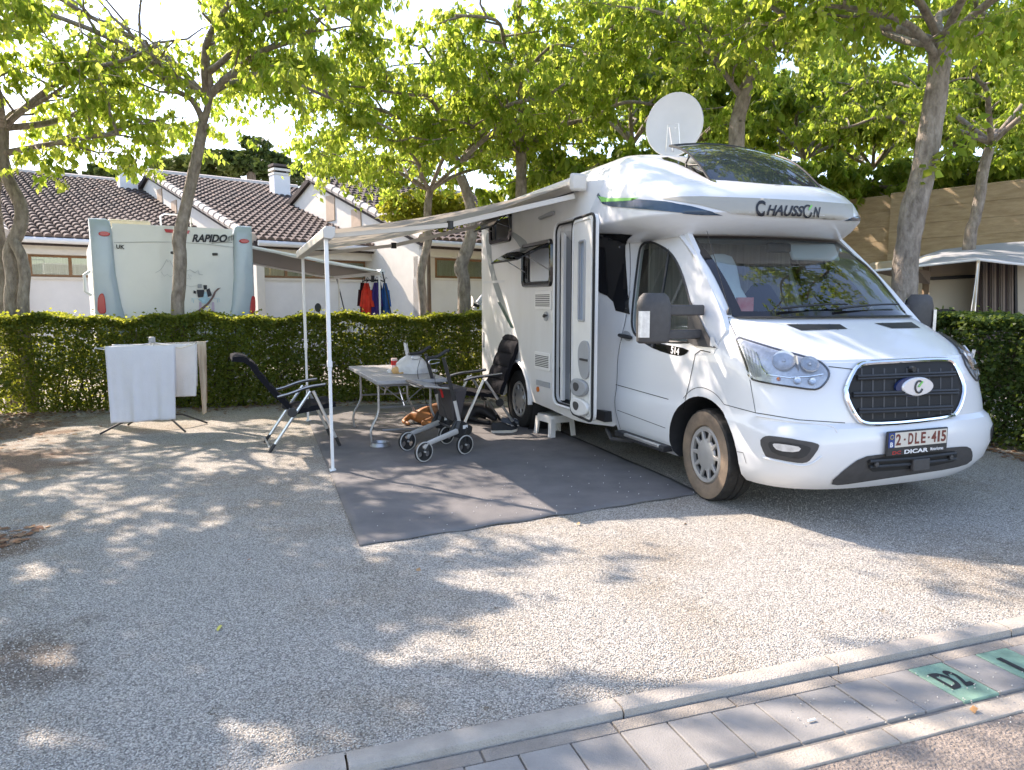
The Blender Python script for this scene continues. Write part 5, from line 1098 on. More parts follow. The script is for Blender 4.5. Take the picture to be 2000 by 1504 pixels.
for k, o_ in enumerate((Vector((0, 0, 0)), sh)):
    A = Vector((w2.x, w2.y, wr_+ZM))+o_; Bq = Vector((w3.x, w3.y, wr_+ZM))+o_
    top = ps(866, 699)+o_; mid = ps(888, 782)+o_; low_ = ps(897, 822)+o_; hb_ = ps(893, 838)+o_
    m = MB(); m.tube([A+Vector((0, 0, .03)), A+sdv*.05+Vector((0, 0, .07)), hb_+Vector((0, 0, -.02))], [.014, .016, .020], 8, sq=1.5); m.build('rear_leg', M_rf, rl, True)
    m = MB(); m.prism([hb_+sdv*u+Vector((0, 0, z)) for u, z in ((-.09, -.02), (.0, .10), (.10, .06), (.20, .0), (.19, -.06), (.10, -.11), (-.02, -.08))], axis*.035); m.build('hinge_block', M_rb, rl, True, bevel=.012)
    m = MB(); m.box(hb_+sdv*.10-axis*.002+Vector((0, 0, .01)), (.06, .002, .035), Matrix.Rotation(atan2(sdv.y, sdv.x), 3, 'Z')); m.build('type_plate', M_wplast, rl, True)
    m = MB(); m.tube([low_, mid], .021, 4, sq=1.0); m.build('frame_tube', M_rf, rl, True)
    m = MB(); m.tube([mid, top], [.024, .022], 4); m.tube([hb_, low_], .023, 4); m.build('handle_post', M_rb, rl, True)
    for q in range(5): f_ = .25+q*.13; m = MB(); m.box(mid.lerp(top, f_)-axis*.019, (.010, .003, .010)); m.build('height_hole', M_gap, rl, True)
    g0 = top; gr_ = [ps(832, 699)+o_, ps(842, 699)+o_, ps(856, 696)+o_, ps(866, 689)+o_, ps(872, 684)+o_, ps(876, 686)+o_]
    m = MB(); m.tube(smooth_poly(gr_, 2, False), [.014]*8+[.017]*10+[.016]*20 if False else .016, 8); m.build('grip', M_rb, rl, True)
    m = MB(); m.tube(smooth_poly([ps(858, 702)+o_, ps(842, 702)+o_, ps(836, 707)+o_, ps(840, 712)+o_, ps(858, 708)+o_], 2, False), .005, 6); m.build('brake_lever', M_alu, rl, True)
    m = MB(); m.tube(smooth_poly([ps(856, 706)+o_, ps(850, 740)+o_+axis*.03, ps(866, 790)+o_+axis*.02, ps(880, 838)+o_], 2, False), .003, 5); m.build('brake_cable', M_rb, rl, True)
    m = MB(); m.tube([A+Vector((0, 0, .0))+sdv*.03, A+sdv*.05+Vector((0, 0, .07))], .018, 6); m.build('brake_block', M_rb, rl, True)
    m = MB(); m.tube([Bq, Bq+Vector((0, 0, .12)), hb_+sdv*.12], .016, 6); m.build('front_fork', M_rb, rl, True)
s0 = ps(826, 757); s1 = ps(884, 762)
m = MB(); R = [[s0.lerp(s1, t)+sh*(w_+.02)+Vector((0, 0, .02-.03*sin(pi*w_))) for w_ in [j/8 for j in range(9)]] for t in [i/5 for i in range(6)]]; m.loft(R, closed=False); so_ = m.build('seat', mat('grey_woven_seat', (.45, .44, .42), .8, var=.15, vscale=30, bump=.3, bscale=200), rl, True); sm_ = so_.modifiers.new('s', 'SOLIDIFY'); sm_.thickness = .012
b0 = ps(886, 762); b1 = ps(918, 758); b2 = ps(904, 822); b3 = ps(888, 826)
m = MB(); m.prism([b0+sh*.1, b1+sh*.1, b2+sh*.1, b3+sh*.1], sh*.8); m.build('carry_bag', mat('grey_brown_bag', (.07, .06, .06), .85, var=.2, bump=.3, bscale=60), rl, True, bevel=.02)
m = MB(); m.tube([s0+sh*.02+Vector((0, 0, .01)), s0+sh*.98+Vector((0, 0, .01))], .012, 6); m.tube([hubp, hubp+sh], .012, 6); m.build('cross_bar', M_rb, rl, True)
m = MB(); m.tube([ps(872, 764)+sh*.3, ps(876, 780)+sh*.3], .012, 6); m.build('pull_strap', M_red, rl, True)
# ---- step stool
sc_ = G(1083, 850); st_ = thing('step_stool', 'small white plastic step stool below the entrance door', 'stool', (sc_.x, sc_.y, 0)); sa = VA+.15
Rz = Matrix.Rotation(sa, 3, 'Z'); SP = lambda x, y, z: Vector((sc_.x, sc_.y, z))+Rz @ Vector((x, y, 0))
m = MB(); a, b = .165, .15; m.loft([[SP(x, y, z) for x, y in rrect(-a*k, -b*k, a*k, b*k, .05)] for z, k in ((.205, 1.0), (.235, 1.0), (.248, .96), (.25, .90))], cap0=True, cap1=True); m.build('seat', M_wplast, st_, True)
m = MB(); m.loft([[SP(x, y, z) for x, y in rrect(-a*k, -b*k, a*k, b*k, .05)] for z, k in ((.17, 1.02), (.215, 1.01))]); m.build('apron', M_wplast, st_, True)
for sx in (-1, 1):
    for sy in (-1, 1):
        m = MB(); m.loft([[SP(sx*(e+dx), sy*(f+dy), z) for dx, dy in ((0, 0), (-.06, 0), (-.06, -.012), (-.012, -.012), (-.012, -.06), (0, -.06))] for z, e, f in ((.215, .164, .149), (ZM, .182, .167))], cap0=True, cap1=True); m.build('leg', M_wplast, st_, True, ang=30)
# ---- shoes beside the chair
def shoe(name, label, px, py, ang, ln, upc, solec, slipper=False):
    c = G(px, py); root = thing(name, label, 'shoe', (c.x, c.y, 0)); R_ = Matrix.Rotation(ang, 3, 'Z')
    Q = lambda x, y, z: Vector((c.x, c.y, ZM))+R_ @ Vector((x*ln, y*ln, 0))+Vector((0, 0, z*ln))
    out = [(-.5, .0), (-.48, .12), (-.3, .15), (0, .14), (.25, .19), (.42, .14), (.5, .02), (.44, -.12), (.25, -.18), (0, -.13), (-.3, -.14), (-.48, -.11)]
    m = MB(); m.loft([[Q(x*k, y*k, z+(.03 if x > .4 else 0)) for x, y in out] for z, k in ((.0, .96), (.04, 1.02), (.10, 1.0))], cap0=True, cap1=True); m.build('sole', solec, root, True)
    m = MB(); rings = []
    for z, k, x0, x1 in ((.09, .97, -.5, .5), (.18, .92, -.49, .46), (.26, .78, -.49, .26), (.34, .62, -.48, .06), (.38, .55, -.47, -.02)): rings.append([Q(x0+(x1-x0)*(x+.5), y*k, z if not slipper else .09+(z-.09)*.5) for x, y in out])
    m.loft(rings, cap1=not slipper); m.build('upper', upc, root, True, ang=50)
    m = MB(); m.tube([Q(.28, -.08, .24), Q(.22, .08, .27), Q(.14, -.08, .31), Q(.08, .08, .33)], .004, 5); m.build('lace', M_wplast, root, True)
M_shb = mat('black_mesh', (.02, .022, .026), .7, var=.3, vscale=40); M_shs = mat('pale_sole', (.6, .56, .5), .7)
shoe('trainer', 'black trainer with pale sole under the upright chair', 985, 847, .15, .31, M_shb, M_shs); shoe('trainer', 'dark grey trainer lying behind the black one', 1002, 836, .35, .30, mat('grey_mesh', (.10, .11, .13), .8, var=.3, vscale=40), M_shs); shoe('slipper', 'pale blue grey slipper beside the rear wheel', 1030, 833, -.35, .27, mat('pale_blue_cloth', (.45, .50, .56), .9), M_shs, True)
# ---- dog bowl
c = G(742, 874); m = MB(); m.lathe([(.085, ZM), (.10, ZM+.005), (.085, .055), (.092, .062), (.080, .060), (.066, .02), (.0, .018)], (c.x, c.y, 0), 'Z', 28); o = m.build('metal_bowl', M_steel); tag(o, 'small round steel pet bowl by the table leg', 'bowl')
# ---- dog lying behind the table
dcn = G(880, 826); dg_ = Vector((dcn.x, dcn.y, 0)); dd_ = Vector((1, .12, 0)).normalized(); dnm = Vector((-dd_.y, dd_.x, 0))
M_dog = bpy.data.materials.new('dog_coat'); M_dog.use_nodes = True; t_ = M_dog.node_tree; b_ = t_.nodes['Principled BSDF']; b_.inputs['Roughness'].default_value = .55
tcn = t_.nodes.new('ShaderNodeTexCoord'); sx_ = t_.nodes.new('ShaderNodeSeparateXYZ'); t_.links.new(tcn.outputs['Object'], sx_.inputs[0]); nz = t_.nodes.new('ShaderNodeTexNoise'); nz.inputs['Scale'].default_value = 14; t_.links.new(tcn.outputs['Object'], nz.inputs['Vector'])
ma = t_.nodes.new('ShaderNodeMath'); ma.operation = 'MULTIPLY_ADD'; t_.links.new(nz.outputs['Fac'], ma.inputs[0]); ma.inputs[1].default_value = .12; t_.links.new(sx_.outputs['X'], ma.inputs[2]); rp = t_.nodes.new('ShaderNodeMapRange'); rp.inputs[1].default_value = dg_.x-.16; rp.inputs[2].default_value = dg_.x-.02; t_.links.new(ma.outputs[0], rp.inputs[0]); mxn = t_.nodes.new('ShaderNodeMix'); mxn.data_type = 'RGBA'; mxn.inputs[6].default_value = (.34, .13, .035, 1); mxn.inputs[7].default_value = (.018, .017, .02, 1); t_.links.new(rp.outputs[0], mxn.inputs[0]); t_.links.new(mxn.outputs[2], b_.inputs['Base Color'])
def dogP(u, v, z): return dg_+dd_*u+dnm*v+Vector((0, 0, z+.008))
bm = bmesh.new(); VV = {}
def dv_(k, u, v, z): VV[k] = bm.verts.new(dogP(u, v, z)); return VV[k]
chain = [('rump', -.38, 0, .13, .125), ('loin', -.18, .02, .145, .12), ('rib', .05, .02, .155, .135), ('chest', .25, .0, .15, .125), ('neck', .37, -.03, .17, .08), ('head', .45, -.08, .14, .078), ('muz', .53, -.17, .075, .045), ('nose', .55, -.22, .06, .032), ('thigh', -.36, -.12, .10, .095), ('knee', -.20, -.20, .07, .06), ('hock', -.36, -.25, .035, .034), ('paw', -.20, -.29, .028, .03), ('elb', .26, -.12, .07, .055), ('wrist', .38, -.22, .04, .035), ('fpaw', .48, -.28, .03, .032), ('tail1', -.50, -.02, .09, .04), ('tail2', -.58, -.14, .045, .03), ('tail3', -.50, -.26, .03, .02), ('elb2', .28, .12, .06, .05), ('fpaw2', .46, .10, .03, .03)]
rad = {}
for k, u, v, z, r in chain: dv_(k, u, v, z); rad[k] = r
for a, b in (('rump', 'loin'), ('loin', 'rib'), ('rib', 'chest'), ('chest', 'neck'), ('neck', 'head'), ('head', 'muz'), ('muz', 'nose'), ('rump', 'thigh'), ('thigh', 'knee'), ('knee', 'hock'), ('hock', 'paw'), ('chest', 'elb'), ('elb', 'wrist'), ('wrist', 'fpaw'), ('rump', 'tail1'), ('tail1', 'tail2'), ('tail2', 'tail3'), ('chest', 'elb2'), ('elb2', 'fpaw2')): bm.edges.new((VV[a], VV[b]))
me = bpy.data.meshes.new('dog'); bm.to_mesh(me); bm.free(); me.materials.append(M_dog)
o = link('dog', me); sk_ = o.modifiers.new('skin', 'SKIN'); me.skin_vertices[0].data[0].use_root = True
for i, (k, *_r) in enumerate(chain): me.skin_vertices[0].data[i].radius = (rad[k], rad[k])
ss_ = o.modifiers.new('sub', 'SUBSURF'); ss_.levels = 2; ss_.render_levels = 2
bpy.context.view_layer.update(); bake(o)
for p in o.data.polygons: p.use_smooth = True
tag(o, 'brown and black dog lying on the mat behind the rollator', 'dog')
for sgn in (-1, 1):
    m = MB(); h = dogP(.43, -.06+sgn*.05, .20); m.loft([[h+Vector((.018*cos(a)*k, .03*sin(a)*k, z)) for a in [2*pi*q/8 for q in range(8)]] for z, k in ((0, 1), (.04, .7), (.07, .15))], cap1=True); e = m.build('ear', M_dog, o, False); 
# ---- clothes airer with towels
ac = G(307, 838); AX = Vector((ac.x, ac.y, 0)); au = Vector((.985, .17, 0)).normalized(); av = Vector((-au.y, au.x, 0))
ar_ = thing('clothes_airer', 'white and black folding clothes airer in front of the hedge', 'clothes airer', AX)
A_ = lambda u, v, z: AX+au*u+av*v+Vector((0, 0, z))
pxl = lambda x, y: ((PL(x, y, AX-av*.25, au)-AX).dot(au), PL(x, y, AX-av*.25, au).z)
ztop = pxl(275, 672)[1]-.06
for u in (-.60, .66):
    for v, dv2 in ((-.30, 0), (.30, 0)): pass
for v in (-.30, .30):
    s_ = 1 if v > 0 else -1
    m = MB(); m.tube([A_(-.52, v, ztop+.02), A_(-.35, v*.5, ztop-.02), A_(0, v*.1, ztop+.06)], .007, 6); m.build('arm', M_alu, ar_, True); m = MB(); m.tube([A_(.55, v, ztop+.06), A_(.35, v*.5, ztop+.0), A_(0, v*.1, ztop+.06)], .007, 6); m.build('arm', M_alu, ar_, True)
for k in range(7): v = -.30+.6*k/6; m = MB(); m.tube([A_(-.50, v, ztop+.022), A_(.53, v, ztop+.055)], .0013, 4); m.build('line', M_wplast, ar_, True)
m = MB(); m.tube([A_(0, 0, .12), A_(0, 0, ztop+.06)], .016, 8); m.build('mast', M_alu, ar_, True)
m = MB(); m.box(A_(0, 0, ztop+.09), (.08, .03, .08)); m.build('carry_handle', M_grey, ar_, True, bevel=.015)
for u, v in ((-.52, -.30), (.40, -.32), (.50, .28), (-.42, .30)): m = MB(); m.tube([A_(0, 0, .17), A_(u*.5, v*.5, .15), A_(u, v, .012)], .012, 6); m.build('leg', M_black, ar_, True)
M_tow = mat('white_terry', (.72, .71, .74), .95, var=.03, bump=.35, bscale=90, sheen=.3)
def towel(name, label, u0, u1, v, ztop_, z0, zb, mt, wav=.02, seed=1, flare=0, ref=None):
    rs = random.Random(seed); ph = [rs.uniform(0, 6) for _ in range(4)]; N = 28; rings = []
    prof = [(v+.012+.02*t, ztop_-t*(ztop_-zb)) for t in (1, .75, .5, .25, .08)]+[(v+.008, ztop_+.004), (v, ztop_+.010), (v-.008, ztop_+.004)]+[(v-.012-.02*t, ztop_-t*(ztop_-z0)) for t in (.06, .15, .25, .35, .45, .55, .65, .75, .85, .93, .97, 1)]
    for vv, z in prof:
        dn_ = max(0, (ztop_-z)/max(.01, ztop_-z0)); row = []
        for i in range(N+1):
            s = i/N; u = u0+(u1-u0)*s+flare*(s-.5)*-.0+(.03*dn_*(.5-s)*2); w_ = wav*dn_*(sin(s*13+ph[0])+.5*sin(s*29+ph[1]+z*2)+.35*sin(s*47+ph[2]-z*3))
            row.append(A_(u, vv+w_-(.0), z+(.03*s if vv < v and dn_ > .9 else 0)))
        rings.append(row)
    m = MB(); m.loft(rings, closed=False); o = m.build(name, mt, ang=80); s2 = o.modifiers.new('s', 'SOLIDIFY'); s2.thickness = .006; tag(o, label, 'towel'); return o
uL, uR = pxl(206, 674)[0], pxl(343, 674)[0]; zB = pxl(280, 824)[1]
towel('bath_towel', 'large white bath towel hanging over the front of the airer', uL, uR, -.27, ztop+.03, max(.03, zB), .45, M_tow, .022, 2)
towel('hand_towel', 'smaller white towel hanging behind the large bath towel', uL-.02, uR+.17, .0, ztop+.035, .36, .5, mat('white_terry_warm', (.72, .70, .68), .95, var=.03, bump=.35, bscale=90), .012, 5)
towel('tea_towel', 'narrow cream and brown cloth hanging from the right arm of the airer', uR+.16, uR+.26, .05, ztop+.06, .15, .3, mat('cream_cloth', (.70, .60, .46), .95, col2=(.20, .12, .07), vscale=5, stretch=(6, 6, .3)), .006, 9)
# ---- odd litter: cigarette end, dead leaves, dark twig
for (px, py, sz, col_, lab_) in ((1337, 1025, .05, (.45, .25, .10), 'curled orange brown leaf on gravel just off the long edge of the mat'), (820, 1112, .05, (.40, .24, .12), 'brown dead leaf on gravel just off the pointed corner of the mat'), (1130, 1028, .035, (.42, .26, .13), 'tiny tan leaf lying against the edge of the mat'), (430, 1225, .04, (.55, .52, .12), 'single yellow green leaf on shaded gravel'), (1900, 1383, .06, (.45, .24, .1), 'orange brown leaf on the concrete strip below the green number tile'), (490, 1095, .03, (.40, .22, .15), 'small reddish dead leaf on shaded gravel')):
    c = G(px, py) if py < 1300 or px < 1500 else G(px, py, ZL); P = np.array([(c.x, c.y, c.z+.012)]); V, T = leaves(P, sz, .0, shape='ovate', fold=.5); o = link('fallen_leaf', np_mesh('fallen_leaf', V, T, mat('dead_leaf', col_, .8))); V = None
    tag(o, lab_, 'leaf', 'fallen leaves lying singly')
c = G(1578, 1413, ZL); d = Vector((.03, .012, 0)); m = MB(); m.tube([c+Vector((0, 0, .01)), c+d+Vector((0, 0, .01))], .004, 8); o = m.build('cigarette_end', M_wplast); tag(o, 'white cigarette end lying on the paving tiles', 'cigarette end')
for k in range(60):
    pass
V = []; T = []
for k in range(90):
    x = random.uniform(1500, 2000); y = random.uniform(1300, 1420); c = G(x, y, ZL)
    if (c-kA).dot(kn) < o_g: continue
    b = len(V); V += [tuple(np.array((c.x, c.y, ZL+.009))+base[i]*random.uniform(.5, 1.1)) for i in range(6)]; T += [tuple(i+b for i in t) for t in tri]
if V: o = link('stray_gravel', np_mesh('stray_gravel', V, T, M_peb)); tag(o, 'stray pebbles scattered over the paving tiles and concrete strip', 'gravel', kind='stuff')
c = VM @ VX(1465, 575, -.05); m = MB(); cc_ = VI @ Vector((0, 0, 0)); q = VX(1455, 580, -.02); m.box(VM @ Vector((q.x, q.y, 1.47)), (.15, .02, .13), Matrix.Rotation(VA+pi/2, 3, 'Z')); o = m.build('red_packet', mat('red_white_box', (.65, .05, .04), .45, col2=(.75, .30, .26), vscale=9)); tag(o, 'small red and white box on the dashboard behind the windscreen', 'box')
# ================================================================== NEIGHBOURS AND BACKGROUND
# ---- second motorhome behind the hedge
L_ = at(184, 600, 10.75); R_ = at(497, 600, 11.95); L_.z = R_.z = 0
ru = (R_-L_); RWd = ru.length; ru.normalize(); rn = Vector((ru.y, -ru.x, 0)); rn = rn if rn.y < 0 else -rn
RP = thing('motorhome', 'white and pale blue motorhome seen from behind over the hedge', 'motorhome', (L_.x, L_.y, 0))
def rr_(u, o_, z): return L_+ru*u+rn*o_+Vector((0, 0, z))     # u across, o_ outward
def rpx(x, y): q = PL(x, y, L_, ru); return ((q-L_).dot(ru), q.z)
M_rw = mat('rapido_white', (.76, .755, .72), .35, coat=.3, var=.02); M_rbl = mat('pale_blue_grey', (.42, .50, .56), .3, coat=.4, var=.04)
ztL, ztR = rpx(240, 438)[1], rpx(450, 452)[1]; RZ = (ztL+ztR)/2
m = MB(); m.prism([rr_(.06, 0, .5), rr_(RWd-.06, 0, .5), rr_(RWd-.06, 0, RZ-.03), rr_(.06, 0, RZ-.03)], -rn*5.8); m.build('body', M_rw, RP, True, bevel=.04)
dL = rpx(210, 440)[0]
m = MB(); n_ = 9; R = []
for z, w_ in ((.5, .02), (1.3, .0), (2.0, .0), (RZ-.28, .0), (RZ+.02, .0)): R.append([rr_(.30+(RWd-.6)*k/n_, .015+.03*sin(pi*k/n_), z) for k in range(n_+1)])
m.loft(R, closed=False); m.build('rear_panel', M_rw, RP, True)
for sg in (0, 1):
    m = MB(); rings = []
    for z, wd_, bul in ((.5, .52, .06), (1.0, .46, .07), (1.45, .36, .08), (1.9, .31, .085), (2.4, .29, .08), (RZ-.05, .29, .07), (RZ+.05, .27, .04), (RZ+.08, .22, .0)):
        row = []
        for k in range(11):
            a = pi*k/10; uu = wd_*(1-cos(a))/2; row.append(rr_(uu if sg == 0 else RWd-uu, .03+bul*sin(a)**.6, z))
        row += [rr_(wd_ if sg == 0 else RWd-wd_, -.05, z), rr_(0 if sg == 0 else RWd, -.12, z)]; rings.append(row)
    m.loft(rings, cap0=True, cap1=True); m.build('corner_moulding', M_rbl, RP, True, ang=45)
for (x, y, w_, h_) in ((203, 458, 12, 7), (474, 472, 11, 6)):
    a = rpx(x, y); m = MB(); m.loft([[rr_(a[0]+.075*k*cos(q), o_, a[1]+.036*k*sin(q)) for q in [2*pi*i/16 for i in range(16)]] for k, o_ in ((1, .10), (1, .125), (.8, .135))], cap1=True); m.build('marker_lamp', M_red, RP, True)
for P in ([(190, 612), (190, 585), (194, 575), (200, 572), (204, 580), (206, 598), (207, 613)], [(485, 613), (486, 596), (489, 580), (492, 577), (496, 582), (496, 613)]):
    Q = [rpx(x, y) for x, y in smooth_poly(P, 1)]; m = MB(); m.prism([rr_(u, .07, z) for u, z in Q], rn*.06); m.build('tail_lamp', M_red, RP, True, bevel=.01)
a, b = rpx(320, 448), rpx(370, 455); m = MB(); m.prism([rr_(a[0], .05, a[1]), rr_(a[0]+.02, .05, a[1]-.05), rr_(b[0]-.02, .05, a[1]-.055), rr_(b[0], .05, a[1]-.005)], rn*.02); m.build('brake_lamp', M_red, RP, True)
def rtext(txt, q0, q1, q2, mt, bold=.02, shear=0, name='lettering'):
    V, F = text2d(txt, 1, 'LEFT', shear, bold); xs = [v[0] for v in V]; ys = [v[1] for v in V]; x0, x1, y0, y1 = min(xs), max(xs), min(ys), max(ys); P = []
    for x, y in V:
        u, v_ = (x-x0)/(x1-x0), (y-y0)/(y1-y0); c = rpx(q0[0]+(q1[0]-q0[0])*u+(q2[0]-q0[0])*v_, q0[1]+(q1[1]-q0[1])*u+(q2[1]-q0[1])*v_); P.append(rr_(c[0], .058, c[1]))
    m = MB(); m.add(P, F); m.build(name, mt, RP, True, smooth=False)
rtext('RAPIDO', (374, 473.5), (442, 474), (375, 458), M_ink, .04, .2)
rtext('UK', (226.5, 486), (243, 487), (226.5, 478), M_ink, .03)
def rline(P, w_, mt, nm='graphic', off=.060):
    Q = [rpx(x, y) for x, y in P]; m = MB(); m.tube([rr_(u, off, z) for u, z in Q], w_, 4); m.build(nm, mt, RP, True)
rline(smooth_poly([(412, 476), (424, 474), (440, 473), (452, 474)], 1, False), .005, M_ink)
for k in range(4): rline([(444+k*3.2, 472-k*.8), (445+k*3.2, 463-k*1.5)], .004, M_ink); rline([(446+k*3.2, 466-k*1.6), (447+k*3.3, 462-k*1.6)], .003, M_ink)
rline([(222, 474), (300, 473), (345, 473.5), (400, 477), (460, 484)], .004, M_grey, 'panel_line')
M_line = mat('grey_line', (.42, .44, .45), .6)
rline([(303, 533), (312, 528), (318, 520), (325, 507), (327, 512), (331, 509), (336, 520), (341, 527)], .004, M_line); rline([(362, 530), (370, 527), (380, 533), (386, 528), (388, 536), (395, 537)], .004, M_line); rline([(314, 531), (320, 540), (326, 536), (332, 541), (338, 537)], .003, M_line); rline([(362, 543), (372, 546), (366, 536), (374, 540)], .003, M_line); rline([(360, 557), (372, 560), (385, 558)], .003, M_line)
def rpoly(P, mt, nm='graphic', off=.057, sm=0):
    Q = [rpx(x, y) for x, y in (smooth_poly(P, sm) if sm else P)]; m = MB(); m.prism([rr_(u, off, z) for u, z in Q], rn*.002); m.build(nm, mt, RP, True, smooth=False)
M_ice = mat('ice_blue', (.40, .60, .70), .5, var=.2, vscale=20); M_br = mat('brown_film', (.16, .09, .08), .5); M_pk = mat('lilac_film', (.55, .42, .55), .5)
# snow groomer and ski picture: cab blocks, icy spray, curved ski, lilac reflections
rpoly([(383, 566), (398, 566), (398, 580), (386, 581)], M_ink); rpoly([(385, 555), (393, 555), (393, 563), (385, 563)], M_grey); rpoly([(396, 557), (403, 557), (403, 565), (397, 566)], M_ink); rpoly([(402, 566), (408, 563), (413, 577), (405, 580)], M_ink); rpoly([(377, 567), (382, 569), (382, 574), (377, 573)], M_ink)
rpoly([(398, 570), (402, 570), (405, 582), (410, 583), (402, 594), (394, 592), (386, 584), (396, 580)], M_ice, off=.0595)
for P in ([(373, 583), (386, 584)], [(374, 583), (374, 590)], [(377, 585), (377, 592)], [(410, 584), (428, 582)], [(424, 584), (424, 591)], [(427, 584), (428, 590)]): rline(P, .004, M_ice)
rpoly([(430, 562), (424, 563), (417, 570), (412, 581), (402, 593), (388, 604), (370, 614), (380, 614), (396, 604), (408, 593), (417, 580), (421, 570)], M_br, off=.061)
rpoly([(388, 590), (392, 590), (394, 612), (388, 612)], M_pk); rpoly([(413, 590), (417, 590), (418, 612), (412, 612)], M_pk)
for x, y in ((338, 494), (419, 497)): a = rpx(x, y); m = MB(); m.box(rr_(a[0], .055, a[1]), (.085, .03, .04)); m.build('camera_bracket', M_dgrey, RP, True, bevel=.008)
a = rpx(181, 553); m = MB(); m.tube([rr_(-.02, -.05, a[1]+.18), rr_(-.10, -.05, a[1]+.12), rr_(-.10, -.05, a[1]-.12), rr_(-.02, -.05, a[1]-.18)], .022, 8); m.build('grab_handle', M_wplast, RP, True)
m = MB(); a = rpx(262, 432); m.box(rr_(a[0], -1.2, RZ+.10), (.62, .5, .16), Matrix.Rotation(atan2(ru.y, ru.x), 3, 'Z')); m.build('roof_vent', mat('yellowed_plastic', (.62, .56, .42), .5, var=.1), RP, True, bevel=.03)
u0, z0 = rpx(327, 440); u1, z1 = rpx(388, 415)
m = MB(); m.tube([rr_(u0, -.9, RZ), rr_(u0, -.9, RZ+.26), rr_(u0+.06, -.9, RZ+.30), rr_(u1-.06, -.9, RZ+.30), rr_(u1, -.9, RZ+.26), rr_(u1, -.9, RZ)], .014, 6); m.build('ladder_rail', M_alu, RP, True)
m = MB(); m.tube([rr_(u0, -.9, RZ+.1), rr_(u1, -.9, RZ+.1)], .010, 6); m.build('ladder_rung', M_alu, RP, True)
for sg in (.25, RWd-.25):
    m = MB(); m.lathe([(.2, -.1), (.34, -.1), (.35, 0), (.34, .1), (.2, .1)], rr_(sg, -1.6, .35), 'X', 24, M=Matrix.Rotation(atan2(ru.y, ru.x), 3, 'Z')); m.build('wheel', M_rubber, RP, True)
# its awning
pa = rr_(RWd, -.5, RZ-.25); fe = at(745, 556, 13.6); fn_ = at(655, 543, 12.2); M_awn2 = mat('grey_canvas', (.21, .20, .195), .85, var=.06)
q0 = rr_(RWd+.02, -.35, RZ-.22); q1 = rr_(RWd+.02, -2.85, RZ-.22); q2 = at(657, 540, 14.0); q3 = at(747, 531, 11.9)
R = [[q0.lerp(q3, t/6).lerp(q1.lerp(q2, t/6), k/6)+Vector((0, 0, -.05*sin(pi*t/6))) for k in range(7)] for t in range(7)]
m = MB(); m.loft(R, closed=False); an2 = m.build('awning', M_awn2, RP, True)
m = MB(); m.tube([q3, q2], .05, 6); m.build('lead_bar', M_alupaint, an2, True)
m = MB(); m.tube([q0.lerp(q1, .0), q0.lerp(q1, .55)+(q3-q0)*.0, q3.lerp(q2, .05)][0::2], .03, 6); m.build('awning_arm', M_alupaint, an2, True)
m = MB(); m.tube([q1+Vector((0, 0, -.06)), q2+Vector((0, 0, -.04))], .03, 6); m.build('awning_arm', M_alupaint, an2, True)
for q in (q3.lerp(q2, .06), q3.lerp(q2, .95)): m = MB(); m.tube([q, Vector((q.x, q.y, 0))], .02, 4); m.build('awning_leg', M_alupaint, an2, True)
for q, e in ((q2, at(700, 640, 14.3)), (q3, at(792, 645, 11.7))): m = MB(); m.tube([q, Vector((e.x, e.y, .05))], .012, 5); m.build('storm_strap', M_black, an2, True)
# ---- clothes on a hanger under it
def shirt(label, xs_, ytop, ybot, Y, col_, wr=.0):
    x0, x1 = xs_; a = at(x0, ytop, Y); b = at(x1, ytop, Y); zb = at(x0, ybot, Y).z; zt = a.z; mid = (a+b)/2; w_ = (b-a).length; rings = []
    rs = random.Random(int(x0)); ph = rs.uniform(0, 6)
    for t in [i/10 for i in range(11)]:
        k = .35+.65*min(1, t*3.0) if t < .33 else 1-.12*sin((t-.33)*4); z = zt+(zb-zt)*t; rings.append([Vector((mid.x+w_*.5*k*cos(q)+.02*t*sin(ph), mid.y+.07*sin(q)*(1+.5*sin(5*q+ph+t*2))+.0, z)) for q in [2*pi*i/24 for i in range(24)]])
    root = thing('shirt', label, 'shirt', (mid.x, mid.y, 0)); mt = mat('cloth_'+str(x0), col_, .9, var=.15, vscale=12); m = MB(); m.loft(rings, cap0=True); m.build('body', mt, root, True, ang=70)
    for sg in (-1, 1): m = MB(); m.loft([[Vector((mid.x+sg*w_*(.30+.22*t)+.03*cos(q), mid.y+.045*sin(q), zt-(.12+.28*t))) for q in [2*pi*i/10 for i in range(10)]] for t in (0, .5, 1)]); m.build('sleeve', mt, root, True, ang=70)
    m = MB(); m.tube([Vector((mid.x, mid.y, zt-.02)), Vector((mid.x, mid.y, zt+.07)), Vector((mid.x+.02, mid.y, zt+.10)), Vector((mid.x+.04, mid.y, zt+.07))], .005, 5); m.tube([Vector((mid.x-w_*.3, mid.y, zt-.08)), Vector((mid.x, mid.y, zt)), Vector((mid.x+w_*.3, mid.y, zt-.08))], .007, 5); m.build('hanger', M_black, root, True)
YS = 12.35
shirt('dark maroon shirt hanging beside the red shirt under the grey awning', (700, 716), 552, 625, YS+.1, (.05, .008, .012)); shirt('bright red shirt hanging under the grey awning', (705, 727), 553, 625, YS-.05, (.72, .055, .03)); shirt('purple blue shirt hanging next to the red shirt', (724, 744), 552, 625, YS, (.06, .035, .20)); shirt('navy shirt hanging behind the awning leg', (733, 748), 550, 622, YS+.12, (.02, .035, .12)); shirt('mid blue shirt hanging outermost behind the awning leg', (744, 760), 553, 615, YS+.05, (.02, .10, .32))
oh = thing('clothes_hanger', 'black multi-arm hanger hooked under the grey awning holding shirts', 'hanger', at(728, 545, YS))
m = MB(); m.tube([at(724, 530, YS), at(728, 540, YS), at(728, 551, YS)], .03, 8); m.build('hook', M_black, oh, True)
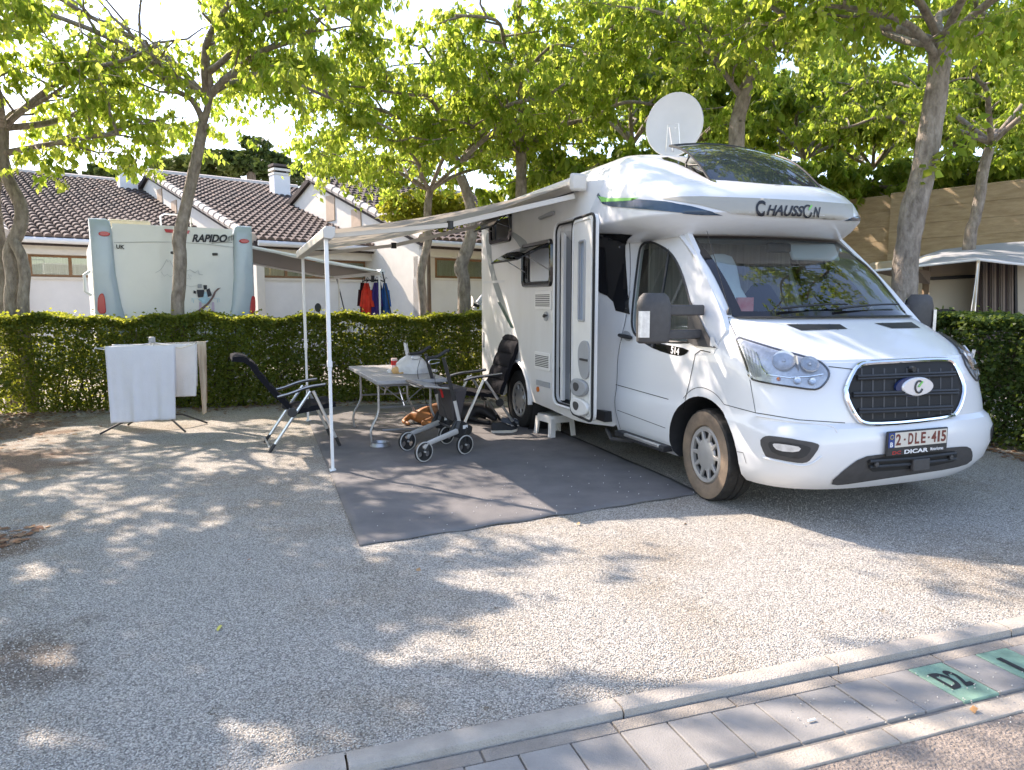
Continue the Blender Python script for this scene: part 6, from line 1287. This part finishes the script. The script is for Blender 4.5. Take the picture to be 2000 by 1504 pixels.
for x in (708, 716, 738, 750): m = MB(); m.tube(smooth_poly([at(728, 550, YS), at((728+x)/2, 546, YS), at(x, 550, YS)], 2, False), .012, 6); m.build('arm', M_black, oh, True)
# ---- round black mirror of a scooter above the hedge
p = at(621, 601, 11.9); sm = thing('scooter_mirror', 'round black scooter mirror showing just above the hedge', 'mirror', (p.x, p.y, 0))
m = MB(); m.loft([[p+Vector((.055*k*cos(a), h_, .075*k*sin(a))) for a in [2*pi*i/18 for i in range(18)]] for k, h_ in ((.9, -.02), (1, 0), (.8, .03), (.2, .04))], cap0=True, cap1=True); m.build('mirror_head', M_black, sm, True)
m = MB(); m.tube([p+Vector((.0, .02, -.05)), p+Vector((.08, .0, -.25)), Vector((p.x+.1, p.y, .9)), Vector((p.x+.25, p.y, 0))], .010, 6); m.build('stem', M_black, sm, True)
# ---- front of a white van behind the coach corner
p = at(935, 585, 12.6); vn = thing('parked_van', 'white van windscreen pillar and mirror peeping past the motorhome rear corner', 'van', (p.x, p.y, 0))
X0 = p.x
m = MB(); Y0 = 12.6
PR = [(0.0, .5), (0.0, 1.45), (.05, 1.50), (.42, 2.06), (.6, 2.12), (3.2, 2.12), (3.2, .5)]
m.prism([Vector((X0-.12+u, Y0+.10, z)) for u, z in [(0, .5), (0, 1.42), (.10, 1.48), (3.2, 1.48), (3.2, .5)]], (0, 1.7, 0)); m.build('body', M_white, vn, True, bevel=.04)
m = MB(); m.tube([Vector((X0-.02, Y0+.12, 1.48)), Vector((X0+.42, Y0+.16, 2.05)), Vector((X0+.7, Y0+.18, 2.14))], .045, 8); m.build('pillar', M_white, vn, True)
m = MB(); m.prism([Vector((X0+.02, Y0+.14, 1.48)), Vector((X0+.44, Y0+.18, 2.03)), Vector((X0+1.6, Y0+.18, 2.05)), Vector((X0+1.6, Y0+.14, 1.48))], (0, .01, 0)); m.build('side_glass', M_glass, vn, True)
m = MB(); m.prism([Vector((X0+.40, Y0+.14, 2.04)), Vector((X0+.6, Y0+.14, 2.14)), Vector((X0+3.2, Y0+.14, 2.14)), Vector((X0+3.2, Y0+.14, 2.06))], (0, 1.6, 0)); m.build('roof', M_white, vn, True)
c = at(919, 589, 12.45); m = MB(); m.loft([[c+Vector((.055*k*cos(a), h_, .115*k*math.copysign(abs(sin(a))**.7, sin(a)))) for a in [2*pi*i/18 for i in range(18)]] for k, h_ in ((.95, -.02), (1, .02), (.8, .10))], cap1=True); vm = m.build('wing_mirror', M_black, vn, True)
m = MB(); m.loft([[c+Vector((.05*k*cos(a), -.022, .105*k*math.copysign(abs(sin(a))**.7, sin(a)))) for a in [2*pi*i/18 for i in range(18)]] for k in (1, .01)]); m.build('mirror_glass', M_chrome, vm, True)
m = MB(); m.tube([c+Vector((.04, .03, -.05)), c+Vector((.14, .08, -.08))], .03, 6); m.build('mirror_arm', M_black, vm, True)
# ---- caravan with tarpaulin on the right
YC = 11.2; cv = thing('caravan', 'cream caravan half hidden behind the right hedge under a grey tarpaulin', 'caravan', at(1860, 600, YC+.8)[0:2]+(0,) if False else (at(1860, 600, YC+.8).x, YC+.8, 0))
M_cream = mat('caravan_cream', (.50, .45, .36), .5, var=.05, vscale=2)
def cp(x, y, Y=YC+.8): return at(x, y, Y)
def slab(nm, P, Y, th, mt, root, bev=.0, sm=0):
    Q = [at(x, y, Y) for x, y in (smooth_poly(P, sm) if sm else P)]; m = MB(); m.prism(Q, (0, th, 0)); return m.build(nm, mt, root, True, smooth=False, bevel=bev)
slab('front_panel', [(1808, 712), (1816, 548), (1908, 543), (1908, 712)], YC+.8, .05, M_cream, cv); slab('body', [(1812, 712), (1818, 500), (2180, 492), (2180, 712)], YC+.86, 2.1, M_cream, cv, .05)
slab('window_rail', [(1818, 541), (1905, 536), (1905, 543), (1818, 547)], YC+.78, .05, M_black, cv); slab('fascia', [(1818, 520), (1906, 512), (1905, 535), (1818, 540)], YC+.80, .04, mat('caravan_tan', (.36, .29, .21), .6, var=.05), cv)  # black strip stands in for the dark gap line above the front panel
slab('wheel_arch', [(1826, 640), (1828, 612), (1834, 605), (1846, 603), (1862, 604), (1870, 608), (1874, 618), (1875, 640)], YC+.75, .04, M_black, cv, 0, 0)
slab('wheel_panel', [(1833, 650), (1834, 614), (1846, 609), (1862, 610), (1868, 616), (1869, 650)], YC+.73, .03, M_cream, cv)
slab('corner_post', [(1801, 712), (1806, 520), (1815, 520), (1811, 712)], YC+.7, .06, mat('brown_post', (.20, .14, .09), .7, var=.2), cv)
tp = thing('tarpaulin', 'grey tarpaulin canopy stretched over the caravan with peaked front edge', 'tarpaulin', (at(1912, 508, YC-1.2).x, YC-1.2, 0)); M_tarp = mat('grey_tarpaulin', (.36, .37, .39), .6, var=.05, bump=.1, bscale=8)
fr_ = [at(1696, 530, YC-.6), at(1790, 520, YC-.8), at(1855, 513, YC-1.0), at(1912, 507, YC-1.2), at(1960, 513, YC-1.0), at(2010, 518, YC-.9), at(2110, 526, YC-.8)]
bk_ = [at(1752, 517, YC+1.3), at(1800, 500, YC+1.4), at(1838, 488, YC+1.5), at(1900, 480, YC+1.6), at(1945, 475, YC+1.6), at(2010, 471, YC+1.6), at(2110, 466, YC+1.6)]
R = [[a.lerp(b, t/6)+Vector((0, 0, -.06*sin(pi*t/6))) for a, b in zip(fr_, bk_)] for t in range(7)]; m = MB(); m.loft(R, closed=False); o = m.build('canopy', M_tarp, tp, True, ang=80)
m = MB(); m.tube(fr_, .018, 6); m.build('hem', M_wplast, tp, True)
m = MB(); q = [at(1705, 531, YC-.5), at(1790, 524, YC-.6), at(1818, 530, YC-.2), at(1816, 555, YC-.2), at(1790, 552, YC-.3)]; m.prism(q, (0, .02, 0)); m.build('side_flap', mat('brown_canvas', (.20, .155, .12), .85, var=.1), tp, True, smooth=False)
pk = at(1911, 509, YC-1.2); m = MB(); m.tube([pk, Vector((at(1898, 640, YC-1.2).x, YC-1.2, 0))], .022, 8); m.build('pole', mat('pale_wood_pole', (.55, .45, .32), .6), tp, True)
for x in (1880, 1935): e = at(x, 640, YC-1.9); m = MB(); m.tube([pk, Vector((e.x if x < 1900 else e.x-.2, e.y, .02))], .006, 5); m.build('guy_rope', M_wplast, tp, True)
ct = thing('striped_curtain', 'brown and grey vertically striped curtain beside the caravan panel', 'curtain', (at(1945, 600, YC+.4).x, YC+.4, 0))
xa, xb = 1909, 1984; n_ = 22; tones = [(.10, .075, .065), (.22, .18, .155), (.07, .065, .075), (.26, .21, .175), (.09, .065, .06)]
for k in range(n_):
    x0 = xa+(xb-xa)*k/n_; x1 = xa+(xb-xa)*(k+1)/n_; yo = .03*sin(k*1.25); P = [at(x0, 700, YC+.4), at(x1, 700, YC+.4), at(x1, 511+max(0, (x1-1912))*.07, YC+.4), at(x0, 511+max(0, (x0-1912))*.07, YC+.4)]
    m = MB(); m.prism([p+Vector((0, yo, 0)) for p in P], (0, .03, 0)); m.build('stripe', mat('stripe_%d' % k, tones[(k*2) % 5], .9, var=.1), ct, True, smooth=False)
slab('curtain_post', [(1984, 700), (1982, 517), (1987, 517), (1989, 700)], YC+.35, .05, M_black, ct)
# ================================================================== TREES
def bark_tube(m, pts, radii, n=10, wob=.0):
    P = [Vector(p) for p in pts]; Q = [P[0]]; rr = [radii[0]]
    for i in range(len(P)-1):
        for s in range(1, 5):
            t = s/4; p0 = P[max(i-1, 0)]; p1 = P[i]; p2 = P[i+1]; p3 = P[min(i+2, len(P)-1)]
            Q.append(.5*((2*p1)+(p2-p0)*t+(2*p0-5*p1+4*p2-p3)*t*t+(3*p1-p0-3*p2+p3)*t**3)); rr.append((radii[i]+(radii[i+1]-radii[i])*t)*(1+random.uniform(-wob, wob)))
    m.tube(Q, rr, n); return Q
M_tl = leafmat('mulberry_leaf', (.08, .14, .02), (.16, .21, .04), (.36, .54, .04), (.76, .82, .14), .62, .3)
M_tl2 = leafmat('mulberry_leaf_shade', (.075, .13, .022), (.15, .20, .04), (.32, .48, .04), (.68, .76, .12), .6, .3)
TRN = random.Random(5)
def grow(base, radius, limbs, spread, rise, leaf_n, leaf, mt_leaf, root, trunk, zmin=0, seed=1, given=(), bark=M_bark, twigs=10, dens_=1.95, subs=8):
    """crown of limbs > side branches > twigs > leaves from a fork"""
    rs = random.Random(seed); LP = []; paths = [list(map(Vector, g)) for g in given]
    for k in range(limbs):
        a = 2*pi*(k+rs.uniform(-.3, .3))/limbs; L = spread*rs.uniform(.75, 1.1); rz = rise*rs.uniform(.5, 1.3); P = [base]
        for s in range(1, 6):
            t = s/5; a += rs.uniform(-.22, .22); P.append(base+Vector((cos(a)*L*t, sin(a)*L*t, rz*(1.6*t-.95*t*t)+rs.uniform(-.08, .08))))
        paths.append(P)
    for P in paths:
        rd = [radius*.26*(1-.8*i/(len(P)-1))+.008 for i in range(len(P))]; Q = bark_tube(trunk, P, rd, 7, .05)
        n = len(Q)
        for s in range(subs):
            i = int(n*(.22+.76*(s+rs.random())/subs)); i = min(i, n-1); b = Q[i]; tg = (Q[min(i+1, n-1)]-Q[max(i-1, 0)]).normalized(); sd = tg.cross(Vector((0, 0, 1))).normalized()*(1 if s % 2 else -1)
            d = (tg*rs.uniform(.2, .8)+sd*rs.uniform(.4, 1)+Vector((0, 0, rs.uniform(-.15, .75)))).normalized(); L = spread*rs.uniform(.25, .50); B = [b]
            for j in range(1, 5): B.append(b+d*L*j/4+Vector((rs.uniform(-.06, .06), rs.uniform(-.06, .06), -.10*(j/4)**2*L+rs.uniform(-.04, .04))))
            trunk.tube(B, [.020, .016, .012, .008, .004], 5, False)
            for tws in range(twigs):
                e = B[rs.randint(1, 4)].lerp(B[rs.randint(1, 4)], rs.random()); d2 = (d*.5+Vector((rs.gauss(0, .7), rs.gauss(0, .7), rs.gauss(.02, .5)))).normalized(); l2 = rs.uniform(.25, .6); f = e+d2*l2+Vector((0, 0, -.35*l2))
                if tws % 3 == 0: trunk.tube([e, f], .0035, 3, False)
                k = int(leaf_n*dens_*rs.uniform(.7, 1.3))
                for q in range(k): t = rs.random()**.8; LP.append(tuple(e.lerp(f, t)+Vector((rs.gauss(0, .035), rs.gauss(0, .035), rs.gauss(-.02, .03)))))
    LP = [p for p in LP if p[2] > zmin]
    return LP
SUNLIT = [[(650, 930), (1000, 900), (1180, 912), (1340, 962), (1250, 992), (1100, 972), (950, 978), (664, 958)], [(480, 886), (640, 880), (658, 918), (520, 926)], [(1060, 1062), (1400, 1000), (1760, 1060), (2000, 1115), (2000, 1150), (1300, 1090)], [(1150, 1170), (1500, 1150), (2000, 1190), (2000, 1215), (1350, 1330), (1250, 1290)]]
def open_crown(LP):           # leaves cut away along the sun's path to light the SUNLIT areas
    if not LP: return LP
    A = np.array(LP); t = A[:, 2]/(-dirv.z); X = A[:, 0]+dirv.x*t; Y = A[:, 1]+dirv.y*t; out = []
    for i in range(len(A)):
        if Y[i] < 2.2 or Y[i] > 9.5 or abs(X[i]) > 4: out.append(LP[i]); continue
        q = pix((X[i], Y[i], 0))
        if any(inpoly(q, P) for P in SUNLIT) and random.random() < .94: continue
        out.append(LP[i])
    return out
def make_tree(label, trunkpath, radii, crown, group='shade trees along the hedges', leafmat_=M_tl, leaf=.108, extra=()):
    b = Vector(trunkpath[0]); root = thing('mulberry_tree', label, 'tree', (b.x, b.y, 0), group=group); tm = MB(); Q = bark_tube(tm, trunkpath, [r*.88 for r in radii], 12, .04)
    for P, rd in extra: bark_tube(tm, P, rd, 9, .05)
    LP = []
    for c in crown: LP += grow(root=root, trunk=tm, **c)
    LP = open_crown(LP)
    tm.build('trunk', M_bark, root, True, ang=60)
    if LP: V, T = leaves(np.array(LP), leaf, .85, fold=.35, flat=.6, wid=(.22, .34)); link('crown', np_mesh('crown', V, T, leafmat_), root, True)
    return root
def pth(P, Y): return [at(x, y, Y) if len((x, y)) else None for x, y in P]
def tp_(P, Y, z0=0):      # trunk drawn from the ground up
    q = [at(x, y, Y) for x, y in P]; return [Vector((q[0].x, q[0].y, z0))]+q
CRN = dict(radius=.16, limbs=6, spread=2.7, rise=1.3, leaf_n=12, leaf=.13, mt_leaf=M_tl)
# tree growing out of the hedge in front of the second motorhome
Y2 = 10.35
make_tree('tree with bare leaning trunk in the hedge before the pale blue motorhome', tp_([(347, 612), (350, 560), (352, 500), (350, 465), (364, 400), (384, 310), (398, 240)], Y2), [.11, .105, .10, .10, .105, .09, .085, .08],
    [dict(CRN, base=at(402, 190, Y2), dens_=1.8, limbs=5, spread=2.6, rise=1.5, seed=3, given=[[at(398, 240, Y2), at(412, 175, Y2), at(405, 120, Y2), at(416, 60, Y2), at(425, -10, Y2), at(428, -80, Y2)], [at(396, 235, Y2), at(375, 195, Y2-.1), at(330, 168, Y2-.3), at(300, 110, Y2-.5), at(250, 60, Y2-.8)], [at(414, 185, Y2), at(445, 150, Y2-.2), at(505, 146, Y2-.3), at(570, 160, Y2-.4), at(640, 190, Y2-.5)], [at(410, 140, Y2), at(440, 115, Y2-.2), at(478, 75, Y2-.3), at(520, 28, Y2-.5), at(600, 18, Y2-.7), at(690, 12, Y2-.8)]])])
Y1 = 10.0
make_tree('many stemmed tree at the left end of the hedge with twisted trunks', tp_([(22, 605), (25, 545), (20, 492), (40, 440), (40, 400), (18, 355), (6, 310), (6, 250)], Y1), [.10, .10, .10, .10, .10, .095, .09, .085, .08],
    [dict(CRN, base=at(6, 250, Y1), dens_=1.8, limbs=5, spread=2.6, rise=1.2, seed=21, given=[[at(6, 260, Y1), at(20, 225, Y1), at(60, 208, Y1-.1), at(110, 180, Y1-.2), at(145, 150, Y1-.3)], [at(6, 300, Y1), at(80, 285, Y1-.2), at(160, 270, Y1-.3), at(230, 262, Y1-.4)]])],
    extra=[(tp_([(8, 610), (6, 520), (-4, 440), (-10, 380), (2, 320)], Y1+.15), [.08, .08, .075, .07, .07, .06]), (tp_([(46, 605), (49, 540), (42, 500), (26, 470)], Y1-.1), [.075, .075, .07, .07, .06])])
make_tree('slim tree standing near the downpipe behind the hedge', tp_([(827, 600), (822, 535), (836, 470), (835, 410), (840, 372)], 13.2), [.09, .085, .085, .085, .08, .075], [dict(CRN, radius=.12, base=at(840, 372, 13.2), limbs=7, spread=2.5, rise=1.2, seed=33, leaf_n=12)])
make_tree('tree with crooked light brown trunk just beyond the awning', tp_([(906, 600), (906, 545), (900, 522), (914, 482), (922, 445), (916, 390), (900, 345)], 12.3), [.125, .125, .12, .13, .12, .11, .10, .095], [dict(CRN, base=at(896, 320, 12.3), limbs=6, spread=2.5, rise=1.8, seed=44)])
make_tree('forked tree rising behind the motorhome roof and awning', tp_([(1018, 360), (1018, 300)], 12.8), [.13, .11, .10], [dict(CRN, base=at(1018, 298, 12.8), limbs=5, spread=2.7, rise=1.9, seed=55, given=[[at(1018, 300, 12.8), at(990, 275, 12.7), at(962, 238, 12.6), at(930, 190, 12.5), at(900, 150, 12.4)], [at(1018, 300, 12.8), Vector((.1, 11.2, 5.3)), Vector((0, 9.8, 5.9)), Vector((-.9, 8.5, 6.1)), Vector((-1.8, 8.0, 6.0)), Vector((-2.7, 7.4, 6.0))], [at(1018, 300, 12.8), at(1040, 270, 12.7), at(1095, 245, 12.6), at(1140, 190, 12.5), at(1180, 140, 12.4)]])])
make_tree('tree with pale trunk rising behind the skylight', tp_([(1438, 292), (1440, 240), (1454, 185), (1468, 125)], 10.4), [.13, .125, .12, .11, .10], [dict(CRN, base=at(1472, 105, 10.4), limbs=6, spread=2.8, rise=1.4, seed=66, given=[[at(1468, 125, 10.4), Vector((2.9, 9.6, 5.5)), Vector((2.2, 8.7, 5.9)), Vector((1.3, 7.6, 6.1)), Vector((.6, 7.0, 6.1))], [at(1450, 190, 10.4), at(1430, 165, 10.3), at(1400, 120, 10.1), at(1350, 60, 9.9), at(1310, 30, 9.7)]])])
Y7 = 8.4
t7 = make_tree('tall tree with mottled grey trunk beside the right hand mirror', tp_([(1766, 580), (1768, 520), (1776, 460), (1786, 400), (1800, 350), (1815, 265), (1830, 170), (1838, 85)], Y7), [.165, .16, .155, .15, .16, .145, .14, .135, .13],
    [dict(CRN, base=at(1838, 85, Y7), limbs=7, spread=3.0, rise=1.2, seed=77, given=[[at(1832, 120, Y7), at(1800, 70, Y7-.2), at(1760, 40, Y7-.4), at(1700, 20, Y7-.6), at(1600, 10, Y7-.8)]])])
# sprout of big leaves on its trunk
sp_ = [at(1815, 330, Y7-.15).lerp(at(1905, 250, Y7-.4), i/9) for i in range(10)]
LP = [tuple(p+Vector((random.gauss(0, .04), random.gauss(0, .05), random.gauss(0, .05)))) for p in sp_ for _ in range(4)]+[tuple(at(1422, 275, 9.9)+Vector((random.gauss(0, .12), random.gauss(0, .1), random.gauss(0, .13)))) for _ in range(14)]
V, T = leaves(np.array(LP[:40]), .135, .3, fold=.3, flat=.3); link('sprout', np_mesh('sprout', V, T, M_tl), t7, True); m = MB(); m.tube(sp_, .008, 5); m.build('sprout_stem', M_twig, t7, True)
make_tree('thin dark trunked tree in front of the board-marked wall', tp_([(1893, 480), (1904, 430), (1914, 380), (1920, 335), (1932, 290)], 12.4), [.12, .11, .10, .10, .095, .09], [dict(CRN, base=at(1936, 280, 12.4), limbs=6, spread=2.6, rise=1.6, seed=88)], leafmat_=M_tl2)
# trees of the next row, left of the pitch: their lowest leaves hang into the top corner and they shade the gravel
for (x, y, zf, sd, sp) in ((-7.6, 6.0, 3.6, 101, 3.1), (-7.9, 1.3, 3.5, 102, 3.0), (-12.8, 7.6, 3.7, 103, 3.0), (-12.6, 3.0, 3.7, 106, 3.0)):
    b = Vector((x, y, zf)); reach = [] if sd != 101 else [[b, b+Vector((1.8, .2, 1.3)), b+Vector((3.4, .5, 2.2)), b+Vector((4.9, .4, 2.6)), b+Vector((6.0, .1, 2.7))], [b, b+Vector((1.6, -.7, 1.6)), b+Vector((3.0, -1.3, 2.4)), b+Vector((4.4, -1.9, 2.7)), b+Vector((5.4, -2.2, 2.8))]]
    make_tree('shade tree of the row left of the pitch', [Vector((x, y, 0)), Vector((x+.05, y, 1.5)), Vector((x-.05, y+.1, 2.6)), b], [.14, .13, .12, .12], [dict(CRN, base=b, given=reach, limbs=9, spread=sp, rise=1.3, seed=sd, dens_=2.4), dict(CRN, base=b, limbs=8, spread=sp*.85, rise=2.6, seed=sd+9, dens_=2.4)], group='trees left of the pitch')
# crowns beyond
bgt = [(1230, 330, 15.5, 'leafy tree behind the satellite dish', 122, 3.0, 4.2), (1330, 260, 18.5, 'broad tree far behind the motorhome roof', 123, 3.2, 4.6), (1560, 300, 17.5, 'dense tree before the left part of the tall wall', 124, 3.0, 4.3), (1690, 300, 19.5, 'dense dark tree beyond the tall wall near the overcab', 125, 3.2, 4.4), (1860, 280, 17.5, 'dense dark tree beyond the tall wall near the mottled trunk', 126, 3.2, 4.4), (2050, 260, 16.0, 'dense dark tree beyond the tall wall above the caravan', 127, 3.2, 4.4)]
for (px, py, Y, lab, sd, sp, zf) in bgt:
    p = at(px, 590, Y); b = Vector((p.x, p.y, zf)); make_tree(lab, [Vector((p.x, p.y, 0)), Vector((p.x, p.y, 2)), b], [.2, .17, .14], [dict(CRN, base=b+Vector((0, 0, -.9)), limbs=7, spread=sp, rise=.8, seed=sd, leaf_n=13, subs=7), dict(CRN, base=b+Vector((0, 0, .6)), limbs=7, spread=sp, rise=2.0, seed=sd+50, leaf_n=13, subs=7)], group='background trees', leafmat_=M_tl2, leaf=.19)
# yellow green shrub against the far house
p = at(836, 408, 15.5); sh_ = thing('garden_shrub', 'sunlit yellow green shrub before the tiled roof behind the awning', 'shrub', (p.x, p.y, 0)); P = RNG.normal(0, 1, (2200, 3)); P /= np.linalg.norm(P, axis=1)[:, None]; P = P*RNG.random((2200, 1))**.4*np.array([1.1, .5, .42])+np.array(p); V, T = leaves(P, .13, .4, flat=.3); link('foliage', np_mesh('foliage', V, T, leafmat('yellow_leaf', (.12, .16, .02), (.2, .22, .03), (.4, .42, .03), (.55, .52, .06), .5)), sh_, True); m = MB(); m.tube([Vector((p.x, p.y, 0)), p], [.06, .03], 6); m.build('stem', M_twig, sh_, True)
# umbrella pine far behind the houses
M_pine = leafmat('pine_needle', (.03, .055, .015), (.09, .13, .03), (.06, .09, .02), (.14, .18, .04), .2, .2); M_pine2 = leafmat('pine_needle_light', (.09, .13, .03), (.16, .19, .045), (.1, .14, .03), (.2, .24, .05), .2, .2)
def pine(label, px, py, Y, w_, h_, n, mt):
    c = at(px, py, Y); root = thing('umbrella_pine', label, 'tree', (c.x, c.y, 0)); PP = []
    for k in range(n):
        a = random.uniform(0, 2*pi); r = sqrt(random.random()); q = Vector((c.x+w_*r*cos(a), c.y+w_*.6*r*sin(a), c.z+h_*(1-r*r)*random.uniform(.3, 1)-h_*.3*random.random())); rad_ = random.uniform(.6, 1.1)*w_*.16
        d = RNG.normal(0, 1, (230, 3)); d /= np.linalg.norm(d, axis=1)[:, None]; PP.append(d*rad_*np.array([1, 1, .7])*RNG.uniform(.75, 1.0, (230, 1))+np.array(q))
    V, T = leaves(np.concatenate(PP), .34, -.5, shape='diamond', flat=.2); link('crown', np_mesh('crown', V, T, mt), root, True); m = MB(); m.tube([Vector((c.x, c.y, 0)), c], [.5, .3], 8); m.build('trunk', M_bark, root, True)
pine('dark green umbrella pine far behind the tiled roofs', 490, 335, 48, 4.2, 2.2, 46, M_pine); pine('lighter green pine crown beside the dark umbrella pine', 380, 330, 46, 2.6, 1.2, 24, M_pine2); pine('small dark pine beyond the left tiled roof', 185, 345, 48, 2.0, .9, 14, M_pine)
for k in range(5):
    p = at(330+k*45, 338, 40+k);
